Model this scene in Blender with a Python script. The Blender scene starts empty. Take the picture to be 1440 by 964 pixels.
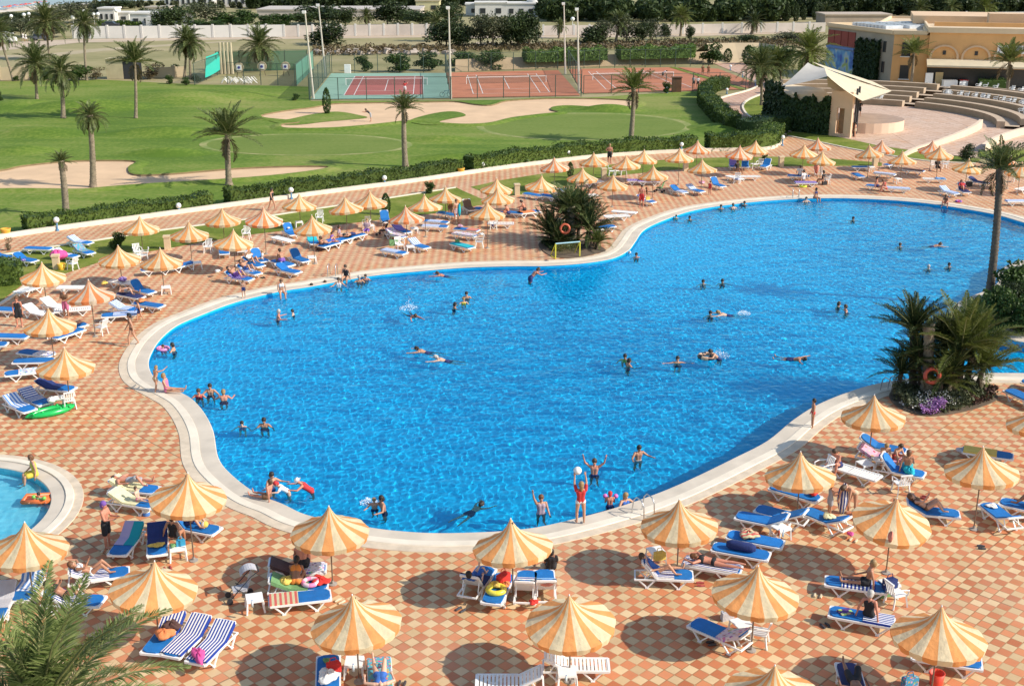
import bpy, math, random
import numpy as np
from mathutils import Vector, Matrix
from mathutils.geometry import tessellate_polygon
R = math.radians
random.seed(11)
SC = bpy.context.scene
COL = SC.collection
TMP = bpy.data.scenes.new('tmp')
def tmpdg():
    with bpy.context.temp_override(scene=TMP,view_layer=TMP.view_layers[0]):
        dg=bpy.context.evaluated_depsgraph_get(); dg.update(); return dg
F, CH, PT = 1680.0, 20.0, R(18.4)
CP, SP = math.cos(PT), math.sin(PT)

def ray(px, py):
    u, v = (px-720)/F, (482-py)/F
    return Vector((u, CP+v*SP, -SP+v*CP))
def at(px, py, z=0.0):
    d = ray(px, py); t = (z-CH)/d.z
    return Vector((d.x*t, d.y*t, z))
def atD(px, py, D):
    d = ray(px, py); t = D/d.y
    return Vector((d.x*t, D, CH+d.z*t))
def ppm(py, z=0.0):
    p = at(720, py, z)
    return F/(p.y*CP+(CH-z)*SP)

# ---------------------------------------------------------------- meshes
class MB:
    def __init__(s): s.v=[]; s.f=[]; s.m=[]
    def add(s, vs, fs, mi=0):
        o=len(s.v); s.v += [tuple(v) for v in vs]
        s.f += [tuple(i+o for i in f) for f in fs]
        s.m += ([mi]*len(fs) if isinstance(mi,int) else list(mi))
    def box(s, c, sz, rot=None, mi=0):
        x,y,z=[a/2 for a in sz]
        vs=[Vector((sx*x,sy*y,sz_*z)) for sz_ in(-1,1) for sy in(-1,1) for sx in(-1,1)]
        if rot is not None:
            M = rot if isinstance(rot,Matrix) else Matrix.Rotation(rot,3,'Z')
            vs=[M@v for v in vs]
        c=Vector(c)
        s.add([v+c for v in vs],[(0,2,3,1),(4,5,7,6),(0,1,5,4),(2,6,7,3),(0,4,6,2),(1,3,7,5)],mi)
    def bar(s, a, b, w, h, mi=0):
        a=Vector(a); b=Vector(b); d=b-a; L=d.length
        q=d.to_track_quat('X','Z').to_matrix()
        s.box((a+b)/2,(L,w,h),q,mi)
    def tube(s, pts, r, n=8, mi=0, cap=True):
        pts=[Vector(p) for p in pts]
        if isinstance(r,(int,float)): r=[r]*len(pts)
        d0=(pts[1]-pts[0]).normalized()
        up=Vector((0,0,1)) if abs(d0.z)<.9 else Vector((1,0,0))
        a=d0.cross(up).normalized(); vs=[]; k=len(pts)
        for i,p in enumerate(pts):
            d=(pts[min(i+1,k-1)]-pts[max(i-1,0)]).normalized()
            a=(a-d*a.dot(d)).normalized(); b=d.cross(a)
            for j in range(n):
                t=2*math.pi*j/n
                vs.append(p+(a*math.cos(t)+b*math.sin(t))*r[i])
        fs=[(i*n+j,i*n+(j+1)%n,(i+1)*n+(j+1)%n,(i+1)*n+j) for i in range(k-1) for j in range(n)]
        if cap: fs+=[tuple(range(n-1,-1,-1)),tuple((k-1)*n+j for j in range(n))]
        s.add(vs,fs,mi)
    def lathe(s, prof, n=16, c=(0,0,0), mi=0, mf=None):
        vs=[]; fs=[]; ms=[]
        for (r,z) in prof:
            for j in range(n):
                t=2*math.pi*j/n
                vs.append((c[0]+r*math.cos(t),c[1]+r*math.sin(t),c[2]+z))
        for i in range(len(prof)-1):
            for j in range(n):
                fs.append((i*n+j,i*n+(j+1)%n,(i+1)*n+(j+1)%n,(i+1)*n+j)); ms.append(mf(j,i) if mf else mi)
        s.add(vs,fs,ms)
    def ball(s, c, r, n=10, m=6, sc=(1,1,1), mi=0):
        vs=[(c[0],c[1],c[2]-r*sc[2])]; fs=[]
        for i in range(1,m):
            ph=-math.pi/2+math.pi*i/m
            for j in range(n):
                t=2*math.pi*j/n
                vs.append((c[0]+r*sc[0]*math.cos(ph)*math.cos(t),c[1]+r*sc[1]*math.cos(ph)*math.sin(t),c[2]+r*sc[2]*math.sin(ph)))
        vs.append((c[0],c[1],c[2]+r*sc[2]))
        for j in range(n): fs.append((0,1+(j+1)%n,1+j))
        for i in range(m-2):
            for j in range(n):
                a=1+i*n+j; b=1+i*n+(j+1)%n
                fs.append((a,b,b+n,a+n))
        L=len(vs)-1; o=1+(m-2)*n
        for j in range(n): fs.append((o+j,o+(j+1)%n,L))
        s.add(vs,fs,mi)
    def torus(s, c, R1, r, M=None, n=20, m=8, mi=0, mf=None):
        vs=[];fs=[];ms=[]; c=Vector(c)
        for i in range(n):
            t=2*math.pi*i/n
            for j in range(m):
                p=2*math.pi*j/m
                v=Vector(((R1+r*math.cos(p))*math.cos(t),(R1+r*math.cos(p))*math.sin(t),r*math.sin(p)))
                if M: v=M@v
                vs.append(v+c)
                fs.append((i*m+j,((i+1)%n)*m+j,((i+1)%n)*m+(j+1)%m,i*m+(j+1)%m)); ms.append(mf(i) if mf else mi)
        s.add(vs,fs,ms)
    def poly(s, loops, z=None, mi=0):
        lp=[[Vector((p[0],p[1],(p[2] if z is None and len(p)>2 else (z or 0)))) for p in l] for l in loops]
        flat=[p for l in lp for p in l]
        tr=tessellate_polygon(lp); fs=[]
        for t in tr:
            a,b,c=[flat[i] for i in t]
            fs.append(tuple(t) if (b-a).cross(c-a).z>0 else tuple(reversed(t)))
        s.add(flat,fs,mi)
    def prism(s, pts, z0, z1, mi=0, mtop=None):
        n=len(pts); A=sum(pts[i][0]*pts[(i+1)%n][1]-pts[(i+1)%n][0]*pts[i][1] for i in range(n))
        if A<0: pts=list(reversed(pts))
        s.poly([[(p[0],p[1],z1) for p in pts]],mi=mi if mtop is None else mtop)
        s.add([(p[0],p[1],z0) for p in pts]+[(p[0],p[1],z1) for p in pts],
              [(i,(i+1)%n,n+(i+1)%n,n+i) for i in range(n)],mi)
    def strip(s, A, B, mi=0, closed=False):
        n=len(A); k=n if closed else n-1
        s.add(list(A)+list(B),[(i,(i+1)%n,n+(i+1)%n,n+i) for i in range(k)],mi)
    def mesh(s, name, mats, smooth=False):
        me=bpy.data.meshes.new(name); me.from_pydata(s.v,[],s.f)
        for m in (mats if isinstance(mats,(list,tuple)) else [mats]): me.materials.append(m)
        if any(s.m): me.polygons.foreach_set('material_index',s.m)
        if smooth: me.polygons.foreach_set('use_smooth',[True]*len(me.polygons))
        me.update(); return me

def quadmesh(name, V, mats, mi=None, extra=None):
    """V: (N,4,3) array of quads; extra: MB merged in"""
    V=np.asarray(V,dtype=np.float32); N=len(V)
    co=V.reshape(-1,3); fs=np.arange(N*4,dtype=np.int32)
    lt=np.full(N,4,dtype=np.int32); ms=np.zeros(N,dtype=np.int32) if mi is None else np.asarray(mi,dtype=np.int32)
    if extra is not None:
        ev=np.array(extra.v,dtype=np.float32); 
        ef=np.array([i for f in extra.f for i in f],dtype=np.int32)+len(co)
        el=np.array([len(f) for f in extra.f],dtype=np.int32)
        co=np.vstack([co,ev]); fs=np.concatenate([fs,ef]); lt=np.concatenate([lt,el]); ms=np.concatenate([ms,np.array(extra.m,dtype=np.int32)])
    me=bpy.data.meshes.new(name)
    me.vertices.add(len(co)); me.vertices.foreach_set('co',co.ravel())
    me.loops.add(len(fs)); me.loops.foreach_set('vertex_index',fs)
    me.polygons.add(len(lt)); ls=np.concatenate([[0],np.cumsum(lt)[:-1]]).astype(np.int32)
    me.polygons.foreach_set('loop_start',ls); me.polygons.foreach_set('loop_total',lt)
    for m in (mats if isinstance(mats,(list,tuple)) else [mats]): me.materials.append(m)
    me.polygons.foreach_set('material_index',ms)
    me.update(calc_edges=True); return me

def leafquads(C, size, rng, asp=.55, nrm=None, flat=.0):
    C=np.asarray(C); N=len(C)
    a=rng.normal(size=(N,3)); a/=np.linalg.norm(a,axis=1)[:,None]
    b=rng.normal(size=(N,3))
    if nrm is not None:
        n=nrm+rng.normal(size=(N,3))*flat; n/=np.linalg.norm(n,axis=1)[:,None]
        a=a-n*(a*n).sum(1)[:,None]; a/=np.linalg.norm(a,axis=1)[:,None]; b=np.cross(n,a)
    else:
        b=np.cross(a,b)
    b/=np.linalg.norm(b,axis=1)[:,None]
    s=(size*rng.uniform(.6,1.35,N))[:,None]
    a=a*s; b=b*s*asp
    return np.stack([C-a,C-b*.9+a*.1,C+a,C+b*.9+a*.1],axis=1)

# ---------------------------------------------------------------- objects
def _tag(o,label,cat,group=None,kind=None):
    if label: o['label']=label
    if cat: o['category']=cat
    if group: o['group']=group
    if kind: o['kind']=kind
    return o
def thing(name,label,cat,loc=(0,0,0),rz=0,group=None,kind=None):
    o=bpy.data.objects.new(name,None); COL.objects.link(o)
    o.location=loc; o.rotation_euler=(0,0,rz); o.empty_display_size=.1
    return _tag(o,label,cat,group,kind)
def part(name,me,parent,loc=(0,0,0),rot=(0,0,0),scale=None,mats=None,label=None):
    o=bpy.data.objects.new(name,me); COL.objects.link(o); o.parent=parent
    o.location=loc; o.rotation_euler=rot
    if scale is not None: o.scale=scale if not isinstance(scale,(int,float)) else (scale,)*3
    if mats:
        for i,m in enumerate(mats):
            if m is not None:
                o.material_slots[i].link='OBJECT'; o.material_slots[i].material=m
    if label: o['label']=label
    return o
def solo(name,me,label,cat,loc=(0,0,0),rz=0,group=None,kind=None,scale=None,mats=None):
    o=part(name,me,None,loc,(0,0,rz) if isinstance(rz,(int,float)) else rz,scale,mats)
    return _tag(o,label,cat,group,kind)
def struct(name,me):
    o=part(name,me,None); o['kind']='structure'; return o

# ---------------------------------------------------------------- materials
def newmat(name):
    m=bpy.data.materials.new(name); m.use_nodes=True; nt=m.node_tree
    return m,nt,nt.nodes['Principled BSDF']
def N(nt,t,**k):
    n=nt.nodes.new(t)
    for a,b in k.items(): setattr(n,a,b)
    return n
def rgb(c): return (c[0],c[1],c[2],1)
def mixc(nt,fac,a,b,mode='MIX'):
    n=N(nt,'ShaderNodeMix',data_type='RGBA',blend_type=mode)
    for sock,val in ((0,fac),(6,a),(7,b)):
        if isinstance(val,bpy.types.NodeSocket): nt.links.new(val,n.inputs[sock])
        elif isinstance(val,(int,float)): n.inputs[sock].default_value=val
        else: n.inputs[sock].default_value=rgb(val)
    return n.outputs[2]
def mth(nt,op,a,b=None,c=None):
    n=N(nt,'ShaderNodeMath',operation=op)
    for i,val in enumerate((a,b,c)):
        if val is None: continue
        if isinstance(val,bpy.types.NodeSocket): nt.links.new(val,n.inputs[i])
        else: n.inputs[i].default_value=val
    return n.outputs[0]
def noise(nt,scale,detail=3,vec=None,rough=.55,sx=None):
    n=N(nt,'ShaderNodeTexNoise'); n.inputs['Scale'].default_value=scale; n.inputs['Detail'].default_value=detail; n.inputs['Roughness'].default_value=rough
    tc=vec
    if tc is None:
        tc=N(nt,'ShaderNodeTexCoord').outputs['Object']
    if sx:
        mp=N(nt,'ShaderNodeMapping'); mp.inputs['Scale'].default_value=sx; nt.links.new(tc,mp.inputs[0]); tc=mp.outputs[0]
    nt.links.new(tc,n.inputs['Vector'])
    return n.outputs['Fac']
def ramp(nt,fac,stops):
    n=N(nt,'ShaderNodeValToRGB'); e=n.color_ramp.elements
    while len(e)<len(stops): e.new(.5)
    for i,(p,c) in enumerate(stops):
        e[i].position=p; e[i].color=rgb(c) if not isinstance(c,(int,float)) else (c,c,c,1)
    nt.links.new(fac,n.inputs[0]); return n.outputs[0]
def vary(nt,amt):
    r=N(nt,'ShaderNodeObjectInfo').outputs['Random']
    return mth(nt,'MULTIPLY_ADD',r,2*amt,1-amt)
_mc={}
def plain(col,rough=.6,var=.12,sc=6.0,bump=0.0,metal=0.0,obj=0.0,trans=0.0,spec=.5,name=None):
    k=(tuple(col),rough,var,sc,bump,metal,obj,trans,spec)
    if k in _mc: return _mc[k]
    m,nt,p=newmat(name or 'surface')
    n=noise(nt,sc,4)
    c=ramp(nt,n,[(.3,[x*(1-var) for x in col]),(.7,[min(1,x*(1+var)) for x in col])])
    if obj:
        v=vary(nt,obj); h=N(nt,'ShaderNodeHueSaturation'); nt.links.new(v,h.inputs['Value']); nt.links.new(c,h.inputs['Color']); c=h.outputs[0]
    nt.links.new(c,p.inputs['Base Color'])
    p.inputs['Roughness'].default_value=rough; p.inputs['Metallic'].default_value=metal
    p.inputs['Specular IOR Level'].default_value=spec
    if bump:
        b=N(nt,'ShaderNodeBump'); b.inputs['Strength'].default_value=bump; b.inputs['Distance'].default_value=.05
        nt.links.new(noise(nt,sc*4,4),b.inputs['Height']); nt.links.new(b.outputs[0],p.inputs['Normal'])
    if trans:
        t=N(nt,'ShaderNodeBsdfTranslucent'); nt.links.new(c,t.inputs[0])
        mx=N(nt,'ShaderNodeMixShader'); mx.inputs[0].default_value=trans
        nt.links.new(p.outputs[0],mx.inputs[1]); nt.links.new(t.outputs[0],mx.inputs[2])
        nt.links.new(mx.outputs[0],nt.nodes['Material Output'].inputs[0])
    _mc[k]=m; return m
def leafmat(a,b,name='foliage',sc=.9,tr=.25,obj=.12):
    m,nt,p=newmat(name)
    g=N(nt,'ShaderNodeNewGeometry').outputs['Random Per Island']
    n=noise(nt,sc,3)
    f=mth(nt,'ADD',mth(nt,'MULTIPLY',g,.6),mth(nt,'MULTIPLY',n,.5))
    c=ramp(nt,f,[(.25,a),(.8,b)])
    v=vary(nt,obj); h=N(nt,'ShaderNodeHueSaturation'); nt.links.new(v,h.inputs['Value']); nt.links.new(c,h.inputs['Color']); c=h.outputs[0]
    nt.links.new(c,p.inputs['Base Color']); p.inputs['Roughness'].default_value=.55; p.inputs['Specular IOR Level'].default_value=.3
    t=N(nt,'ShaderNodeBsdfTranslucent'); nt.links.new(c,t.inputs[0])
    mx=N(nt,'ShaderNodeMixShader'); mx.inputs[0].default_value=tr
    nt.links.new(p.outputs[0],mx.inputs[1]); nt.links.new(t.outputs[0],mx.inputs[2])
    nt.links.new(mx.outputs[0],nt.nodes['Material Output'].inputs[0])
    return m

def s3(nt,v,k):
    s=N(nt,'ShaderNodeSeparateXYZ'); nt.links.new(v,s.inputs[0]); return s.outputs[k]
def tilemat(name,ca,cb,grout,size,ang=45,off=(0,0),wear=.5,gw=.035):
    m,nt,p=newmat(name)
    tc=N(nt,'ShaderNodeTexCoord').outputs['Object']
    mp=N(nt,'ShaderNodeMapping'); mp.inputs['Rotation'].default_value=(0,0,R(ang)); mp.inputs['Scale'].default_value=(1/size,1/size,0); mp.inputs['Location'].default_value=(off[0],off[1],0)
    nt.links.new(tc,mp.inputs[0]); v=mp.outputs[0]
    fl=N(nt,'ShaderNodeVectorMath',operation='FLOOR'); nt.links.new(v,fl.inputs[0])
    fr=N(nt,'ShaderNodeVectorMath',operation='FRACTION'); nt.links.new(v,fr.inputs[0])
    sx=N(nt,'ShaderNodeSeparateXYZ'); nt.links.new(fl.outputs[0],sx.inputs[0])
    s2=N(nt,'ShaderNodeSeparateXYZ'); nt.links.new(fr.outputs[0],s2.inputs[0])
    par=mth(nt,'FLOORED_MODULO',mth(nt,'ADD',sx.outputs[0],sx.outputs[1]),2.0)
    wn=N(nt,'ShaderNodeTexWhiteNoise'); nt.links.new(fl.outputs[0],wn.inputs['Vector'])
    big=noise(nt,.22,5,tc,.6); mid=noise(nt,1.6,5,tc,.65)
    A=mixc(nt,wn.outputs['Value'],[min(1,ca[0]*1.06),ca[1]*1.12,ca[2]*1.15],[ca[0]*.74,ca[1]*.62,ca[2]*.55])
    B=mixc(nt,wn.outputs['Value'],[cb[0]*1.05,cb[1]*1.05,cb[2]*1.05],[cb[0]*.80,cb[1]*.76,cb[2]*.70])
    c=mixc(nt,par,A,B)
    # worn, bleached areas where people walk, and soiled ones
    sY=N(nt,'ShaderNodeSeparateXYZ'); nt.links.new(tc,sY.inputs[0])
    far=mth(nt,'MINIMUM',mth(nt,'MAXIMUM',mth(nt,'MULTIPLY_ADD',sY.outputs[1],1/40.0,-.95),0.0),1.0)   # paler tone grows stronger further off along Y
    bleach=ramp(nt,mth(nt,'ADD',big,mth(nt,'MULTIPLY_ADD',far,.20,-.05)),[(.45,0.0),(.66,1.0)])
    c=mixc(nt,mth(nt,'MULTIPLY',bleach,.62*wear),c,[.60,.40,.275])
    soil=ramp(nt,mid,[(.25,1.0),(.5,0.0)])
    c=mixc(nt,mth(nt,'MULTIPLY',soil,.42*wear),c,[.30,.16,.08])
    st=ramp(nt,noise(nt,.45,6,tc,.7),[(.28,1.0),(.42,0.0)])
    c=mixc(nt,mth(nt,'MULTIPLY',st,.30),c,[.26,.15,.09])
    og=ramp(nt,noise(nt,.33,5,tc,.65,sx=(1,.6,3)),[(.58,0.0),(.70,1.0)])
    c=mixc(nt,mth(nt,'MULTIPLY',og,.35),c,[.58,.24,.06])
    e=mth(nt,'MINIMUM',mth(nt,'MINIMUM',s2.outputs[0],mth(nt,'SUBTRACT',1.0,s2.outputs[0])),mth(nt,'MINIMUM',s2.outputs[1],mth(nt,'SUBTRACT',1.0,s2.outputs[1])))
    g=ramp(nt,e,[(gw*.6,1.0),(gw*1.5,0.0)])
    gs=ramp(nt,noise(nt,.5,4,tc),[(.42,.35),(.6,1.0)])
    c=mixc(nt,mth(nt,'MULTIPLY',g,gs),c,grout)
    for k in (0,1):   # wider dark expansion joints
        jn=mth(nt,'LESS_THAN',mth(nt,'FLOORED_MODULO',mth(nt,'ADD',s3(nt,v,k),5.0),17.0),.11)
        c=mixc(nt,mth(nt,'MULTIPLY',jn,.55),c,[.12,.06,.03])
    nt.links.new(c,p.inputs['Base Color']); p.inputs['Roughness'].default_value=.72
    b=N(nt,'ShaderNodeBump'); b.inputs['Strength'].default_value=.35; b.inputs['Distance'].default_value=.01
    h=mth(nt,'ADD',mth(nt,'MINIMUM',mth(nt,'MULTIPLY',e,12.0),1.0),mth(nt,'MULTIPLY',noise(nt,30,3,tc),.4))
    nt.links.new(h,b.inputs['Height']); nt.links.new(b.outputs[0],p.inputs['Normal'])
    return m
def stripemat(ca,cb,w=.09,axis=0,extra=None,rough=.85,dots=0):
    k=('s',tuple(ca),tuple(cb),w,axis,dots)
    if k in _mc: return _mc[k]
    m,nt,p=newmat('striped_cloth')
    tc=N(nt,'ShaderNodeTexCoord').outputs['Object']
    s=N(nt,'ShaderNodeSeparateXYZ'); nt.links.new(tc,s.inputs[0])
    if dots:
        vo=N(nt,'ShaderNodeTexVoronoi'); vo.inputs['Scale'].default_value=dots; nt.links.new(tc,vo.inputs['Vector'])
        f=ramp(nt,vo.outputs['Distance'],[(.38,1.0),(.46,0.0)])
        cc=mixc(nt,.55,vo.outputs['Color'],ca); c=mixc(nt,f,cb,cc)
    else:
        f=mth(nt,'FRACT',mth(nt,'DIVIDE',s.outputs[axis],w)); f=mth(nt,'GREATER_THAN',f,.5); c=mixc(nt,f,ca,cb)
    nt.links.new(c,p.inputs['Base Color']); p.inputs['Roughness'].default_value=rough; p.inputs['Specular IOR Level'].default_value=.2
    b=N(nt,'ShaderNodeBump'); b.inputs['Strength'].default_value=.5; b.inputs['Distance'].default_value=.03
    nt.links.new(noise(nt,9,4,tc),b.inputs['Height']); nt.links.new(b.outputs[0],p.inputs['Normal'])
    _mc[k]=m; return m

# curves
def catmull(pts,n=6,closed=False):
    P=[Vector(p) for p in pts]; K=len(P); out=[]
    rng=range(K) if closed else range(K-1)
    for i in rng:
        g=(lambda j:P[j%K]) if closed else (lambda j:P[max(0,min(K-1,j))])
        a,b,c,d=g(i-1),g(i),g(i+1),g(i+2)
        # centripetal-ish chord guard
        L=(c-b).length; ta=(c-a)*.5; tb=(d-b)*.5
        if ta.length>1.4*L: ta=ta.normalized()*1.4*L
        if tb.length>1.4*L: tb=tb.normalized()*1.4*L
        for k in range(n):
            t=k/n; t2=t*t; t3=t2*t
            out.append(b*(2*t3-3*t2+1)+ta*(t3-2*t2+t)+c*(-2*t3+3*t2)+tb*(t3-t2))
    if not closed: out.append(P[-1].copy())
    return out
def area(l): return sum(l[i][0]*l[(i+1)%len(l)][1]-l[(i+1)%len(l)][0]*l[i][1] for i in range(len(l)))/2
def offset(l,d,closed=True):
    n=len(l); out=[]; s=1 if (not closed or area(l)>0) else -1
    for i in range(n):
        if closed: t=l[(i+1)%n]-l[i-1]
        else: t=l[min(i+1,n-1)]-l[max(i-1,0)]
        nn=Vector((t.y,-t.x,0)).normalized()*s
        out.append(l[i]+nn*d)
    return out
def setz(l,z): return [Vector((p[0],p[1],z)) for p in l]
def pts(s,z=0.0):
    v=[float(x) for x in s.replace(';',' ').replace(',',' ').split()]
    return [at(v[i],v[i+1],z) for i in range(0,len(v),2)]
def inside(p,l):
    x,y=p[0],p[1]; c=False; j=len(l)-1
    for i in range(len(l)):
        if (l[i][1]>y)!=(l[j][1]>y) and x<(l[j][0]-l[i][0])*(y-l[i][1])/(l[j][1]-l[i][1])+l[i][0]: c=not c
        j=i
    return c
# ================================================================ camera, light
cd=bpy.data.cameras.new('camera'); cam=bpy.data.objects.new('camera',cd); COL.objects.link(cam)
cam.location=(0,0,CH); cam.rotation_euler=(R(90)-PT,0,0); cd.sensor_width=36; cd.lens=42; cd.clip_end=6000; SC.camera=cam
SUN_EL,SUN_AZ=R(36),R(-16)          # azimuth from +X (right of the view), anticlockwise
sd=bpy.data.lights.new('sun','SUN'); sd.energy=4.6; sd.angle=R(.55); sd.color=(1,.93,.82); sd.cycles.is_caustics_light=True
so=bpy.data.objects.new('sun',sd); COL.objects.link(so)
sv=Vector((math.cos(SUN_EL)*math.cos(SUN_AZ),math.cos(SUN_EL)*math.sin(SUN_AZ),math.sin(SUN_EL)))
so.rotation_euler=sv.to_track_quat('Z','Y').to_euler()
w=bpy.data.worlds.new('World'); SC.world=w; w.use_nodes=True
nt=w.node_tree; bg=nt.nodes['Background']; sk=nt.nodes.new('ShaderNodeTexSky'); sk.sky_type='NISHITA'; sk.sun_disc=False
sk.sun_elevation=SUN_EL; sk.sun_rotation=R(90)-SUN_AZ; sk.dust_density=.6; sk.air_density=1.2
nt.links.new(sk.outputs[0],bg.inputs[0]); bg.inputs[1].default_value=.145
SC.view_settings.view_transform='Standard'; SC.view_settings.look='None'; SC.view_settings.exposure=.31; SC.view_settings.gamma=1
SC.cycles.max_bounces=6; SC.cycles.transparent_max_bounces=16

# ================================================================ shared materials
M_plastic=plain((.80,.79,.76),.35,.04,3)
M_white=plain((.80,.78,.74),.6,.06,2)
M_metal=plain((.55,.55,.55),.3,.05,3,metal=.9)
M_dark=plain((.03,.03,.035),.6,.2,4)
M_sand=plain((.62,.42,.25),.9,.10,.35,bump=.4)
M_cop=plain((.57,.49,.39),.7,.13,.8)
M_copw=plain((.72,.63,.50),.7,.10,.9)
M_cops=plain((.60,.49,.36),.8,.14,2.0)
M_grassd=(.13,.20,.03)
# ================================================================ pool outline (traced on the ground)
POOLZ=-.14
pool_px="""208,512 212,497 225,477 248,458 282,443 330,425 391,410 435,403 520,388 590,381 655,376 720,374 770,373.5 820,370 860,363.5 882,353 892,341 905,323.5 932,310 970,297
1015,289 1080,282 1155,278.5 1230,280 1305,286 1392,300 1440,313 1500,330 1560,346 1590,358 1560,366 1500,364 1450,365 1418,373 1404,384 1404,397 1386,409 1355,421 1341,432 1348,444 1380,461 1420,477
1470,484 1540,488 1600,497 1615,511 1560,523 1500,525 1440,525 1370,525 1310,529 1255,536 1210,546 1155,567 1117,590 1080,620 1032,645 970,675 920,696 857,717 770,739 720,746 672,749 610,750 560,747 520,742 450,729 422,721 395,708 360,694
325,668 306,644 299,607 287,582 270,562 250,550 227,538 213,527"""
pool=catmull(pts(pool_px),5,True)
if area(pool)<0: pool.reverse()
kids=[Vector((0,0,0))]
a_,b_,c_=at(0,657),at(71,692),at(52,738)
def circ(a,b,c):
    A=np.array([[2*(b.x-a.x),2*(b.y-a.y)],[2*(c.x-a.x),2*(c.y-a.y)]]); B=np.array([b.x**2+b.y**2-a.x**2-a.y**2,c.x**2+c.y**2-a.x**2-a.y**2])
    s=np.linalg.solve(A,B); return Vector((s[0],s[1],0)),math.hypot(s[0]-a.x,s[1]-a.y)
kc,kr=circ(a_,b_,c_); print('kids pool',kc,kr)
kids=[kc+Vector((kr*math.cos(t*2*math.pi/72),kr*math.sin(t*2*math.pi/72),0)) for t in range(72)]

def wmat(name,tint):
    m,nt,p=newmat(name); nt.nodes.remove(p)
    g=N(nt,'ShaderNodeBsdfGlass'); g.inputs['IOR'].default_value=1.33; g.inputs['Roughness'].default_value=0; g.inputs['Color'].default_value=rgb(tint)
    nt.links.new(g.outputs[0],nt.nodes['Material Output'].inputs[0]); return m
M_water=wmat('pool_water',(.60,.97,.985)); M_water2=wmat('shallow_water',(.95,.99,1))
def wave_h(x,y,seed):
    rg=np.random.default_rng(seed); h=np.zeros_like(x)
    for lam,amp,k in ((2.4,.008,6),(1.1,.0055,9),(.6,.0048,12),(.38,.0045,16),(.27,.0032,18)):
        for _ in range(k):
            a=rg.uniform(0,2*np.pi) if lam<2 else rg.normal(2.2,.7); l=lam*rg.uniform(.75,1.3); q=rg.uniform(0,6.28)
            wob=.9*np.sin(x*.31*rg.uniform(.5,1.5)+q)+.9*np.sin(y*.27*rg.uniform(.5,1.5)-q)
            h+=amp/np.sqrt(k)*np.sin((x*np.cos(a)+y*np.sin(a))*2*np.pi/l+q+wob)
    patch=.75+.35*np.sin(x*.11+1)*np.sin(y*.13+.4)
    return h*patch
def water_mesh(name,loop,cell,mat,seed,amp=1.0):
    P=np.array([(p.x,p.y) for p in loop]); x0,y0=P.min(0)-.1; x1,y1=P.max(0)+.1
    xs=np.arange(x0,x1,cell); ys=np.arange(y0,y1,cell); X,Y=np.meshgrid(xs,ys); nx,ny=len(xs),len(ys)
    cx,cy=X+cell/2,Y+cell/2; ins=np.zeros(X.shape,bool); n=len(P); j=n-1
    for i in range(n):
        xi,yi=P[i]; xj,yj=P[j]
        if yi!=yj:
            c=((yi>cy)!=(yj>cy))&(cx<(xj-xi)*(cy-yi)/(yj-yi)+xi); ins^=c
        j=i
    # grow a little so the sheet tucks under the coping
    g=ins.copy()
    for _ in range(2):
        q=g.copy(); q[1:]|=g[:-1]; q[:-1]|=g[1:]; q[:,1:]|=g[:,:-1]; q[:,:-1]|=g[:,1:]; g=q
    g[-1,:]=False; g[:,-1]=False
    jj,ii=np.nonzero(g); a=jj*nx+ii; F4=np.stack([a,a+1,a+1+nx,a+nx],1)
    used,inv=np.unique(F4.ravel(),return_inverse=True)
    co=np.stack([X.ravel()[used],Y.ravel()[used],POOLZ+amp*wave_h(X.ravel()[used],Y.ravel()[used],seed)],1).astype(np.float32)
    me=bpy.data.meshes.new(name); me.vertices.add(len(co)); me.vertices.foreach_set('co',co.ravel())
    k=len(F4); me.loops.add(k*4); me.loops.foreach_set('vertex_index',inv.astype(np.int32)); me.polygons.add(k)
    me.polygons.foreach_set('loop_start',np.arange(k,dtype=np.int32)*4); me.polygons.foreach_set('loop_total',np.full(k,4,np.int32)); me.polygons.foreach_set('use_smooth',np.ones(k,bool))
    me.materials.append(mat); me.update(calc_edges=True); print(name,k); return me
def mosaic(name,a,b):
    m,nt,p=newmat(name); tc=N(nt,'ShaderNodeTexCoord').outputs['Object']
    fl=N(nt,'ShaderNodeVectorMath',operation='FLOOR'); mp=N(nt,'ShaderNodeMapping'); mp.inputs['Scale'].default_value=(4,4,4); nt.links.new(tc,mp.inputs[0]); nt.links.new(mp.outputs[0],fl.inputs[0])
    wn=N(nt,'ShaderNodeTexWhiteNoise'); nt.links.new(fl.outputs[0],wn.inputs['Vector'])
    f=mth(nt,'ADD',mth(nt,'MULTIPLY',wn.outputs['Value'],.5),mth(nt,'MULTIPLY',noise(nt,.12,3,tc),.5))
    nt.links.new(ramp(nt,f,[(.2,a),(.8,b)]),p.inputs['Base Color']); p.inputs['Roughness'].default_value=.5; return m
M_mos=mosaic('blue_mosaic',(.003,.38,.69),(.008,.47,.78)); M_mos2=mosaic('pale_mosaic',(.12,.55,.70),(.22,.68,.80))
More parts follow.
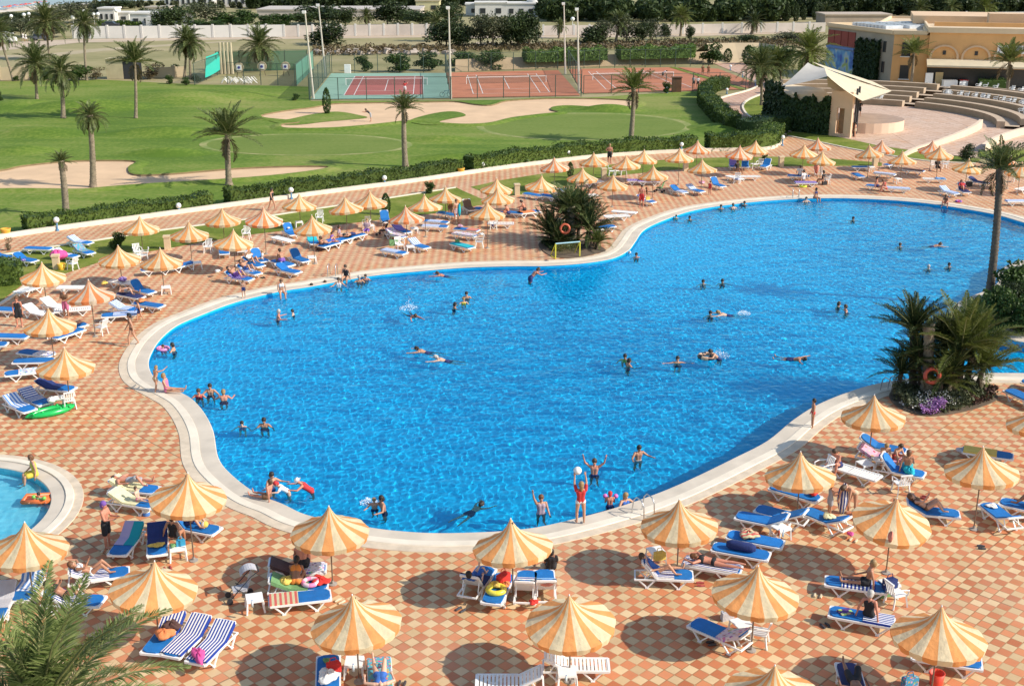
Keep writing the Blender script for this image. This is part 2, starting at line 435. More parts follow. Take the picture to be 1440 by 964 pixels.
for nm,out,dep,mf,mw in (('pool',pool,1.45,M_mos,M_water),('paddling_pool',kids,.5,M_mos2,M_water2)):
    b=MB(); b.poly([setz(out,-dep)]); b.strip(setz(out,-dep),setz(out,-.005),closed=True)
    fo=struct(nm+'_floor',b.mesh(nm+'_floor',mf)); fo.cycles.is_caustics_receiver=True
    wo=struct(nm+'_water',water_mesh(nm+'_water',out,.07,mw,3,1.0 if nm=='pool' else .6)); wo.cycles.is_caustics_caster=True
    b=MB(); z=.03
    rings=[(-.04,.00),(0,z),(.62,z),(.64,z+.03),(.98,z+.03),(1.0,z),(1.4,z-.005),(1.42,-.02)]
    if nm=='paddling_pool': rings=[(-.03,.0),(0,z),(.5,z),(.52,z+.05),(.8,z+.05),(.82,z),(1.15,z-.005),(1.17,-.02)]
    mids=[0,0,0,1,1,2,2]
    lo=[setz(offset(out,d),zz) for d,zz in rings]
    for i in range(len(lo)-1): b.strip(lo[i],lo[i+1],mids[i],closed=True)
    struct(nm+'_coping',b.mesh(nm+'_coping',[M_cop,M_copw,M_cops]))
hole1=offset(pool,1.3); hole2=offset(kids,1.05)

# ================================================================ ground sheets
def drymat():
    m,nt,p=newmat('dry_ground'); a=noise(nt,.035,5,None,.6); b=noise(nt,.6,4); c=noise(nt,.05,4,None,.6,sx=(.3,2.2,1))
    f=mth(nt,'ADD',mth(nt,'MULTIPLY',a,.45),mth(nt,'ADD',mth(nt,'MULTIPLY',b,.2),mth(nt,'MULTIPLY',c,.4)))
    nt.links.new(ramp(nt,f,[(.38,(.17,.16,.055)),(.52,(.27,.235,.10)),(.66,(.38,.30,.17))]),p.inputs['Base Color']); p.inputs['Roughness'].default_value=.95; return m
def lawnmat(name,dark,light,dryc,scale=.05):
    m,nt,p=newmat(name); a=noise(nt,scale,5,None,.6); b=noise(nt,2.2,5); c=noise(nt,.3,4,None,.6,sx=(.25,1.3,1))
    f=mth(nt,'ADD',mth(nt,'MULTIPLY',a,.5),mth(nt,'ADD',mth(nt,'MULTIPLY',b,.3),mth(nt,'MULTIPLY',c,.25)))
    nt.links.new(ramp(nt,f,[(.45,dark),(.53,light),(.63,dryc)]),p.inputs['Base Color']); p.inputs['Roughness'].default_value=.9; p.inputs['Specular IOR Level'].default_value=.15
    bp=N(nt,'ShaderNodeBump'); bp.inputs['Strength'].default_value=.5; bp.inputs['Distance'].default_value=.06; nt.links.new(noise(nt,9,4),bp.inputs['Height']); nt.links.new(bp.outputs[0],p.inputs['Normal']); return m
M_dry=drymat()
M_lawn=lawnmat('lawn',(.11,.15,.02),(.165,.20,.03),(.24,.235,.06),.3)
M_golf=lawnmat('fairway',(.085,.150,.018),(.14,.205,.030),(.24,.25,.07),.035)
M_green=lawnmat('putting_green',(.12,.175,.032),(.15,.20,.04),(.18,.22,.055),.05)
M_ring=lawnmat('fringe_grass',(.17,.23,.06),(.25,.27,.09),(.34,.32,.14),.4)
b=MB(); b.poly([[(-900,5,0),(900,5,0),(900,1500,0),(-900,1500,0)],hole1,hole2],z=-.04); struct('ground',b.mesh('ground',M_dry))
TS=.363
M_deck=tilemat('checker_tiles',(.57,.205,.085),(.63,.45,.25),(.30,.15,.06),TS,44.3,(.0,.3))
kerb_px="-160,365 0,336.5 83,324 186,310 280,297 378,283.5 470,271 560,259.5 640,248 700,239 770,230 840,222 920,216.5 1000,213 1060,212 1085,210 1098,204 1103,196"
kerb=catmull(pts(kerb_px),4)
deckt=list(kerb)+pts("1110,190 1165,200 1212,211 1300,225 1440,232 1900,245")
k0=deckt[0]; kN=deckt[-1]
outer=[Vector((k0.x,k0.y,0))]+deckt[1:]+[Vector((kN.x,20,0)),Vector((-60,20,0)),Vector((-60,k0.y,0))]
b=MB(); b.poly([outer,hole1,hole2],z=0); struct('pool_deck',b.mesh('pool_deck',M_deck))
# kerb wall along the upper path
b=MB(); lo=offset(kerb,.0,False); hi=offset(kerb,-.35,False) if offset(kerb,.35,False)[5].y<kerb[5].y else offset(kerb,.35,False)
b.strip(setz(lo,0),setz(lo,.32)); b.strip(setz(lo,.32),setz(hi,.32)); b.strip(setz(hi,.32),setz(hi,-.04)); struct('path_kerb',b.mesh('path_kerb',M_copw))
def sheet(name,px,z,mat,sm=4,closed=True):
    l=pts(px); l=catmull(l,sm,True) if sm else l
    b=MB(); b.poly([l],z=z); return struct(name,b.mesh(name,mat)),l
LZ=.02
lawn1="-100,372 0,357 60,347 136,336.5 222,323 347,307 446,292 500,284 560,275 639,262.5 650,268 680,281 679,288 661,291 612,300 560,306 510,312 430,321 360,329 320,335 277,342 208,354 139,369 94,384 60,392 35,398 0,424 -70,452"
sheet('lawn',lawn1,LZ,M_lawn,0)
sheet('lawn',"662,263 700,254.5 759,245 800,238.5 861,231.5 939,224.5 1002,222 1082,220.5 1140,221 1178,224 1240,229 1240,233.5 1160,233.5 1063,234.5 1009,235.5 939,239.5 883,245.5 846,250 798,261 744,272.5 712,276 688,282 684,272",LZ,M_lawn,0)
sheet('lawn',"1101,184.5 1130,186 1165,190 1200,197 1236,205 1300,214 1355,221 1380,224 1372,229 1300,225 1212,211.5 1165,202 1110,191",.014,M_lawn,0)
sheet('lawn',"1378,212 1440,211 1520,214 1520,232 1440,228 1400,224 1376,220",.03,M_lawn,0)
# low kerbs on the lawns
for px in ("-100,374 0,359 60,349 136,338 222,324.5 347,308.5 446,293.5 500,285.5 560,276.5 639,264","1110,191.5 1165,202.5 1212,212 1300,226 1372,230","-70,455 0,427 35,401"):
    l=catmull(pts(px),4); b=MB(); r=offset(l,.22,False); b.strip(setz(l,0),setz(l,.09)); b.strip(setz(l,.09),setz(r,.09)); b.strip(setz(r,.09),setz(r,0)); struct('lawn_kerb',b.mesh('lawn_kerb',M_copw))
# golf course grass
golf=list(kerb)[3:]
l=[Vector((p.x,p.y,0)) for p in golf]+pts("1094,190 1070,186 1045,180 1022,170 1008,158 998,145 990,128 985,127.5 925,131 815,138 632,141.5 437,142 437,122 360,120 280,119 200,115 140,112 0,114.5 -500,117")
l.append(Vector((-160,golf[0].y-10,0))); 
b=MB(); b.poly([l],z=-.008); struct('fairway',b.mesh('fairway',M_golf))
def gsheet(n,px,z,m):
    o,l=sheet(n,px,z,m,4)
    if n=='bunker':   # turf lip standing a little over the sand
        if area(l)<0: l=list(reversed(l))
        b=MB(); R_=[setz(offset(l,d),q) for d,q in ((1.3,-.03),(.55,.16),(.12,.20),(-.10,.17),(-.16,.0))]
        for i in range(4): b.strip(R_[i],R_[i+1],0 if i<3 else 1,closed=True)
        struct('bunker_lip',b.mesh('bunker_lip',[M_golf,plain((.20,.14,.07),.95,.2,1)],False))
    return o,l
gsheet('bunker',"0,241 30,235 90,228.5 150,227 192,228.5 182,237 190,247 240,246 330,238.5 400,235.5 460,235.5 452,240 400,247 330,253 200,261 150,265 115,268 60,267.5 0,267.5 -150,272 -150,256",.012,M_sand)
gsheet('bunker',"368,163 400,157 440,152 470,147 530,145.5 600,144.5 640,144 668,148 690,149 712,143 760,140 810,139.5 870,141 896,144.5 885,151 850,152.5 800,150 778,152 776,156 786,159 760,162 720,167 690,174 655,176 618,174 600,171 575,171 520,177 470,181 430,182 398,181 396,176 420,173 400,170 372,167",.012,M_sand)
gsheet('grass_tongue',"372,168 400,169 440,161 475,157.5 508,163 516,166 490,169 455,172 425,175.5 402,176 385,172",.05,M_golf)
gsheet('grass_tongue',"575,171 596,163 625,157.5 645,158 655,163 636,167 618,171.5 628,175 600,176",.05,M_golf)
def mound(px,py,rx,ry,h,rz=0):
    c=at(px,py); m=MB(); n,k=48,10; vs=[]; ca,sa=math.cos(rz),math.sin(rz)
    for i in range(k+1):
        t=i/k
        for j in range(n):
            a=2*math.pi*j/n; w=1+.10*math.sin(2*a+px)+.07*math.sin(3*a); x=rx*t*w*math.cos(a); y=ry*t*w*math.sin(a)
            vs.append((c.x+x*ca-y*sa,c.y+x*sa+y*ca,-.03+h*(.5+.5*math.cos(math.pi*t))))
    m.add(vs,[(i*n+j,(i+1)*n+j,(i+1)*n+(j+1)%n,i*n+(j+1)%n) for i in range(k) for j in range(n)])
    o=struct('grass_mound',m.mesh('grass_mound',M_golf,True)); return o
for r in ((60,188,8,4,.8,.05),(235,188,9,4,.9,.1),(120,152,12,6,1.2,.1),(255,140,12,7,1.2,.1),(30,150,10,6,.9,.0),(858,155,6,2.2,.8,-.05),(1010,182,4,5,.7,.2),(330,135,9,5,.8,.1),(620,196,6,2.5,.5,0),(235,216,6,2.5,.7,.1),(30,212,6,3,.6,0),(640,222,7,2,.5,0)): mound(*r)
for cx,cy,rx,ry in ((822,178,152,19.5),(430,203.5,150,15.5)):
    for s,z,m in ((1.0,.004,M_ring),(.93,.010,M_green)):
        l=[at(cx+rx*s*math.cos(t*math.pi/32),cy+ry*s*math.sin(t*math.pi/32)) for t in range(64)]
        b=MB(); b.poly([l],z=z); struct('putting_green',b.mesh('putting_green',m))
# dirt road and tracks in the field
M_dirt=plain((.46,.36,.26),.95,.12,.2)
sheet('dirt_road',"-200,74 0,71 60,66 110,60 240,57 360,55.5 560,53 640,52 640,49 540,49.5 360,52 110,55 60,57 0,60 -200,60",-.02,M_dirt,0)
sheet('dirt_track',"0,78 60,76 140,68 240,62 330,57 335,58 240,64.5 150,71 80,79 0,82",-.024,plain((.38,.31,.19),.95,.12,.3),0)
sheet('beach',"-900,18 0,17.5 60,13 100,8 150,3 240,0.5 240,-6 -900,-6",-.02,plain((.62,.55,.45),.95,.08,.1),0)
b=MB(); b.poly([[(-1500,700,0),(-260,700,0),(-170,520,0),(-120,500,0)]+[tuple(p) for p in pts("30,9 0,14 -20,15.5 -900,16")]],z=-.012)
struct('sea',b.mesh('sea',plain((.12,.17,.22),.25,.2,.08)))
sheet('sand_track',"640,51 780,49 960,47 1080,44 1160,41 1160,44 1080,48 960,51.5 780,53 640,54",-.02,M_dirt,0)
# path to the tennis courts
M_path=tilemat('path_tiles',(.50,.27,.19),(.56,.38,.28),(.36,.24,.18),.5,44,wear=.7)
pa="1103,192 1070,180 1045,172 1030,165 1010,155 1003,148 1005,142 1020,136 1050,128 1068,122 1066,117 1040,104 1010,92 1004,89 1020,88 1045,88 1050,92 1062,100 1080,108 1086,120 1080,130 1062,136 1048,142 1043,150 1048,160 1060,168 1085,178 1110,186"
b=MB(); l=pts(pa); b.poly([l],z=.004); struct('path',b.mesh('path',M_path))
sheet('verge',"1043,150 1048,143 1062,137 1100,128 1170,125 1170,190 1110,187 1085,179 1060,169 1048,161",.008,M_lawn,0)
for px in ("1103,191 1070,180 1030,165 1008,154 1003,148 1006,142 1020,136 1050,128 1064,122","1110,187 1085,179 1060,169 1048,161 1043,151 1048,143 1062,136 1080,130"):
    l=catmull(pts(px),4); b=MB(); r=offset(l,.25,False); b.strip(setz(l,0),setz(l,.18)); b.strip(setz(l,.18),setz(r,.18)); b.strip(setz(r,.18),setz(r,0)); struct('path_kerb',b.mesh('path_kerb',M_copw))
M_plaza=tilemat('plaza_paving',(.52,.36,.27),(.60,.46,.36),(.40,.26,.18),.6,2,wear=.8)
sheet('plaza',"1165,190 1200,197 1236,205 1300,214 1372,222 1376,212 1400,208 1520,205 1900,200 1900,120 1250,118 1180,125 1160,150",.018,M_plaza,0)
sheet('forecourt',"1240,131 1330,133 1400,136 1460,139 1900,139 1900,121 1250,121",.03,plain((.60,.50,.40),.85,.1,.25),0)
# courts
def quadc(name,px,mat,z): l=pts(px); b=MB(); b.poly([l],z=z); struct(name,b.mesh(name,mat)); return l
M_clay=plain((.44,.155,.075),.9,.12,.4); M_line=plain((.72,.70,.66),.7,.05,2)
M_gc=plain((.22,.36,.27),.85,.1,.3); M_rc=plain((.36,.10,.08),.85,.1,.3)
c1=quadc('tennis_court',"437,140 634,138 628,103 466,103.5",M_gc,.03)
c2=quadc('tennis_court',"634,138 816,134.5 785,99 627,102.5",M_clay,.03)
c3=quadc('tennis_court',"820,131.5 1045,126 945,95 800,97.5",M_clay,.03)
c4=quadc('tennis_court',"1050,124 1072,121 1010,97 953,95 ",M_clay,.03)
def bil(q,u,v): # q: near-left, near-right, far-right, far-left
    return q[0].lerp(q[1],u).lerp(q[3].lerp(q[2],u),v)
def court(q,u0,u1,v0,v1,inner,z,gap):
    b=MB()
    if inner is not None:
        b.poly([[bil(q,u0,v0),bil(q,u1,v0),bil(q,u1,v1),bil(q,u0,v1)]],z=z,mi=1)
    w=.0055; wl=.010
    def ln(a,c): 
        A=bil(q,*a); B=bil(q,*c); d=(B-A).normalized(); n=Vector((-d.y,d.x,0))*.05
        b.poly([[A-n,B-n,B+n,A+n]],z=z+.01)
    du=(u1-u0); s=.125
    for u in (u0,u1,u0+du*s,u1-du*s): ln((u,v0),(u,v1))
    ln((u0,v0),(u1,v0)); ln((u0,v1),(u1,v1)); vm=(v0+v1)/2
    ln((u0+du*s,vm-.22),(u1-du*s,vm-.22)); ln((u0+du*s,vm+.22),(u1-du*s,vm+.22)); ln(((u0+u1)/2,vm-.22),((u0+u1)/2,vm+.22))
    struct('court_markings',b.mesh('court_markings',[M_line,inner or M_line]))
    t=thing('tennis_net',gap[0],'tennis net',tuple(bil(q,(u0+u1)/2,vm)))
    A=bil(q,u0-.03,vm)-t.location; B=bil(q,u1+.03,vm)-t.location
    for P in (A,B): m=MB(); m.tube([(P.x,P.y,0),(P.x,P.y,1.07)],.05,6); part('post',m.mesh('post',M_white),t)
    m=MB(); m.add([(A.x,A.y,.08),(B.x,B.y,.08),(B.x,B.y,.95),(A.x,A.y,.95)],[(0,1,2,3)]); part('netting',m.mesh('netting',M_mesh),t)
    m=MB(); m.bar((A.x,A.y,1.0),(B.x,B.y,1.0),.03,.09); part('tape',m.mesh('tape',M_line),t)
def meshmat(col,fac):
    m,nt,p=newmat('netting'); p.inputs['Base Color'].default_value=rgb(col); p.inputs['Roughness'].default_value=.8
    t=N(nt,'ShaderNodeBsdfTransparent'); mx=N(nt,'ShaderNodeMixShader'); mx.inputs[0].default_value=fac
    nt.links.new(t.outputs[0],mx.inputs[1]); nt.links.new(p.outputs[0],mx.inputs[2]); nt.links.new(mx.outputs[0],nt.nodes['Material Output'].inputs[0]); return m
M_mesh=meshmat((.04,.06,.05),.30); M_mesh2=meshmat((.03,.13,.07),.8); M_mesh3=meshmat((.02,.40,.30),.95); M_mesh4=meshmat((.03,.07,.06),.5)
court(c1,.22,.80,.12,.86,M_rc,.034,("net across the red court with the green surround",))
court(c2,.18,.78,.12,.86,None,.034,("net across the clay court between two pairs of floodlight masts",))
court(c3,.16,.72,.12,.86,None,.034,("net on the clay court beyond the second green's palm",))
M_post=plain((.05,.08,.06),.6,.1,3)
def cfence(A,B,h,n,label,mat,pm=M_post,name='court_fence'):
    A=Vector(A);B=Vector(B); t=thing(name,label,'fence',(A.x,A.y,0))
    d=B-A
    for i in range(n+1):
        p=d*(i/n); m=MB(); m.tube([(p.x,p.y,0),(p.x,p.y,h)],.06,5); part('post',m.mesh('post',pm),t)
    m=MB(); m.add([(0,0,.05),(d.x,d.y,.05),(d.x,d.y,h-.1),(0,0,h-.1)],[(0,1,2,3)]); part('mesh_panel',m.mesh('mesh_panel',mat),t)
    m=MB(); m.bar((0,0,h),(d.x,d.y,h),.06,.06); part('top_rail',m.mesh('top_rail',pm),t); return t
FM=meshmat((.05,.08,.06),.10)
cfence(bil(c1,0,-.03),bil(c1,1,-.03),3,5,'see-through fence along the near edge of the green-edged court',FM)
cfence(bil(c1,0,1.03),bil(c1,1,1.03),3,5,'see-through fence behind the green-edged court, before the bushes',FM)
cfence(bil(c1,-.01,0),bil(c1,-.01,1),3.4,5,'dark green mesh fence down the leftmost side of the courts',M_mesh4)
cfence(bil(c2,0,-.03),bil(c2,1,-.03),3,5,'see-through fence along the near edge of the middle clay court',FM)
cfence(bil(c2,0,1.03),bil(c2,1,1.03),3,5,'see-through fence behind the middle clay court',FM)
cfence(bil(c2,-.004,0),bil(c2,-.004,1),3.2,4,'mesh fence between the green-edged court and the middle clay court',M_mesh)
cfence(bil(c3,-.01,0),bil(c3,-.01,1),3.2,5,'mesh fence between the middle and the far clay court',M_mesh)
cfence(bil(c3,0,-.03),bil(c3,1,-.03),2.6,6,'low fence in front of the clay court beside the curving path',FM)
cfence(bil(c3,0,1.03),bil(c3,1.2,1.03),3,8,'tall fence behind the clay court under the clipped hedge',FM)
b=MB(); A=bil(c3,1.0,1.0); B=bil(c3,1.0,0); d=(B-A).normalized(); n=Vector((-d.y,d.x,0))*.5
b.poly([[A-n,B-n,B+n,A+n]],z=.06); struct('grass_strip',b.mesh('grass_strip',M_lawn))
# floodlight masts
for (bx,by,tx,ty,lab) in ((441,139,429,18,'leaning floodlight mast at the near left corner of the courts'),(458,108,448,8,'floodlight mast behind the leaning one at the green court'),(634,139,631,12,'floodlight mast between the green-edged court and the clay'),(795,104,793,6,'floodlight mast behind the fence between the clay courts'),(814,131,812,14,'floodlight mast in front, between the clay courts')):
    p=at(bx,by); q=atD(tx,ty,p.y); t=thing('floodlight_mast',lab,'mast',p,0,'floodlight masts at the tennis courts')
    v=q-p; m=MB(); m.tube([(0,0,0),v*.5,v],[.17,.13,.09],7); part('pole',m.mesh('pole',plain((.55,.50,.42),.6,.08,1)),t)
    m=MB(); m.box(v+Vector((-.1,-.25,.1)),(.5,.35,.35)); m.box(v+Vector((-.1,0,-.15)),(.3,.5,.08)); part('lamp',m.mesh('lamp',M_white),t)
# ================================================================ vegetation
LM_palm=leafmat((.045,.070,.016),(.16,.19,.065),'palm_leaf',1.5,.2)
LM_palmy=leafmat((.07,.10,.015),(.20,.235,.06),'palm_leaf',1.5,.3)
LM_palmd=leafmat((.018,.034,.010),(.065,.095,.028),'palm_leaf',1.5,.15)
LM_hedge=leafmat((.026,.056,.009),(.105,.155,.026),'hedge_leaf',.5,.2)
LM_tree=leafmat((.018,.034,.010),(.060,.085,.025),'tree_leaf',.25,.15,.25)
LM_olive=leafmat((.040,.050,.022),(.105,.115,.055),'tree_leaf',.25,.15,.25)
LM_bush=leafmat((.020,.050,.010),(.075,.125,.025),'bush_leaf',.8,.2,.2)
LM_bushb=leafmat((.035,.075,.012),(.12,.19,.035),'bush_leaf',.8,.2,.2)
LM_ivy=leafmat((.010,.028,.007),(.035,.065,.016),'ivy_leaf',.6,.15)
LM_brown=leafmat((.07,.050,.025),(.17,.125,.06),'dry_leaf',.8,.1)
M_trunk=plain((.24,.19,.13),.95,.35,5,bump=.8)
M_trunkl=plain((.34,.28,.20),.95,.3,7,bump=.8)
M_barkd=plain((.09,.065,.045),.95,.3,5,bump=.6)
M_bark=plain((.16,.12,.08),.95,.3,3,bump=.6)
M_rachis=plain((.20,.20,.07),.7,.15,2)

def crown_mesh(name,seed,nf,nl,L=1.0,up=80,dn=-35,bend=1.25,lw=.018,ll=.26,mats=None,dead=4,vw=1.0):
    rg=np.random.default_rng(seed); Q=[]; MI=[]; ex=MB()
    for i in range(nf+dead):
        isd=i>=nf
        k=i/max(1,nf-1)
        th=R(up+(dn-up)*min(1,k)**1.0)+rg.normal()*.10
        if isd: th=R(-48)+rg.normal()*.15
        ph=i*2.39996+rg.normal()*.12
        LL=L*rg.uniform(.82,1.08)*(1 if not isd else .7)*(.78+.22*min(1,k*3))
        bd=bend*rg.uniform(.7,1.25)*(.55+.6*math.cos(max(0,th)))
        n=12; p=np.zeros(3); P=[p.copy()]; T=[]
        sidew=rg.normal()*.25
        for s in range(n):
            a=th-bd*((s+.5)/n)**1.4; q=ph+sidew*(s/n)
            d=np.array([math.cos(a)*math.cos(q),math.cos(a)*math.sin(q),math.sin(a)]); T.append(d)
            p=p+d*LL/n; P.append(p.copy())
        P=np.array(P); T=np.array(T+[T[-1]])
        m=nl
        s=np.linspace(.14,1.0,m); idx=s*n; i0=np.minimum(idx.astype(int),n-1); fr=(idx-i0)[:,None]
        C=P[i0]*(1-fr)+P[i0+1]*fr; TT=T[i0]
        side=np.array([-math.sin(ph),math.cos(ph),0]); U=np.cross(TT,side); U/=np.linalg.norm(U,axis=1)[:,None]
        if U[0,2]<0: U=-U
        prof=ll*L*np.sin(np.pi*np.clip(s*.88+.10,0,1))**.6*(1.1-.5*s)
        for sg in (-1,1):
            D=TT*.75+side*sg*.75+U*(rg.uniform(.05,.45,m)[:,None])*vw; D+=rg.normal(size=(m,3))*.07; D[:,2]-=.10
            D/=np.linalg.norm(D,axis=1)[:,None]
            W=np.cross(D,U); W/=np.linalg.norm(W,axis=1)[:,None]
            ln=(prof*rg.uniform(.8,1.1,m))[:,None]; w=lw*L
            tip=C+D*ln; tip[:,2]-=.10*ln[:,0]
            Q.append(np.stack([C-W*w*.4,C+D*ln*.45-W*w,tip,C+D*ln*.45+W*w],axis=1)); MI+= [2 if isd else 0]*m
        ex.tube([P[0],P[4],P[8],P[12]],[.016*L,.011*L,.006*L,.002*L],4,mi=1 if not isd else 2,cap=False)
    return quadmesh(name,np.concatenate(Q),mats,MI,ex)
CM={}
for key,lm in (('n',LM_palm),('y',LM_palmy),('d',LM_palmd)):
    mm=[lm,M_rachis,LM_brown]
    CM[key+'0']=crown_mesh('crown',3,40,34,up=86,dn=-28,bend=.95,lw=.013,ll=.22,vw=1.5,mats=mm,dead=5)
    CM[key+'1']=crown_mesh('crown',8,28,34,up=86,dn=2,bend=.70,lw=.013,ll=.21,vw=1.6,mats=mm,dead=3)
    CM[key+'2']=crown_mesh('crown',15,36,34,up=80,dn=-38,bend=1.35,lw=.013,ll=.22,vw=1.3,mats=mm,dead=8)
LM_big=leafmat((.075,.12,.025),(.30,.35,.12),'palm_leaf',2.5,.25)
CM['big']=crown_mesh('crown',21,36,100,L=1.0,up=84,dn=-6,bend=.95,lw=.0046,ll=.20,mats=[LM_big,M_rachis,LM_brown],dead=3)
CM['low']=crown_mesh('crown',31,34,62,up=86,dn=14,bend=.60,lw=.0075,ll=.19,mats=[LM_palmd,M_rachis,LM_brown],dead=2,vw=1.6)
CM['lowy']=crown_mesh('crown',35,32,62,up=86,dn=12,bend=.70,lw=.0075,ll=.19,mats=[LM_palmy,M_rachis,LM_brown],dead=1,vw=1.6)
def trunk_mesh(v,r0,r1,mat,seed=0,rings=None):
    rg=random.Random(seed); L=v.length; n=rings or max(6,int(L/.22)); m=MB()
    P=[];Rr=[]
    for i in range(n+1):
        t=i/n; bow=math.sin(math.pi*t)*.03*L*(1 if seed%2 else -1)
        for (dt,f) in ((0,1.10),(.5/n,.93)):
            tt=t+dt
            if tt>1.0001: break
            P.append(Vector((v.x*tt+bow*.4,v.y*tt,v.z*tt))); 
            r=(r0+(r1-r0)*tt)*(1+.35*math.exp(-tt*18))*f*(1+.25*math.exp(-((tt-1)*9)**2))
            Rr.append(r*rg.uniform(.95,1.05))
    m.tube(P,Rr,9); return m.mesh('trunk',mat,True)
def palm(px,by,cx,cy,fr,label,kind='n0',r=.22,mat=None,cat='palm tree',group=None,pos=None,name='palm_tree',zoff=0):
    p=pos or at(px,by); q=atD(cx,cy,p.y); t=thing(name,label,cat,p,0,group)
    v=q-p; rad=fr*1.18/(F/(p.y*CP+(CH-q.z)*SP))
    part('trunk',trunk_mesh(v,r,r*.72,mat or M_trunk,int(px)),t)
    part('crown',CM[kind],t,v-Vector((0,0,.1)),(0,0,random.uniform(0,6.28)),rad)
    return t
gp='date palms standing on the golf course'
for row in (
 (52,139,50,88,36,'palm on the fairway with an upright feathery crown, nearest the sandy field','n0'),
 (89,166,85,100,34,'thick-stemmed palm with a wide drooping crown on the fairway','n2'),
 (70,84,65,30,33,'very full dark palm rising beside the parked dark car','n0'),
 (122,113,118,32,26,'tall thin palm in front of the white boundary wall','n2'),
 (19,114,-4,44,30,'leaning bare trunk of a palm at the far left edge','n0'),
 (191,166,189,86,38,'slender palm in the middle of the fairway with open fan of fronds','n1'),
 (131,263,126,162,28,'tall palm with stubby windblown crown beside the left bunker','n2'),
 (93,302,86,226,20,'short shaggy palm trunk with a tuft of few fronds behind the hedge','n1'),
 (322,260,320,188,50,'broad feathery palm at the tip of the left bunker','n1'),
 (570,234,568,152,28,'palm with upright crown standing just behind the long hedge','n1'),
 (887,198,891,124,36,'palm on the oval putting green edge behind the hedge','y1'),
 (367,100,365,62,33,'wide low palm behind the archery netting','n0'),
 (259,110,262,56,27,'left one of the pair of palms beside the round bushes','n0'),
 (268,111,267,60,27,'right one of the pair of palms beside the round bushes','n2')):
    palm(*row[:5],row[5],row[6],group=gp,r=.28 if row[0] in (131,322,89,93,570,887) else .2)
for row in (
 (1071,148,1070,92,34,'palm on the grass inside the bend of the path','n0',.22),
 (1141,122,1139,72,40,'big arching palm behind the stage canopy','y0',.25),
 (1100,118,1092,88,28,'low palm between the path and the stage canopy','y0',.22),
 (1281,123,1285,74,27,'windswept palm before the peach building corner','y1',.22),
 (1415,139,1420,86,36,'palm in the clipped hedge square before the shop awnings','y1',.25),
 (865,62,871,30,20,'palm among the dark trees behind the clay courts','n0',.3),
 (957,51,958,23,20,'palm before the pale wall above the clipped court hedge','y0',.3),
 (1057,48,1061,30,17,'shaggy round palm by the pale wall above the path','d0',.4),
 (786,54,788,36,13,'small palm left of the twin floodlight masts','n0',.25),
 (515,37,515,22,14,'small palm behind the boundary wall, left of the round tree','n0',.25),
 (612,58,614,32,21,'palm touching the boundary wall behind the green-edged court','n2',.35),
 (1293,28,1294,12,18,'palm on the skyline above the flat roof, over its skylights','n0',.3),
 (1383,30,1385,10,22,'rightmost palm on the skyline above the peach building','y0',.3),
 (1336,27,1338,11,17,'palm on the skyline between the two above the roof','n2',.3),
 (1160,32,1162,16,15,'palm behind the back corner of the peach building','d0',.3)):
    palm(*row[:5],row[5],row[6],r=row[7],group='palms around the buildings and the far wall')
# tall palm by the pool and the clumps
palm(1391,418,1406,236,50,'tall lone palm with a long bare trunk at the right side of the pool','n1',r=.25,mat=plain((.13,.105,.08),.95,.35,5,bump=.8))
palm(803,341,803,290,44,'thick grey-stemmed palm carrying the orange ring, amid the left clump','n1',r=.36,mat=M_trunkl,group='palm clump at the narrow of the pool')
for i,(x,y,cx,cy,fr,k,lb) in enumerate(((778,342,774,326,40,'low','low dark palm left of the grey stem in the narrow-side clump'),(824,345,828,322,44,'low','low green palm right of the grey stem in the narrow-side clump'),(802,337,796,300,38,'low','dark palm behind the grey stem in the narrow-side clump'),(838,350,840,340,26,'lowy','small yellowish palm at the right foot of the narrow-side clump'),(812,340,818,296,36,'low','upright palm just right behind the grey stem in the narrow-side clump'),(790,348,786,338,34,'low','spiky low palm at the front left of the narrow-side clump'))):
    palm(x,y,cx,cy,fr,lb,k,r=.14,mat=M_barkd,group='palm clump at the narrow of the pool')
for i,(x,y,cx,cy,fr,k,r,lb) in enumerate(((1303,556,1306,456,10,'n1',.30,'cut-topped brown palm stump carrying the red lifebuoy'),(1284,545,1285,462,58,'low',.2,'dark palm left of the stump in the big clump'),(1345,555,1352,488,80,'lowy',.22,'largest green palm of the big clump, leaning over the right water'),
   (1327,545,1328,476,48,'low',.2,'dark upright palm behind the stump in the big clump'),(1262,552,1268,522,40,'low',.13,'small dark palm at the left foot of the big clump'),(1372,552,1384,515,62,'lowy',.14,'low palm at the right foot of the big clump'),(1322,562,1324,535,44,'lowy',.12,'young palm in front of the big clump beside the flowers'),
   (1358,548,1372,478,60,'lowy',.16,'yellow-green palm behind the largest one in the big clump'),(1338,560,1340,520,54,'low',.14,'dark bushy palm at the very heart of the big clump'),(1296,550,1292,505,50,'low',.13,'dark palm crowding the stump from the left in the big clump'))):
    palm(x,y,cx,cy,fr,lb,k,r=r,mat=M_barkd if i else M_trunk,group='palm clump by the pool bend')
# foreground palm: its crown only is in view
p=atD(58,1008,18.5); t=thing('palm_tree','great palm whose fronds fill the bottom left corner','palm tree',(p.x,p.y,0))
part('trunk',trunk_mesh(Vector((0,0,p.z)),.28,.22,M_trunk,1),t); part('crown',CM['big'],t,(0,0,p.z-.1),(0,0,.9),3.25)

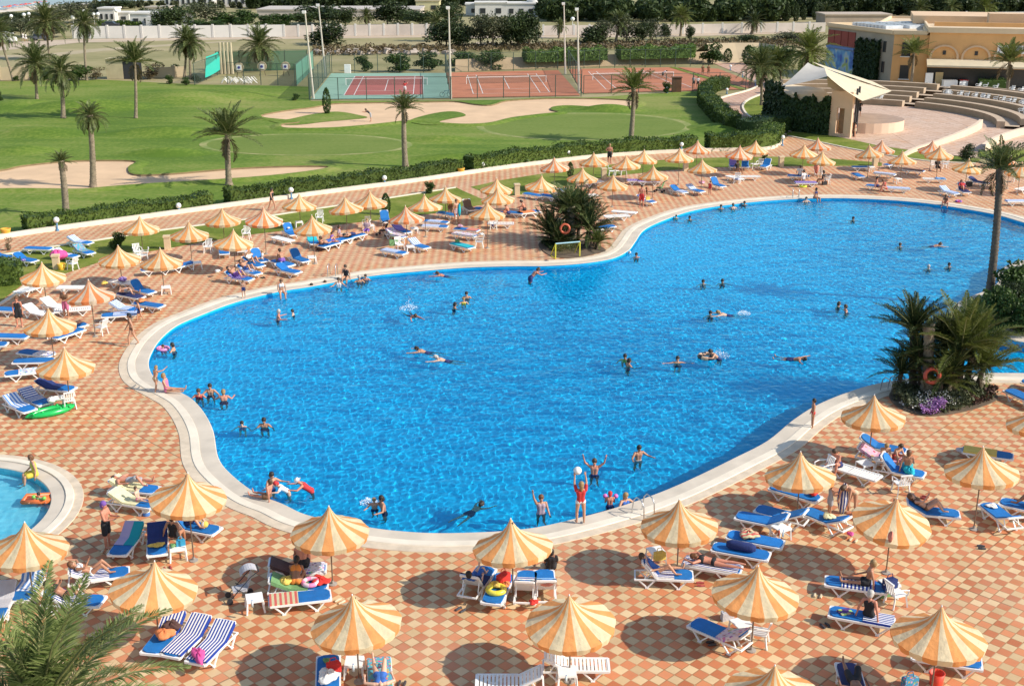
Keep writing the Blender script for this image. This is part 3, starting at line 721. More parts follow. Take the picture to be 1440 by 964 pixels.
# broadleaf trees: unit crown (about 1 wide, 1 tall, standing on z=0)
def tree_crown(seed,blobs,nleaf,size,mat,trunk=True):
    rg=np.random.default_rng(seed); C=[];  tot=sum(b[3]**2 for b in blobs)
    for (x,y,z,r,fz) in blobs:
        n=int(nleaf*r*r/tot); d=rg.normal(size=(n,3)); d/=np.linalg.norm(d,axis=1)[:,None]
        lum=1+.25*np.sin(d[:,0]*5+seed)*np.cos(d[:,1]*6+d[:,2]*4)
        rr=r*lum*rg.uniform(.55,1.05,n)**.6
        p=d*rr[:,None]; p[:,2]*=fz; C.append(p+np.array([x,y,z]))
    C=np.concatenate(C); return C
def blobs(seed,n,flat=.8,col=False,low=.35):
    rg=random.Random(seed); o=[]
    for i in range(n):
        a=i*2.4+rg.random(); rr=rg.uniform(.05,.36) if i else 0
        z=rg.uniform(low,.85)
        o.append((rr*math.cos(a),rr*math.sin(a),z,rg.uniform(.15,.26)*(1.15-.5*abs(z-.55)),flat))
    return o
TC={}
def mk(key,seed,nb,nl,size,mat,low=.35,flat=.8):
    C=tree_crown(seed,blobs(seed,nb,flat,low=low),nl,size,mat); Q=leafquads(C,size,np.random.default_rng(seed),.6)
    TC[key]=quadmesh('crown',Q,mat)
for s in range(3):
    mk('t%d'%s,40+s,20,3000,.036,LM_tree,.28); mk('o%d'%s,50+s,15,1700,.034,LM_olive); mk('b%d'%s,60+s,14,2600,.042,LM_bush,.12,.7); mk('d%d'%s,80+s,16,2800,.038,LM_tree,.10,.9)
mk('r0',70,10,900,.04,leafmat((.05,.03,.02),(.12,.07,.05),'red_leaf',.5,.1),.12,.7)
mk('y0',71,10,700,.04,LM_brown,.2,.8)
C=[];rg=np.random.default_rng(5); n=1300; zz=rg.uniform(0,1,n); rr=.42*np.sin(np.pi*np.clip(zz*.9+.08,0,1))**.6*rg.uniform(.7,1.05,n); aa=rg.uniform(0,6.28,n)
TC['c0']=quadmesh('crown',leafquads(np.stack([rr*np.cos(aa),rr*np.sin(aa),zz],1),.05,rg,.6),LM_tree)
TC['c1']=quadmesh('crown',leafquads(np.stack([rr*np.cos(aa),rr*np.sin(aa),zz],1),.05,rg,.6),LM_bush)
def limbs(seed,h=.5):
    rg=random.Random(seed); m=MB(); m.tube([(0,0,0),(.01,0,h*.5),(0,.01,h)],[.035,.028,.02],6)
    for i in range(5):
        a=i*1.3+rg.random(); z=h*rg.uniform(.45,.9); m.tube([(0,0,z),(.1*math.cos(a),.1*math.sin(a),z+.12),(.22*math.cos(a),.22*math.sin(a),z+.26)],[.016,.011,.004],4)
    return m.mesh('trunk',M_bark)
TK=[limbs(s) for s in range(3)]
def tree(px,by,ty,wpx,kind,label,cat='tree',name='tree',group='trees beyond the courts and the field',dep=None,dx=0):
    if name!='cypress' and group and 'spit' not in group and 'strip' not in group and by<100: wpx*=1.3; ty-=(by-ty)*.08
    p=at(px,by); q=atD(px,ty,p.y); k=F/(p.y*CP+(CH-q.z/2)*SP); W=wpx/k; H=q.z
    t=thing(name,label,cat,p,random.uniform(0,6.28),group)
    part('crown',TC[kind],t,(0,0,0),(0,0,0),(W*1.05,W*1.05 if dep is None else dep,H))
    if kind[0] in 'to': part('trunk',TK[int(px)%3],t,(0,0,0),(0,0,0),(H*.9,H*.9,H))
    else:
        m=MB(); m.tube([(0,0,0),(0,0,H*.5)],[.12,.05],6); part('trunk',m.mesh('trunk',M_bark),t)
    return t
T=[
 (460,63,34,50,'d0','big round dark bush standing alone in the dry field'),
 (458,34,9,62,'t0','broad dark tree behind the pale wall, over the lone field bush'),
 (430,36,18,36,'t1','dark tree left of the broad one behind the pale wall'),
 (400,37,20,30,'b1','light green shrubby tree behind the wall left of the floodlights'),
 (375,38,22,30,'b0','bush behind the pale wall above the archery net'),
 (486,37,12,30,'t2','dark tree close right of the broad one behind the wall'),
 (545,36,5,44,'t0','round-headed tree behind the wall, before the long low roof'),
 (572,33,14,26,'b2','bright green tree right of the round-headed one'),
 (592,38,16,40,'t1','tree behind the wall in front of the yellow house'),
 (632,35,5,30,'t2','tree between the yellow house and the white villas'),
 (628,66,28,46,'t0','dark tree at the leftmost end of the grove before the wall'),
 (648,67,38,34,'t2','dark bushy tree by the floodlight mast in the grove'),
 (676,67,24,30,'o0','thin-topped tree in the grove before the white villas'),
 (693,68,22,36,'o1','olive tree with visible stems in the middle of the grove'),
 (712,67,30,26,'t1','dark multi-stemmed shrub tree in the grove'),
 (728,67,18,34,'t2','tall dark tree before the villa dome'),
 (744,67,20,36,'t0','rightmost dark tree of the grove beside the wall gap'),
 (834,63,36,36,'d1','dark sloping bush at the left of the second grove'),
 (848,63,30,22,'o0','thin grey tree over the sloping bush'),
 (881,62,24,30,'o2','feathery grey tree of the second grove'),
 (904,62,33,22,'t1','dark tree right of the feathery grey one'),
 (915,61,28,24,'o1','slim grey tree leaning right in the second grove'),
 (935,56,34,14,'t0','small slim tree alone before the pale wall'),
 (970,58,37,10,'t2','thin sapling in front of the palm by the pale wall'),
 (513,100,76,24,'b0','small leafy tree behind the see-through court fence'),
 (562,101,74,38,'b1','wide dark green bush behind the green-edged court'),
 (603,99,74,32,'b2','bush by the white chair behind the green-edged court'),
 (650,92,73,34,'b0','scraggy bush at the left behind the middle clay court'),
 (688,98,72,32,'b1','dense bush with flat top behind the middle clay court'),
 (1002,90,62,26,'b2','tall clipped bush at the end of the hedge above the path'),
 (1023,88,70,11,'c1','small cypress against the sandy bank above the path'),
 (1052,90,66,16,'c1','cypress at the bend of the path beside the palms'),
 (1068,86,66,34,'b0','bushes on the bank above the path and the red figure'),
 (1100,92,66,40,'b1','bush mass behind the low palm at the stage'),
 (1053,60,50,28,'d2','dark low bush by the sandy track above the path'),
 (1108,58,46,34,'o0','greyish scrub before the far wall, left of the building'),
 (1130,60,50,30,'o2','scrub touching the peach building back corner'),
 (245,45,10,46,'t1','rounded dark tree before the arched white villa'),
 (207,33,12,18,'t2','small tree before the villa left wing'),
 (228,38,24,30,'b0','low bush at the foot of the arched villa'),
 (275,40,28,24,'b1','green bush right of the rounded tree by the villa'),
 (290,36,5,44,'o1','grey leafless-looking tree right of the arched villa'),
 (320,36,18,44,'b2','long green bush behind the white wall, middle part'),
 (345,38,14,30,'b0','bright tree behind the white wall beside the colonnade hotel'),
 (300,40,30,40,'b1','flat bush directly behind the white wall'),
 (110,32,4,46,'o0','grey-green tree at the beach end, above the tall thin palm'),
 (85,34,12,40,'o2','grey-green tree behind the full dark palm'),
 (140,28,6,34,'t0','dark tree right of the tall thin palm top'),
 (40,30,17,36,'t1','dark tree beside the globe lamps at the beach'),
 (12,32,18,34,'t2','dark tree at the far left before the beach'),
 (30,52,26,40,'o1','scrubby grey tree behind the white van'),
 (8,46,33,34,'b1','low hedge-like bush above the white van'),
 (70,52,34,50,'o0','scrub behind the parked dark car'),
 (170,12,1,30,'t1','dark tree above the villa left wing'),
 (60,112,98,30,'b1','bushes at the far end of the left fairway'),
 (110,113,90,40,'b0','bush mass beside the brown thicket'),
 (135,112,94,30,'y0','dry brown thicket at the fairway end'),
 (212,111,88,40,'y0','dead-leaved brown shrub beside the little stone hut'),
 (248,106,90,20,'b2','small leaning tree between hut and palm pair'),
 (239,118,105,12,'b1','clipped round bush, left one before the palm pair'),
 (262,120,108,13,'b2','clipped round bush, right one before the palm pair'),
 (277,116,104,14,'d1','dark bush against the netting left end'),
 (23,114,106,10,'b0','little ball bush beside the leaning bare palm trunk'),
 (0,145,128,10,'b2','small bush at the far left of the fairway'),
 (416,141,131,12,'b0','little bush beside a post left of the courts'),
 (460,160,124,14,'c1','climbing plant column on the grass tongue in the bunker'),
 (938,131,115,14,'b1','round bush beside the brown bin at the clay court'),
]
for r in T: tree(*r,**({'cat':'bush','name':'bush'} if r[4][0] in 'bdrcy' else {}))
# pine wood along the top, a mass, with single cypresses before it
def wood(name,label,x0,x1,by,ty,n,mat,sz,seed,dd=25):
    rg=np.random.default_rng(seed); Q=[]
    a=at(x0,by); b_=at(x1,by); nb=int((x1-x0)/2.6)
    for i in range(nb):
        u=rg.random(); p=a.lerp(b_,u)+Vector((0,rg.uniform(0,dd),0)); H=atD(720,ty,p.y).z*rg.uniform(.6,1.15); W=H*rg.uniform(.5,.95)
        m=n//nb; d=rg.normal(size=(m,3)); d/=np.linalg.norm(d,axis=1)[:,None]; d*=(rg.uniform(.5,1.0,m)**.5)[:,None]
        c=np.array([p.x,p.y,H*.55])+d*np.array([W*.6,W*.6,H*.48]); Q.append(leafquads(c,sz,rg,.6))
    o=solo(name,quadmesh(name,np.concatenate(Q),mat),label,'woodland',kind='stuff'); return o
wood('pine_wood','dark pine wood closing the view behind the far wall',765,1120,31,1,60000,LM_tree,.8,1)
wood('pine_wood','dark woodland behind the peach building roof',1120,1480,25,-2,50000,LM_tree,.8,2)
wood('tree_belt','belt of dark trees above the long low roof',350,640,13,-3,30000,LM_tree,1.0,3)
wood('tree_belt','green belt around the white villas by the beach',120,360,12,3,14000,LM_olive,.9,4,40)
wood('tree_belt','dark pines on the skyline over the white villas',630,790,9,-5,14000,LM_tree,1.0,5)
for i,(x,by,ty,w_) in enumerate(((1093,30,3,13),(1106,30,4,12),(1119,30,5,11),(1130,28,8,10),(1146,28,6,12))):
    tree(x,by,ty,w_,'c0','dark cypress, number %s of five from the left on the skyline by the building'%('one','two','three','four','five')[i],name='cypress',cat='cypress',group='cypresses behind the far wall')

# hedges: a leafy clipped body following a line
def hedge(px,h,w,label,cat='hedge',dens=52,size=.105,mat=None,name='hedge',seed=1,line=None,uneven=.075,closed=False):
    mat=mat or LM_hedge; rg=np.random.default_rng(seed)
    l=line or catmull(pts(px),5); o=l[0].copy(); V=[];NN=[]
    cum=[0]
    for i in range(1,len(l)): cum.append(cum[-1]+(l[i]-l[i-1]).length)
    LT=cum[-1]; n=int(LT*(w+2*h)*dens); u=np.sort(rg.uniform(0,LT,n)); prof=rg.uniform(-h-w/2,h+w/2,n)
    X=np.interp(u,cum,[p.x for p in l]); Y=np.interp(u,cum,[p.y for p in l])
    dx=np.gradient(np.array([p.x for p in l])); dy=np.gradient(np.array([p.y for p in l])); q=np.hypot(dx,dy); dx/=q; dy/=q
    DX=np.interp(u,cum,dx); DY=np.interp(u,cum,dy)
    wob=1+uneven*(np.sin(u*.9+seed)+.7*np.sin(u*2.3+1)+.5*np.sin(u*4.7))
    hh=h*wob; lat=np.where(np.abs(prof)<w/2,prof,np.sign(prof)*w/2); z=np.where(np.abs(prof)<w/2,1.0,1-(np.abs(prof)-w/2)/h)
    rnd=np.where(np.abs(prof)<w/2,1-.12*(2*np.abs(lat)/w)**3,1); 
    jit=rg.normal(size=(n,3))*.045
    C=np.stack([X-DY*lat,Y+DX*lat,hh*z*rnd],1)+jit
    C[:,2]=np.maximum(C[:,2],.03)
    # ends
    for e,sg in ((0,-1),(-1,1)):
        m=int(w*h*dens); a=rg.uniform(-w/2,w/2,m); z2=rg.uniform(0,h,m); k=0 if e==0 else len(l)-1
        C=np.vstack([C,np.stack([l[k].x-dy[k]*a+dx[k]*sg*.05,l[k].y+dx[k]*a+dy[k]*sg*.05,z2],1)])
    Q=leafquads(C-np.array(o),size,rg,.6)
    m=MB(); L1=offset(l,w/2-.12,False); L2=offset(l,-w/2+.12,False)
    hs=[max(.2,h*(1+uneven*(math.sin(c*.9+seed)+.7*math.sin(c*2.3+1)+.5*math.sin(c*4.7)))-.16) for c in cum]
    A=[p-o for p in L1]; B=[p-o for p in L2]; At=[Vector((p.x,p.y,hs[i])) for i,p in enumerate(A)]; Bt=[Vector((p.x,p.y,hs[i])) for i,p in enumerate(B)]
    m.strip(A,At);m.strip(At,Bt);m.strip(Bt,B); m.add([A[0],At[0],Bt[0],B[0]],[(0,1,2,3)]); m.add([A[-1],At[-1],Bt[-1],B[-1]],[(0,1,2,3)])
    return solo(name,quadmesh(name,Q,mat,extra=m),label,cat,o)
kl=offset(kerb,1.15,False)
if kl[5].y<kerb[5].y: kl=offset(kerb,-1.15,False)
cut=[(kl[i]) for i in range(len(kl))]
def seg(x0,x1):
    out=[]
    for p in cut:
        v=p.y*CP+CH*SP; x=720+F*p.x/v
        if x0<=x<=x1: out.append(Vector((p.x,p.y,0)))
    # refine
    r=[]
    for i in range(len(out)-1):
        for k in range(3): r.append(out[i].lerp(out[i+1],k/3))
    return r+[out[-1]]
hedge('',1.15,1.5,'long leafy hedge along the upper path, its left stretch with the shaggy palm behind',line=seg(20,300),seed=1)
hedge('',1.25,1.6,'long leafy hedge along the upper path, middle stretch up to the clay pot',line=seg(300,655),seed=2)
hedge('',1.45,1.8,'tall part of the path hedge behind the walking man without shirt',line=seg(652,978),seed=3)
hedge('',1.7,2.2,'last part of the path hedge, up to the globe lamp at the junction',line=seg(976,1092),seed=4)
hedge("1040,189 1060,190 1085,187 1098,184",1.9,2.6,'very dark thick hedge at the path junction',seed=5,mat=LM_ivy,dens=26)
hedge("1030,184 1015,172 1003,160 992,147 992,138",1.8,2.0,'hedge curving uphill beside the path to the courts',seed=6)
hedge("992,136 1004,128 1020,124",1.8,1.6,'short hedge at the gate of the clay court',seed=7)
hl=[p+Vector((0,1.0,0)) for p in catmull(pts('738,97 800,95 860,93 920,91.5 974,90'),6)]
hedge('',1.9,3.0,'left half of the clipped hedge row behind the clay courts',seed=8,dens=16,size=.2,line=hl[:len(hl)//2],uneven=.13,mat=LM_bushb).location.z=1.1
hedge('',1.9,3.0,'right half of the clipped hedge row behind the clay courts',seed=9,dens=16,size=.2,line=hl[len(hl)//2+1:],uneven=.13,mat=LM_bushb).location.z=1.1
hedge("0,398 30,396",1.5,1.8,'dark clipped hedge end at the left edge beside the white kerb',seed=10)
hedge("1265,129 1305,129.5",1.1,2.4,'clipped hedge block under the windswept palm',seed=11,dens=20,mat=LM_bush)
hedge("1376,126 1414,127",1.5,3.2,'square clipped hedge in front of the awnings',seed=12,dens=20,mat=LM_bush)
hedge("1395,142 1436,146",1.3,3.0,'clipped hedge at the foot of the palm above the benches',seed=13,dens=20,mat=LM_bush)
hedge("140,36.5 200,37",1.2,2.5,'low trimmed hedge behind the white wall',seed=14,dens=8,size=.35)
def bushy(px,by,ty,wpx,kind,label,g=None): return tree(px,by,ty,wpx,kind,label,cat='bush',name='bush',group=g)
gs='small clipped shrubs on the lawn strip'
bushy(166,351,325,23,'b0','round leafy shrub beside the white chairs on the lawn',gs)
bushy(543,302,272,15,'c1','clipped cylinder shrub by the pushchair',gs)
bushy(605,272,255,16,'b1','shrub standing alone on the upper path edge',gs)
bushy(802,250,228,11,'c1','slim clipped shrub below the globe lamp behind the parasols',gs)
bushy(1075,231,215,14,'b2','shrub behind the white chair near the path junction',gs)
bushy(1358,226,202,24,'d1','dark round bush before the curved cream wall',gs)
bushy(12,352,334,14,'y0','dry twiggy plant beside the upper path',gs)
# planting beds
def bed(name,px,mat,z=.05):
    l=catmull(pts(px),4,True); b=MB(); b.prism([(p.x,p.y) for p in l],-.02,z); struct(name,b.mesh(name,mat)); return l
M_soil=plain((.12,.085,.055),.95,.3,2)
bed('planting_bed',"757,344 775,338 800,336 830,341 852,352 838,357 815,362 790,363 770,358",M_soil)
bed('planting_bed',"1250,556 1265,545 1300,540 1350,540 1395,552 1402,562 1380,572 1350,580 1315,585 1290,583 1262,572",M_soil)
pen=[(Vector(p)) for p in catmull(pts("1341,432 1348,444 1380,461 1420,477 1470,484 1540,488 1600,497 1700,480 1700,380 1500,364.5 1450,365.5 1418,373.5 1404,384.5 1404,397 1386,409 1355,421"),4,True)]
inner=offset(pen,-1.5)
b=MB(); b.prism([(p.x,p.y) for p in inner],0.0,.12); struct('garden_bed',b.mesh('garden_bed',M_soil))
def cover(name,label,cat,poly,n,h,size,mat,seed,kind='stuff',lump=1.0):
    rg=np.random.default_rng(seed); xs=[p.x for p in poly]; ys=[p.y for p in poly]; C=[]
    while len(C)<n:
        x=rg.uniform(min(xs),max(xs)); y=rg.uniform(min(ys),max(ys))
        if inside((x,y),poly):
            hm=h*(.35+.65*abs(math.sin(x*.9*lump+seed)*math.cos(y*.7*lump+1.3*seed)))
            C.append((x,y,hm*rg.random()**.35))
    o=solo(name,quadmesh(name,leafquads(np.array(C),size,rg,.6),mat),label,cat,kind=kind); return o
cover('ground_cover','thick green shrubbery covering the garden spit beside the pool','shrubbery',inner,15000,1.6,.16,LM_bush,3)
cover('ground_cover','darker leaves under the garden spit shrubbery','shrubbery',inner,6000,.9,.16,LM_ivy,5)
fl=leafmat((.45,.42,.38),(.75,.72,.66),'white_flower',2,.1)
cover('flowers','small white blossoms dotted over the garden spit','flowers',inner,260,1.75,.06,fl,3)
cover('flowers','purple flowers at the front of the large palm bed','flowers',[Vector(p) for p in pts("1292,578 1300,570 1322,571 1330,580 1315,585 1298,585")],900,.7,.07,leafmat((.30,.12,.36),(.55,.30,.62),'purple_flower',2,.2),2)
cover('flowers','white flowers either side of the purple ones','flowers',[Vector(p) for p in pts("1262,572 1275,562 1350,566 1352,576 1320,582 1285,580")],500,.6,.05,fl,6)
cover('ground_cover','low scrubby plants in the large palm bed','undergrowth',[Vector(p) for p in pts("1252,560 1270,548 1390,548 1400,562 1350,579 1315,584 1275,576")],5000,.75,.09,LM_olive,8)
cover('ground_cover','reddish dark plants at the right of the large palm bed','undergrowth',[Vector(p) for p in pts("1340,560 1360,546 1395,552 1402,562 1370,573")],1800,.9,.09,leafmat((.05,.025,.02),(.13,.07,.05),'red_leaf',.8,.1),9)
cover('ground_cover','dark plants at the foot of the narrow-side palm clump','undergrowth',[Vector(p) for p in pts("760,344 775,339 800,337 815,345 800,356 775,354")],1800,.7,.09,LM_ivy,10)
for (px,by,ty,w_,k,lb) in ((1425,425,362,60,'b0','big leafy bush at the waterside right of the tall palm'),(1400,465,400,50,'b1','leafy bush below the tall palm trunk'),(1368,455,418,40,'o1','straw-coloured scrub at the tip of the garden spit'),(1440,470,415,60,'b2','bush with white blossoms at the right edge'),(1415,440,395,46,'t1','small dark tree with a thin pale stem behind the big palms')):
    tree(px,by,ty,w_,k,lb,cat='bush',name='bush',group='bushes on the garden spit')
# rubble bank behind the courts
rg=random.Random(4); m=MB()
for i in range(420):
    x=rg.uniform(440,1100); y=(72 if x<640 else 64)+rg.uniform(-2.5,2.5)+(3 if x<640 else 0); p=at(x,y); s=rg.uniform(.2,.8)*(1.2 if x<640 else .7)
    m.box((p.x,p.y,s*.3),(s*rg.uniform(.7,1.6),s,s*rg.uniform(.5,1)),Matrix.Rotation(rg.random()*3,3,'Z')@Matrix.Rotation(rg.random()*.6,3,'X'))
solo('rubble',m.mesh('rubble',plain((.40,.33,.27),.95,.3,.7)),'heap of pale stones and rubble along the field behind the courts','rubble',kind='stuff')
cover('scrub','dry straw scrub along the field edge behind the courts','scrub',[Vector(p) for p in pts("440,80 640,74 1140,66 1140,56 640,66 440,68")],9000,1.0,.3,LM_brown,12)
cover('scrub','green weeds among the dry field behind the courts','scrub',[Vector(p) for p in pts("640,68 1140,60 1140,52 640,62")],2200,.7,.26,LM_olive,13)
# ================================================================ buildings and far things
M_peach=plain((.70,.39,.155),.85,.10,.35); M_peach2=plain((.64,.44,.27),.85,.07,.5); M_roofc=plain((.62,.48,.32),.9,.1,.4)
M_bwhite=plain((.64,.61,.56),.8,.06,.3); M_cream=plain((.70,.54,.35),.85,.06,.5)
M_win=plain((.03,.035,.04),.2,.1,1); M_grey=plain((.36,.31,.24),.85,.1,.5); M_red=plain((.27,.055,.04),.8,.1,1); M_canvas=plain((.70,.60,.42),.8,.06,.7,trans=.2)
def tb(x0,x1,y0,y1,z0,z1,mb,mi=0): mb.box(((x0+x1)/2,(y0+y1)/2,(z0+z1)/2),(x1-x0,y1-y0,z1-z0),mi=mi)
# ---- peach shop building. local frame: origin at the front-left corner
o=at(1251,119); er=at(1440,124.5)
bt=thing('shop_building','large flat-roofed peach building with vaulted arches, awnings and a blue mural','building',o)
ang=math.atan2(er.y-o.y,er.x-o.x); bt.rotation_euler=(0,0,ang)
HB=7.3
b=MB(); tb(0,4.98,0,40,0,HB,b); part('wall',b.mesh('wall',M_peach),bt)
bk=atD(1160,35,o.y+40)
# side wall is a skewed wing; build as prism from the far corner
def loc(p): 
    v=p-o; c,s=math.cos(-ang),math.sin(-ang); return Vector((v.x*c-v.y*s,v.x*s+v.y*c,p.z))
bb=at(1160,101.5); lb=loc(bb)
b=MB(); b.prism([(0,0.02),(0,40),(lb.x+8,lb.y+4),(lb.x,lb.y)],0,HB-.02); part('side_wing',b.mesh('side_wing',M_grey),bt)  # side away from the sun: its shade is put into this darker wall colour
b=MB(); L=[(-.15,-.15),(lb.x-.15,lb.y-.1),(lb.x+8,lb.y+4.3),(0,40.2),(4.6,40.2),(4.6,-.15)]
b.prism([(x,y) for x,y in L],HB,HB+.25); part('roof',b.mesh('roof',M_roofc),bt)
pr=MB(); k=len(L)
for i in range(k):
    a=Vector((*L[i],HB+.40)); c=Vector((*L[(i+1)%k],HB+.40)); pr.bar(a,c,.35,.5)
part('parapet',pr.mesh('parapet',M_cream),bt)
# roof pieces
b=MB(); tb(3,17,16,30,8.1,9.3,b); part('roof_block',b.mesh('roof_block',M_peach2),bt)
b=MB(); tb(6,30,9.5,10,8.1,8.7,b); part('roof_wall',b.mesh('roof_wall',M_peach),bt)
b=MB(); tb(5,45,-.35,34,0,7.9,b); part('main_block',b.mesh('main_block',M_peach),bt)
b=MB(); tb(4.9,45.1,-.5,34.2,7.9,8.1,b); part('main_roof',b.mesh('main_roof',M_roofc),bt)
b=MB(); tb(4.8,45.1,-.62,-.32,7.75,8.5,b); tb(4.72,5.02,-.6,34,7.75,8.5,b); part('parapet',b.mesh('parapet',M_cream),bt)
b=MB(); tb(14,20,11,15,8.1,10.0,b); part('roof_hut',b.mesh('roof_hut',M_peach2),bt)
b=MB()
sdv=Vector((lb.x,lb.y,0)); sl=sdv.length; sd=sdv.normalized(); sn=Vector((sd.y,-sd.x,0))
if sn.x>0: sn=-sn
rg=random.Random(3); sk_=MB()
for i in range(9):
    for j in range(3):
        p=sd*(sl*.45+i*sl*.055)-sn*(5+j*4.2); sk_.box((p.x,p.y,HB+.5),(1.5,3.0,.5),Matrix.Rotation(math.atan2(sd.y,sd.x),3,'Z'))
part('skylights',sk_.mesh('skylights',plain((.62,.66,.70),.3,.15,1)),bt)
def sidepanel(name,u0,u1,z0,z1,mat,th=.12,label=None):
    a=sd*(sl*u0)+sn*th/2; c=sd*(sl*u1)+sn*th/2; m=MB(); mid=(a+c)/2
    m.box((mid.x,mid.y,(z0+z1)/2),((c-a).length,th,z1-z0),Matrix.Rotation(math.atan2(sd.y,sd.x),3,'Z')); part(name,m.mesh(name,mat),bt,label=label)
for i in range(4): sidepanel('panel',.555+i*.11,.655+i*.11,4.6,6.9,M_red,label='dark red panel')
sidepanel('fascia',.55,.99,4.1,4.5,plain((.10,.20,.45),.6,.1,1),.3)
mm_,nt,p=newmat('mural_paint'); nt.links.new(ramp(nt,noise(nt,.42,2),[(.36,(.03,.10,.42)),(.46,(.10,.32,.58)),(.54,(.42,.50,.52)),(.60,(.38,.45,.10)),(.68,(.05,.12,.45))]),p.inputs['Base Color'])
sidepanel('mural',.56,.99,.1,4.0,mm_,.10,label='blue and green painted mural')
sidepanel('door',.50,.53,0,4.2,M_white,.2)
for u,z in ((.10,4.6),(.10,1.6)): sidepanel('window',u,u+.035,z,z+1.6,M_win,.10)
for x in (1.9,): 
    for z in (4.3,1.0):
        m=MB(); m.box((x,-.06,z+.9),(1.3,.12,2.0)); w_=part('window',m.mesh('window',M_win),bt); m=MB(); m.box((x,-.12,z-.15),(1.6,.25,.12)); part('sill',m.mesh('sill',M_white),w_)
# vaulted arches on the facade
for i in range(6):
    cx=7.3+i*4.45; yy=-.35
    m=MB(); n=14; r0,r1=1.75,2.05; P0=[];P1=[]
    for k in range(n+1):
        a=math.pi*k/n; P0.append(Vector((cx+r0*math.cos(a),yy-.3,4.3+r0*.85*math.sin(a)))); P1.append(Vector((cx+r1*math.cos(a),yy-.3,4.3+r1*.85*math.sin(a))))
    m.strip(P0,P1); m.strip([p+Vector((0,.3,0)) for p in P1],P1); m.strip(P0,[p+Vector((0,.3,0)) for p in P0])
    m.add([P0[0],P1[0],P1[0]-Vector((0,0,1)),P0[0]-Vector((0,0,1))],[(0,1,2,3)]); m.add([P0[-1],P1[-1],P1[-1]-Vector((0,0,1)),P0[-1]-Vector((0,0,1))],[(0,1,2,3)])
    part('arch',m.mesh('arch',M_peach2),bt)
    m=MB(); m.box((cx,yy-.03,4.9),(.45,.1,.6)); part('window',m.mesh('window',M_win),bt)
m=MB(); m.add([(4.9,-.4,4.0),(21,-.4,4.0),(21,-3.4,3.3),(4.9,-3.4,3.3),(4.9,-3.4,3.05),(21,-3.4,3.05)],[(0,1,2,3),(3,2,5,4)]); part('awning',m.mesh('awning',M_canvas),bt)
m=MB(); m.add([(21.1,-.4,4.0),(44,-.4,4.0),(44,-3.4,3.3),(21.1,-3.4,3.3),(21.1,-3.4,3.05),(44,-3.4,3.05)],[(0,1,2,3),(3,2,5,4)]); part('awning',m.mesh('awning',M_canvas),bt)
m=MB(); m.box((12.9,-.38,1.4),(15.6,.14,2.6)); part('shopfront',m.mesh('shopfront',M_win),bt)
m=MB(); m.box((32.6,-.38,1.4),(22.5,.14,2.6)); part('shopfront',m.mesh('shopfront',M_win),bt)
# goods in the shade of the shop front
rg=random.Random(8); cols=[(.5,.1,.08),(.6,.5,.3),(.15,.25,.45),(.55,.45,.35),(.3,.12,.1)]
# ivy on the side wall
def ivy(A,B,z0,z1,n,label,size=.22,seed=0,ragged=.8,mat=None):
    A=Vector(A);B=Vector(B); rg=np.random.default_rng(seed); d=(B-A); L=d.length; nrm=Vector((d.y,-d.x,0)).normalized()
    if nrm.y>0 and abs(nrm.y)>.2: nrm=-nrm
    u=rg.uniform(0,1,n); top=z1-ragged*np.abs(np.sin(u*9+seed)+.5*np.sin(u*23))*.5; bot=z0+ragged*np.abs(np.sin(u*13+seed))*.7*(z0>0)
    z=bot+(top-bot)*rg.random(n); off=rg.uniform(.05,.45,n)
    C=np.stack([u*d.x+nrm.x*off,u*d.y+nrm.y*off,z],1)
    solo('ivy',quadmesh('ivy',leafquads(C,size,rg,.7,np.array([nrm.x,nrm.y,.25]),.5),mat or LM_ivy),label,'ivy',(A.x,A.y,0))
def wpt(v): c,s=math.cos(ang),math.sin(ang); return Vector((o.x+v.x*c-v.y*s,o.y+v.x*s+v.y*c,0))
ia=wpt(sd*sl*.16+sn*.15); ib=wpt(sd*sl*.50+sn*.15)
rgi=np.random.default_rng(3); d=ib-ia; nn=wpt(sn)-o
n=6500; u=rgi.random(n); z=rgi.random(n)**.9*(6.3-.7*np.abs(np.sin(u*11)))+.1; off=rgi.uniform(.05,.5,n)
solo('ivy',quadmesh('ivy',leafquads(np.stack([u*d.x+nn.x*off,u*d.y+nn.y*off,z],1),.28,rgi,.7,np.array([nn.x,nn.y,.2]),.5),LM_ivy),'big dark ivy sheet hanging on the shaded side wall of the building','ivy',(ia.x,ia.y,0))
# sign
st=thing('shop_sign','white sign with dark blue capitals above the awning','sign',(0,0,0))
sp_=wpt(Vector((16.7,-.72,0))); st.location=(sp_.x,sp_.y,5.55); st.rotation_euler=(0,0,ang)
m=MB(); m.box((0,0,0),(4.3,.15,1.15)); part('board',m.mesh('board',M_white),st)
tcu=bpy.data.curves.new('lettering','FONT'); tcu.body='MOOR CAFE'; tcu.size=.95; tcu.align_x='CENTER'; tcu.align_y='CENTER'; tcu.extrude=.02; tcu.space_character=.95
_to=bpy.data.objects.new('t',tcu); TMP.collection.objects.link(_to)
dg=tmpdg(); lm=bpy.data.meshes.new_from_object(_to.evaluated_get(dg),depsgraph=dg); bpy.data.objects.remove(_to); lm.materials.clear(); lm.materials.append(plain((.03,.02,.22),.5,.05,1))
part('lettering',lm,st,(0,-.1,0),(R(90),0,0),(.74,1,1))
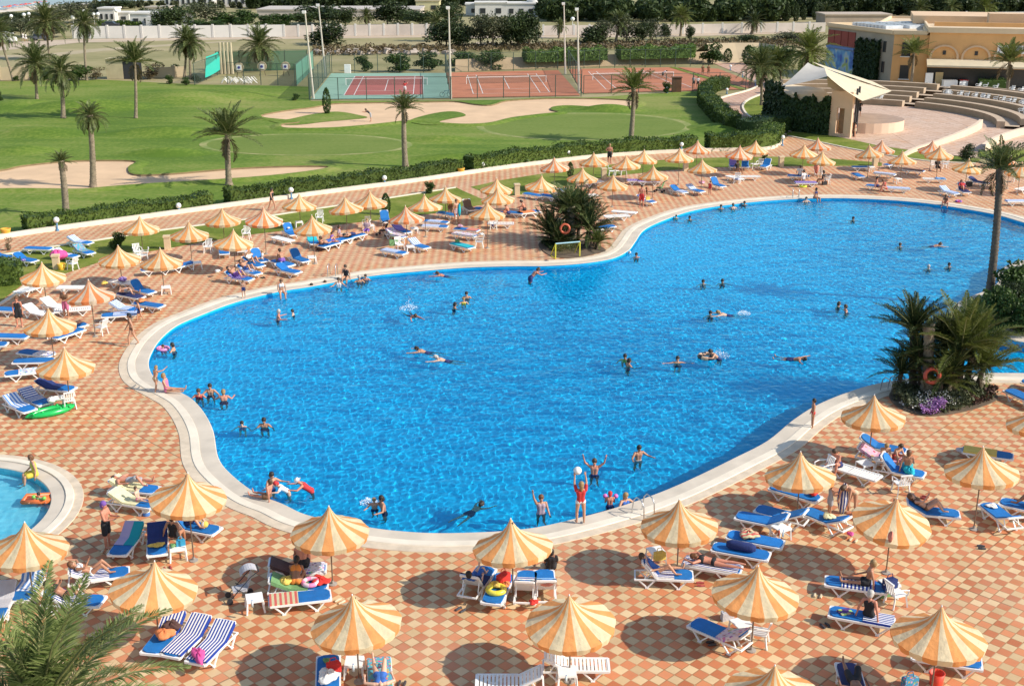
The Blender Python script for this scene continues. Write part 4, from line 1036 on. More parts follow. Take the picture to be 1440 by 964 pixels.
# stalls under the awning
def stall(px,by,w,h,mat,label,nm='stall',top=None):
    p=at(px,by); t=thing(nm,label,nm.replace('_',' '),p); m=MB(); m.box((0,0,h/2),(w,.9,h)); part('body',m.mesh('body',mat),t)
    m=MB(); m.box((0,0,h+.05),(w+.15,1.0,.1)); part('counter',m.mesh('counter',top or M_white),t)
stall(1336,124,2.3,1.1,M_white,'white counter under the awning, left of the red-topped one','shop_counter')
stall(1351.5,124,1.5,1.1,M_white,'white counter with red top under the awning','shop_counter',plain((.5,.04,.04),.6,.1,1))
for (px,by,c,l) in ((1305,123.5,M_white,'tall white notice board at the end of the awning'),(1319,122.5,plain((.55,.42,.22),.8,.1,1),'upright display of straw goods under the awning')):
    p=at(px,by); t=thing('display_board',l,'display board',p); m=MB(); m.box((0,0,1.2),(1.1,.12,1.9)); part('board',m.mesh('board',c),t); m=MB(); 
    for sx in (-.5,.5): m.bar((sx,-.1,0),(sx,.1,2.1),.07,.07)
    part('frame',m.mesh('frame',M_white),t)
for i in range(9):
    p=at(1366+i*8.5+(i%2)*2,121.3); m=MB(); m.box((0,0,.9),(.55,.4,1.2+.3*(i%3))); m.ball((0,0,1.75),.22,8,5)
    solo('clothes_rack',m.mesh('clothes_rack',plain(cols[i%5],.8,.3,4)),'rack of goods under the awning, number %d from the white counters'%(i+1),'goods rack',p,group='goods hung in the shop shade')
# ---- stage with canopy
pst=at(1180,191)
sw=at(1100,182); se=at(1166,190.5); sf=at(1196,194)
st=thing('stage_building','small ivy-grown stage house with a peach doorway panel','stage',pst)
def L2(p): return p-pst
b=MB(); b.prism([tuple((L2(q)).xy) for q in (sw,se,se+Vector((1.2,9,0)),sw+Vector((1,12,0)))],0,4.1); part('back_wall',b.mesh('back_wall',M_cream),st)
a=L2(se); c=L2(sf); d=(c-a); dn=d.normalized(); nrm=Vector((-dn.y,dn.x,0)); b=MB()
def wallseg(mb,a,c,z0,z1,th=.35):
    m_=(a+c)/2; mb.box((m_.x,m_.y,(z0+z1)/2),((c-a).length,th,z1-z0),Matrix.Rotation(math.atan2((c-a).y,(c-a).x),3,'Z'))
wallseg(b,a,a+d*.30,0,4.9); wallseg(b,a+d*.66,c,0,4.9); wallseg(b,a+d*.30,a+d*.66,3.1,4.9); wallseg(b,a+d*.30,a+d*.66,0,.35); part('front_panel',b.mesh('front_panel',plain((.70,.46,.30),.8,.06,1)),st)
b=MB(); wallseg(b,a+d*.30+nrm*.5,a+d*.66+nrm*.5,.3,3.1,.08); part('doorway',b.mesh('doorway',plain((.25,.17,.10),.8,.2,2)),st)
ps=at(1212,180); l=[(L2(ps).x+4.6*math.cos(t*math.pi/16),L2(ps).y+4.6*math.sin(t*math.pi/16)) for t in range(-10,17)]
b=MB(); b.prism(l,0,1.15,0,1); part('stage_platform',b.mesh('stage_platform',[plain((.70,.50,.36),.8,.06,1),plain((.34,.24,.18),.8,.15,1)]),st)
b=MB()
for q in (c+Vector((.6,1,0)),c+Vector((1.4,3,0)),c+Vector((.2,4,0))): b.tube([(q.x,q.y,0),(q.x,q.y,5.2)],.12,8)
part('column',b.mesh('column',M_dark),st)
ivy(sw,se,0,4.3,3800,'dark ivy covering the back wall of the stage',.2,4,1.4)
ivy(at(1075,172),at(1101,182),0,5.2,2600,'dark hanging creeper left of the stage wall',.22,6,.6)
cn=thing('canopy','pale canvas tent canopy peaked over the stage','canopy',pst)
def cp(px,py,D): return atD(px,py,D)-pst
D0=pst.y
A1=cp(1099,121,D0+1); A2=cp(1136,88,D0+7); A3=cp(1160,96,D0+6); A4=cp(1164,107,D0-1); A5=cp(1213,142,D0-3); A6=cp(1240,139.5,D0+2) if False else cp(1243,133,D0+1); A7=cp(1254,128,D0+9); A8=cp(1228,115,D0+13); A9=cp(1142,87,D0+10)
A0=cp(1130,116,D0-1)
def grid(q,nu=8,nv=8,sag=.35):
    m=MB(); vs=[]
    for j in range(nv+1):
        for i in range(nu+1):
            u,v=i/nu,j/nv; p=q[0].lerp(q[1],u).lerp(q[3].lerp(q[2],u),v)
            p=p-Vector((0,0,sag*4*u*(1-u)*.5+sag*4*v*(1-v)*.5)); vs.append(p)
    return vs,[(j*(nu+1)+i,j*(nu+1)+i+1,(j+1)*(nu+1)+i+1,(j+1)*(nu+1)+i) for j in range(nv) for i in range(nu)]
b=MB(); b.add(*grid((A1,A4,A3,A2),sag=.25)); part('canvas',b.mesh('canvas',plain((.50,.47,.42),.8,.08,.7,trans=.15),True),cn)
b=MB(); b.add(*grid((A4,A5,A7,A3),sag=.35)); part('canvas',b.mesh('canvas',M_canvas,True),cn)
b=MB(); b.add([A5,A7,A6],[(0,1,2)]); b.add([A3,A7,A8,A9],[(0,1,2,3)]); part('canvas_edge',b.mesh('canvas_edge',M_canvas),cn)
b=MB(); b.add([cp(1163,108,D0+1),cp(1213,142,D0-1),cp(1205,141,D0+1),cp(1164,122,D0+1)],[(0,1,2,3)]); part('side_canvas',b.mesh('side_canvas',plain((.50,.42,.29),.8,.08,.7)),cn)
# ---- amphitheatre benches
ac=at(1216,173); ac=Vector((ac.x-1,ac.y+2,0))
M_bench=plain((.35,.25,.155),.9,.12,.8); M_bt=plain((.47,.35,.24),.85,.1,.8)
def arcbench(r,a0,a1,label,h=.5,wd=.8,nm='stone_bench',cat='bench',mat=None,base=0):
    m=MB(); n=26; rows=[]
    t0=ac
    for rr,z in ((r,base),(r,base+h),(r+wd,base+h),(r+wd,base)):
        rows.append([Vector((rr*math.cos(R(a0+(a1-a0)*i/n)),rr*math.sin(R(a0+(a1-a0)*i/n)),z)) for i in range(n+1)])
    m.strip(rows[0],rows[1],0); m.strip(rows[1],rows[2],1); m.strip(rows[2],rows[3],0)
    for e in (0,-1): m.add([rows[k][e] for k in range(4)],[(0,1,2,3)],1)
    solo(nm,m.mesh(nm,mat or [M_bench,M_bt]),label,cat,(ac.x,ac.y,.02),group='curved stone benches of the open-air theatre')
names=['lowest','second','third','fourth','highest']
for i in range(5):
    r=16.2+i*2.5
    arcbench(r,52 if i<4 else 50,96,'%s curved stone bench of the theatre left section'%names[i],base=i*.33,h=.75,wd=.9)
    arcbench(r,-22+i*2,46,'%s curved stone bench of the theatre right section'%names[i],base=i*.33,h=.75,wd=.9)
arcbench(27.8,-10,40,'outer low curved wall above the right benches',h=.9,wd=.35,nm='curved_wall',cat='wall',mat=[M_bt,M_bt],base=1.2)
# riser decks between benches
for i in range(5):
    r=16.2+i*2.5; m=MB(); n=40; A=[Vector((ac.x+(r+.9)*math.cos(R(-24+122*k/n)),ac.y+(r+.9)*math.sin(R(-24+122*k/n)),(i+1)*.33)) for k in range(n+1)]
    B=[Vector((ac.x+(r+2.5)*math.cos(R(-24+122*k/n)),ac.y+(r+2.5)*math.sin(R(-24+122*k/n)),(i+1)*.33)) for k in range(n+1)]
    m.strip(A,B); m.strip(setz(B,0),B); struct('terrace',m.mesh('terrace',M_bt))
l=catmull(pts("1272,221 1290,213 1320,205 1350,195 1372,186 1381,180"),5); m=MB(); o2=offset(l,-.4,False); n=len(l)
hz=[.25+.75*i/n for i in range(n)]; T1=[Vector((p.x,p.y,hz[i])) for i,p in enumerate(l)]; T2=[Vector((p.x,p.y,hz[i])) for i,p in enumerate(o2)]
m.strip(l,T1); m.strip(T1,T2); m.strip(T2,o2); solo('curved_wall',m.mesh('curved_wall',plain((.70,.55,.40),.85,.06,1)),'low cream curved wall in front of the theatre floor','wall')
l=catmull(pts("1385,214 1400,204 1420,196 1440,190 1470,184"),5); m=MB(); o2=offset(l,-.4,False); m.strip(l,setz(l,.8)); m.strip(setz(l,.8),setz(o2,.8)); solo('curved_wall',m.mesh('curved_wall',plain((.70,.55,.40),.85,.06,1)),'cream wall behind the tall pool palm crown at the right edge','wall')
# ---- long boundary walls
def bwall(px,h,n,mat,pil,label,th=.3):
    l=pts(px); t=thing('boundary_wall',label,'wall',l[0]); o=l[0]
    for i in range(len(l)-1):
        a,c=l[i]-o,l[i+1]-o; m=MB(); m.bar(a+Vector((0,0,h/2)),c+Vector((0,0,h/2)),th,h); part('panel',m.mesh('panel',mat),t)
        k=max(1,int(n/(len(l)-1)))
        for j in range(k):
            p=a.lerp(c,j/k); m=MB(); m.box((p.x,p.y,h/2+.12),(.45,.5,h+.24)); part('pillar',m.mesh('pillar',pil),t)
bwall("104,54.5 200,54 300,53 400,52",2.7,14,M_bwhite,plain((.60,.57,.53),.85,.08,.4),'long bright white boundary wall behind the dry field')
bwall("400,52 480,51 560,50 640,49.5",2.5,12,plain((.52,.45,.39),.9,.12,.3),M_bwhite,'greyish continuation of the boundary wall with pale pillars')
bwall("764,50 850,49 960,48 1070,46 1160,45",2.2,16,plain((.54,.47,.41),.9,.12,.3),M_bwhite,'pale boundary wall behind the second grove and palms')
bwall("1316,31 1440,30 1520,30",2.5,6,M_bwhite,M_bwhite,'white wall on the skyline behind the peach building')
bwall("0,113 35,112 74,111",2.0,3,plain((.46,.37,.24),.9,.1,.4),plain((.46,.37,.24),.9,.1,.4),'low sandy wall behind the left fairway')
bwall("210,110 245,108.5 262,107.5",1.6,3,plain((.46,.37,.24),.9,.1,.4),plain((.46,.37,.24),.9,.1,.4),'low sandy wall behind the palm pair')
# retaining bank behind clay courts
l=pts("640,101 735,97 860,93 960,90 1000,88"); m=MB(); m.strip(l,[p+Vector((0,2.2,1.8)) for p in l]); m.strip([p+Vector((0,2.2,1.8)) for p in l],[p+Vector((0,8,.0)) for p in l]); struct('bank',m.mesh('bank',plain((.34,.25,.15),.95,.15,.3)))
l=pts("1000,89 1040,88 1075,88 1100,92"); m=MB(); m.strip(l,[p+Vector((0,6,3.0)) for p in l]); m.strip([p+Vector((0,6,3.0)) for p in l],[p+Vector((0,22,0)) for p in l]); struct('bank',m.mesh('bank',plain((.48,.37,.23),.95,.12,.3)))
# ---- far houses
def house(x0,x1,by,ty,dep,wallm,label,nwin=3,roof=None,dome=False,arch=False,extra=None):
    a=at(x0,by); c=at(x1,by); H=atD((x0+x1)/2,ty,a.y).z; W=(c-a).length; t=thing('house',label,'building',(a+c)/2)
    m=MB(); m.box((0,dep/2,H/2),(W,dep,H)); part('wall',m.mesh('wall',wallm),t)
    m=MB(); m.box((0,dep/2,H+.2),(W+.5,dep+.5,.4)); part('roof',m.mesh('roof',roof or wallm),t)
    for i in range(nwin):
        m=MB(); x=-W/2+W*(i+.5)/nwin; m.box((x,-.05,H*.45),(min(1.6,W/nwin*.45),.12,H*.38)); part('window',m.mesh('window',M_win),t)
    if dome:
        m=MB(); m.lathe([(2.2,0),(2.1,.9),(1.6,1.7),(.9,2.2),(.02,2.4)],14,(W*.2,dep/2,H+.3)); part('dome',m.mesh('dome',wallm,True),t)
    if arch:
        m=MB(); m.box((0,-1.2,H*.4),(W*.35,2.2,H*.8)); part('porch',m.mesh('porch',wallm),t)
        m=MB(); m.lathe([(W*.10,0),(W*.10,.1),(.01,.12)],16); 
        m2=MB(); m2.box((0,-2.35,H*.27),(W*.13,.1,H*.5)); part('doorway',m2.mesh('doorway',M_win),t)
    return t
M_glass=plain((.30,.33,.36),.3,.15,.5)
house(184,262,37,20,8,M_bwhite,'white villa with a central arched porch between glazed wings',5,arch=True,roof=M_bwhite)
house(205,236,30,12,8,M_bwhite,'upper white block with hipped roof over the arched villa',1,roof=M_grey)
house(140,162,32,13,6,M_bwhite,'plain white building left of the arched villa')
house(166,182,31,19,5,M_bwhite,'small white cube between two villas',1)
house(232,300,11,-8,10,M_bwhite,'white colonnaded hotel, left part on the skyline',9,roof=M_bwhite)
house(310,420,10,-8,10,M_bwhite,'white colonnaded hotel, right part on the skyline',12,roof=M_bwhite)
house(362,590,24,15,20,plain((.48,.42,.36),.9,.1,.2),'long low grey-pink roofed hall behind the round trees',0,roof=plain((.46,.41,.36),.9,.1,.2))
house(585,618,18,2,8,plain((.55,.50,.28),.85,.1,.4),'yellow house among the trees',2,roof=plain((.45,.38,.25),.9,.1,.3))
house(655,678,22,7,8,M_bwhite,'grey-shaded flat villa left of the bright white one',1)
house(668,712,24,5,8,M_bwhite,'bright white flat-roofed villa',2)
house(712,768,24,6,9,M_bwhite,'white villa with a small dome',4,dome=True)
house(1090,1104,12,-4,8,M_bwhite,'white house glimpsed between cypresses',1)
house(1206,1240,8,-6,8,M_bwhite,'white house behind the woodland over the roof',3)
house(1340,1372,10,-6,8,M_bwhite,'white house behind the skyline palms',3)
house(1160,1252,36,22,10,plain((.42,.32,.24),.95,.12,.4),'unfinished brown masonry block behind the shop roof',0,roof=plain((.45,.36,.28),.9,.1,.4))
house(1385,1424,34,22,8,M_peach2,'small peach penthouse at the right behind the roof',1)
# little stone hut on the golf course
p=at(172,111); t=thing('hut','small sandy hut with a dark doorway at the fairway end','hut',p); m=MB(); m.box((-1,1,1.5),(2.6,2.5,3.0)); part('wall',m.mesh('wall',plain((.50,.42,.26),.9,.1,1)),t); m=MB(); m.box((1.4,1,1.3),(2.3,2.4,2.6)); part('doorway',m.mesh('doorway',M_dark),t); m=MB(); m.box((.3,1,3.06),(5.2,3,.12)); part('roof',m.mesh('roof',plain((.50,.42,.26),.9,.1,1)),t)
# archery range
cfence(at(305,101),at(433,98),3.3,4,'dark green shade net along the back of the archery range',M_mesh2)
cfence(at(274,120),at(320,100),3.2,3,'grey net at the left end of the archery range',M_mesh)
cfence(at(417,121),at(441,98),3.2,3,'pale green net at the right end of the archery range',meshmat((.10,.27,.20),.75))
cfence(at(320,118),at(415,121),3.2,4,'see-through net along the front of the archery range',FM)
m=MB(); vs,fs=grid([at(289,115)+Vector((0,0,.6)),at(310,107)+Vector((0,0,1.0)),at(311,103)+Vector((0,0,3.6)),at(292,111)+Vector((0,0,3.4))],6,5,.2); m.add(vs,fs); solo('shade_net',m.mesh('shade_net',M_mesh3),'bright turquoise netting hung over the left archery fence','net')
M_hay=plain((.42,.34,.22),.9,.15,3)
for i,(x,y,lb) in enumerate(((337,106.5,'leftmost of the three round archery targets'),(369,105,'middle, palest of the three round archery targets'),(402,105,'rightmost of the three round archery targets'))):
    p=at(x,y+2); t=thing('archery_target',lb,'target',p,0,'archery targets'); m=MB(); m.tube([(0,0,1.5),(0,.25,1.5)],.75,16); part('straw_disc',m.mesh('straw_disc',M_hay),t)
    m=MB(); m.box((0,-.04,1.5),(.8,.05,.8)); pf=part('paper_face',m.mesh('paper_face',M_white),t); m=MB(); m.tube([(0,-.10,1.5),(0,-.07,1.5)],.22,12); part('bullseye',m.mesh('bullseye',plain((.05,.05,.25),.6,.1,2)),pf)
    m=MB(); m.bar((-.5,.3,0),(-.1,.2,1.6),.08,.08); m.bar((.5,.3,0),(.1,.2,1.6),.08,.08); part('stand',m.mesh('stand',M_bark),t)
m=MB(); rg=random.Random(5)
for i in range(30): 
    p=at(316+rg.random()*42,113+rg.random()*5); m.tube([(p.x-.5,p.y,0.03),(p.x,p.y,.6),(p.x+.5,p.y,.03)],.05,4)
solo('hurdles',m.mesh('hurdles',M_white),'jumble of low white hoops on the archery ground','hoops',kind='stuff')
for i in range(4):
    p=at(312+i*5,104); m=MB(); m.tube([(0,0,0),(0,0,5)],[.3,.2],7); solo('wooden_post',m.mesh('wooden_post',plain((.50,.42,.28),.9,.15,1)),'upright pale log, number %d of the row at the archery net'%(i+1),'post',p,group='pale log posts at the archery net')
# ---- vehicles by the field
def van(px,by):
    p=at(px,by); t=thing('van','white panel van parked at the far left on the sandy ground','van',p); m=MB()
    m.prism([(-2.8,-.95),(2.4,-.95),(2.4,.95),(-2.8,.95)],.45,2.1); m.add([(-2.8,-.85,2.1),(1.6,-.85,2.1),(1.6,.85,2.1),(-2.8,.85,2.1),(-2.8,-.8,2.35),(1.3,-.8,2.35),(1.3,.8,2.35),(-2.8,.8,2.35)],[(4,5,6,7),(0,1,5,4),(1,2,6,5),(2,3,7,6),(3,0,4,7)])
    m.prism([(2.4,-.9),(3.0,-.85),(3.0,.85),(2.4,.9)],.45,1.3); part('body',m.mesh('body',M_white),t)
    m=MB(); m.box((1.9,-.97,1.65),(.7,.06,.6)); m.box((2.43,0,1.7),(.06,1.5,.6)); part('window',m.mesh('window',M_win),t)
    for x in (-1.8,1.8):
        for y in (-.9,.9): m=MB(); m.tube([(x,y-.12,.38),(x,y+.12,.38)],.38,14); part('wheel',m.mesh('wheel',M_dark),t)
van(3,61)
def car(px,by,col,label,rz=0):
    p=at(px,by); t=thing('parked_car',label,'car',p,rz); m=MB()
    m.prism([(-2.1,-.85),(2.1,-.85),(2.1,.85),(-2.1,.85)],.35,.9); part('body',m.mesh('body',plain(col,.3,.05,1)),t)
    m=MB(); m.add([(-1.7,-.8,.9),(1.2,-.8,.9),(1.2,.8,.9),(-1.7,.8,.9),(-1.2,-.65,1.4),(.6,-.65,1.4),(.6,.65,1.4),(-1.2,.65,1.4)],[(4,5,6,7),(0,1,5,4),(1,2,6,5),(2,3,7,6),(3,0,4,7)]); part('cabin',m.mesh('cabin',M_win),t)
    for x in (-1.3,1.3):
        for y in (-.8,.8): m=MB(); m.tube([(x,y-.1,.32),(x,y+.1,.32)],.32,12); part('wheel',m.mesh('wheel',M_dark),t)
car(58,57,(.12,.13,.15),'dark car parked behind the full dark palm'); car(156,38,(.05,.05,.06),'black car parked behind the white wall')
# ---- lamps
def globe(px,by,ty,label,s=.22,post=None,g='globe lamps along the upper path'):
    p=at(px,by); H=atD(px,ty,p.y).z; t=thing('globe_lamp',label,'lamp',p,0,g)
    m=MB(); m.tube([(0,0,0),(0,0,H-s)],.07,8); m.tube([(0,0,0),(0,0,.12)],.14,8); part('post',m.mesh('post',post or M_lpost),t)
    m=MB(); m.ball((0,0,H),s,12,8); part('globe',m.mesh('globe',M_globe,True),t)
M_lpost=plain((.12,.26,.42),.5,.1,2); M_globe=plain((.80,.80,.76),.25,.03,2)
for x,by,ty,l in ((81,324.5,309,'globe lamp furthest left, over the upper path'),(252,300,289,'globe lamp above the parasol pair at the left hedge'),(410,280,267,'globe lamp beside the walker in black swimsuit'),(541,261.5,250,'globe lamp above the clipped cylinder shrub'),(679,240.5,231,'globe lamp right of the clay pot'),(799,225,214.5,'globe lamp behind the slim clipped shrub'),(958,214,203,'globe lamp between two parasols at the right hedge'),(1100,205,193,'globe lamp at the path junction corner')):
    globe(x,by,ty,l)
for x,by,ty,l in ((1005,142,135,'little globe lamp low on the curving path hedge'),(1022,132,126,'little globe lamp by the court gate'),(938,131,124,'little globe lamp on the round bush by the court'),(1027,99,93,'little globe lamp on the upper bend of the path'),(1044,109,102,'little globe lamp before the red figure'),(1062,121,114,'little globe lamp at the inner bend of the path')):
    globe(x,by,ty,l,.22,g='globe lamps near the courts')
for x,by,ty,l in ((17,34,23,'street lamp over the white van'),(35,33,21,'first of two lamps near the beach bushes'),(42,32.5,20,'second of two lamps near the beach bushes'),(104,40,25,'lamp left of the tall thin palm top'),(119,32,16,'lamp standing over the tall thin palm top'),(133,34,20,'lamp right of the tall thin palm'),(139,34,20,'lamp nearest the plain white building'),(165,33,15,'tall lamp before the small white cube'),(805,45,27,'tall pale lamp between the floodlight masts')):
    globe(x,by,ty,l,.5,M_white,g='street lamps at the beach end')
# clay and concrete bins, pots
M_bin=plain((.62,.48,.30),.8,.08,2)
for x,by,l in ((236,350,'cream litter bin on the lawn left of the parasols'),(727,274,'cream litter bin on the lawn behind the seated man'),(849,251,'cream litter bin near the white table on the lawn'),(964,240,'cream litter bin beside the purple lounger'),(1098,234,'cream litter bin standing alone at the lawn end'),(1230,233,'cream litter bin beside the white lounger under the parasols'),(80,378,'cream litter bin behind the yellow bucket')):
    p=at(x,by); t=thing('litter_bin',l,'bin',p,.2,'square cream litter bins'); m=MB(); m.box((0,0,.42),(.42,.42,.84)); part('body',m.mesh('body',M_bin),t); m=MB(); m.box((0,0,.9),(.5,.5,.12)); part('lid',m.mesh('lid',M_bin),t)
M_ochre=plain((.70,.36,.04),.6,.1,2)
for x,by,l in ((9,333,'ochre pot at the far left end of the hedge'),(648,245.5,'ochre pot on the kerb at the middle of the hedge')):
    m=MB(); m.lathe([(.22,0),(.34,.5),(.38,.62),(.30,.62),(.25,.2)],14); solo('flower_pot',m.mesh('flower_pot',M_ochre,True),l,'pot',at(x,by),group='ochre pots at the hedge')
m=MB(); m.lathe([(.2,0),(.26,.4),(.22,.4),(.18,.05)],14); solo('bucket',m.mesh('bucket',plain((.78,.45,.03),.5,.05,2),True),'yellow bucket under the pink towel by the white chair','bucket',at(87,379))
m=MB(); m.box((0,0,1.0),(1.3,.9,2.0)); t=thing('waste_bin','tall brown wooden box at the corner of the clay court','bin',at(951,129)); part('body',m.mesh('body',plain((.13,.06,.03),.8,.2,2)),t); m=MB(); m.box((0,0,2.05),(1.5,1.1,.1)); part('lid',m.mesh('lid',plain((.13,.06,.03),.8,.2,2)),t)
t=thing('bicycle','bicycle leaning at the corner of the green-edged court','bicycle',at(627,136.5)); 
for x in (-.52,.52): m=MB(); m.torus((x,0,.34),.32,.03,Matrix.Rotation(R(90),3,'X'),18,5); part('wheel',m.mesh('wheel',M_dark),t)
m=MB(); m.tube([(-.52,0,.34),(-.15,0,.85),(.4,0,.85),(.52,0,.34)],.03,5); m.tube([(-.15,0,.85),(0,0,.34),(.4,0,.85)],.03,5); m.tube([(.4,-.25,1.0),(.42,.25,1.0)],.025,5); part('frame',m.mesh('frame',plain((.03,.12,.2),.4,.1,2)),t)
m=MB(); m.box((0,0,.7),(1.0,.5,1.4)); solo('ball_box',m.mesh('ball_box',M_white),'white upright box behind the green-edged court','box',at(489,103))
# ================================================================ people
def remesh(mb,vox,sm=3):
    me=bpy.data.meshes.new('t'); me.from_pydata(mb.v,[],mb.f); ob=bpy.data.objects.new('t',me); TMP.collection.objects.link(ob)
    r=ob.modifiers.new('r','REMESH'); r.mode='VOXEL'; r.voxel_size=vox; r.use_smooth_shade=True
    s=ob.modifiers.new('s','SMOOTH'); s.factor=.5; s.iterations=sm
    dg=tmpdg(); ev=ob.evaluated_get(dg); out=bpy.data.meshes.new_from_object(ev,depsgraph=dg)
    bpy.data.objects.remove(ob); return out
def V(*a): return Vector(a)
def cone(mb,a,ra,b,rb):
    d=(b-a)
    if d.length<1e-4: mb.ball(a,ra,10,7); return
    mb.ball(a,ra,10,7); mb.ball(b,rb,10,7); mb.tube([a,b],[ra,rb],10)
class Pose:
    def __init__(s,t=(0,0,1),th=((.02,.05,-1),(.02,-.05,-1)),sh=((-.03,0,-1),(-.03,0,-1)),ua=((0,.22,-1),(0,-.22,-1)),fa=((.2,.05,-1),(.2,-.05,-1)),ft=((1,.2,-.1),(1,-.2,-.1)),fr=(1,0,0),hd=None,anchor='feet',lat=(0,1,0)):
        n=lambda v:Vector(v).normalized()
        t=n(t); lat=n(lat); fr=Vector(fr); fr=(fr-t*fr.dot(t)).normalized(); s.fr=fr; s.t=t
        J={}; J['pel']=V(0,0,0); J['waist']=t*.18; J['chest']=t*.38; J['neck']=t*.50
        hd=n(hd) if hd else t; J['head']=J['neck']+hd*.165; s.hd=hd
        hf=Vector(fr); hf=(hf-hd*hf.dot(hd)).normalized(); s.hf=hf
        for i,k in enumerate('LR'):
            sg=1-2*i
            J['hip'+k]=lat*.095*sg-t*.02; J['sho'+k]=t*.455+lat*.175*sg
            J['kne'+k]=J['hip'+k]+n(th[i])*.43; J['ank'+k]=J['kne'+k]+n(sh[i])*.40; J['toe'+k]=J['ank'+k]+n(ft[i])*.17
            J['elb'+k]=J['sho'+k]+n(ua[i])*.275; J['wri'+k]=J['elb'+k]+n(fa[i])*.245; J['han'+k]=J['wri'+k]+n(fa[i])*.085
        s.lat=lat
        if anchor=='feet': z=min(min(J[k].z for k in J)-.045,0); z=min(J[k].z-(.04 if k[:3] in('toe','ank') else .06) for k in J)
        elif anchor=='seat': z=-.115
        else: z=min(J[k].z for k in J)-.10
        for k in J: J[k]=J[k]-V(0,0,z)
        s.J=J
    def body(s,vox=.017):
        J=s.J; m=MB(); lat=s.lat; fr=s.fr
        for sg in (1,-1):
            cone(m,J['pel']+lat*.06*sg,.095,J['waist']+lat*.045*sg,.088); cone(m,J['waist']+lat*.045*sg,.088,J['chest']+lat*.07*sg,.105); cone(m,J['chest']+lat*.07*sg,.105,J['chest']+s.t*.07+lat*.10*sg,.07)
        cone(m,J['chest'],.10,J['neck'],.062); cone(m,J['neck']-s.t*.02,.055,J['head']-s.hd*.05,.052)
        h=J['head']; cone(m,h-s.hd*.035+s.hf*.015,.072,h+s.hd*.045,.090); m.ball(h-s.hd*.07+s.hf*.04,.045,8,6)
        cone(m,h-s.hd*.005+s.hf*.08,.014,h-s.hd*.035+s.hf*.105,.018)
        for sg in (1,-1): cone(m,h+lat*.086*sg-s.hd*.02,.016,h+lat*.09*sg+s.hd*.02,.02)
        for k in 'LR':
            cone(m,J['hip'+k],.098,J['kne'+k],.056); cone(m,J['kne'+k],.056,(J['kne'+k]*.65+J['ank'+k]*.35)-0*fr,.058); cone(m,J['kne'+k]*.65+J['ank'+k]*.35,.057,J['ank'+k],.036)
            cone(m,J['ank'+k],.038,J['toe'+k],.028); 
            cone(m,J['sho'+k],.060,J['elb'+k],.040); cone(m,J['elb'+k],.041,J['wri'+k],.027); cone(m,J['wri'+k],.028,J['han'+k],.033)
        me=remesh(m,vox,2)
        # fingers: four unequal, bent, plus a thumb from the side of the palm
        f=MB()
        for k,sg in (('L',1),('R',-1)):
            d=(J['han'+k]-J['wri'+k]).normalized(); a=d.cross(V(0,0,1)); a=a.normalized() if a.length>.2 else lat.copy(); b=d.cross(a)
            for i,ln in enumerate((.068,.078,.073,.058)):
                p0=J['han'+k]+a*(i-1.5)*.017; p1=p0+d*ln*.55+a*(i-1.5)*.004; p2=p1+(d*.8+b*.5*(-1)).normalized()*ln*.5
                f.tube([p0-d*.02,p1,p2],[.0095,.0085,.0065],5)
            p0=J['wri'+k]+d*.03; q=-a; p1=p0+(q*.7+d*.6).normalized()*.05; f.tube([p0,p1,p1+(d+q*.15).normalized()*.035],[.013,.0105,.008],5)
        nv=len(me.vertices); co=np.empty(nv*3,dtype=np.float32); me.vertices.foreach_get('co',co)
        vs=[tuple(c) for c in co.reshape(-1,3)]; fs=[tuple(p.vertices) for p in me.polygons]
        g=MB(); g.v=vs; g.f=fs; g.m=[0]*len(fs); g.add(f.v,f.f)
        bpy.data.meshes.remove(me); return g.mesh('body',M_skin[0],True)
    def cloth(s,kind):
        J=s.J; m=MB(); lat=s.lat; e=.014
        def tor(a,b,full=True):
            for sg in (1,-1): cone(m,a+lat*.058*sg,.095+e,b+lat*.055*sg,.094+e)
        if kind in('trunks','shorts'):
            tor(J['pel'],J['pel']+s.t*.09); fz=.35 if kind=='trunks' else .75
            for k in 'LR': cone(m,J['hip'+k],.098+e,J['hip'+k].lerp(J['kne'+k],fz),.098+e-.03*fz+.01)
        elif kind=='briefs':
            tor(J['pel'],J['pel']+s.t*.03)
            for k in 'LR': m.ball(J['hip'+k],.098+e*.7,10,7)
        elif kind in('swimsuit','dress','shirt'):
            for sg in (1,-1):
                cone(m,J['pel']+lat*.06*sg,.095+e,J['waist']+lat*.045*sg,.088+e); cone(m,J['waist']+lat*.045*sg,.088+e,J['chest']+lat*.07*sg,.105+e)
            if kind!='shirt':
                for k in 'LR': m.ball(J['hip'+k],.098+e*.8,10,7)
            if kind=='dress':
                for k in 'LR': cone(m,J['hip'+k],.105+e,J['hip'+k].lerp(J['kne'+k],.7),.10+e)
                cone(m,J['pel'],.11,J['hipL'].lerp(J['kneR'],.6),.10)
            if kind=='shirt':
                for k in 'LR': cone(m,J['sho'+k],.060+e,J['sho'+k].lerp(J['elb'+k],.6),.052+e)
                cone(m,J['chest'],.11,J['neck']-s.t*.03,.075)
        elif kind=='bikini':
            tor(J['pel'],J['pel']+s.t*.02)
            for k in 'LR': m.ball(J['hip'+k],.098+e*.6,10,7)
            for sg in (1,-1): cone(m,J['chest']+lat*.07*sg-s.t*.0,.105+e,J['chest']+lat*.065*sg+s.t*.035,.103+e)
        return remesh(m,.02,2)
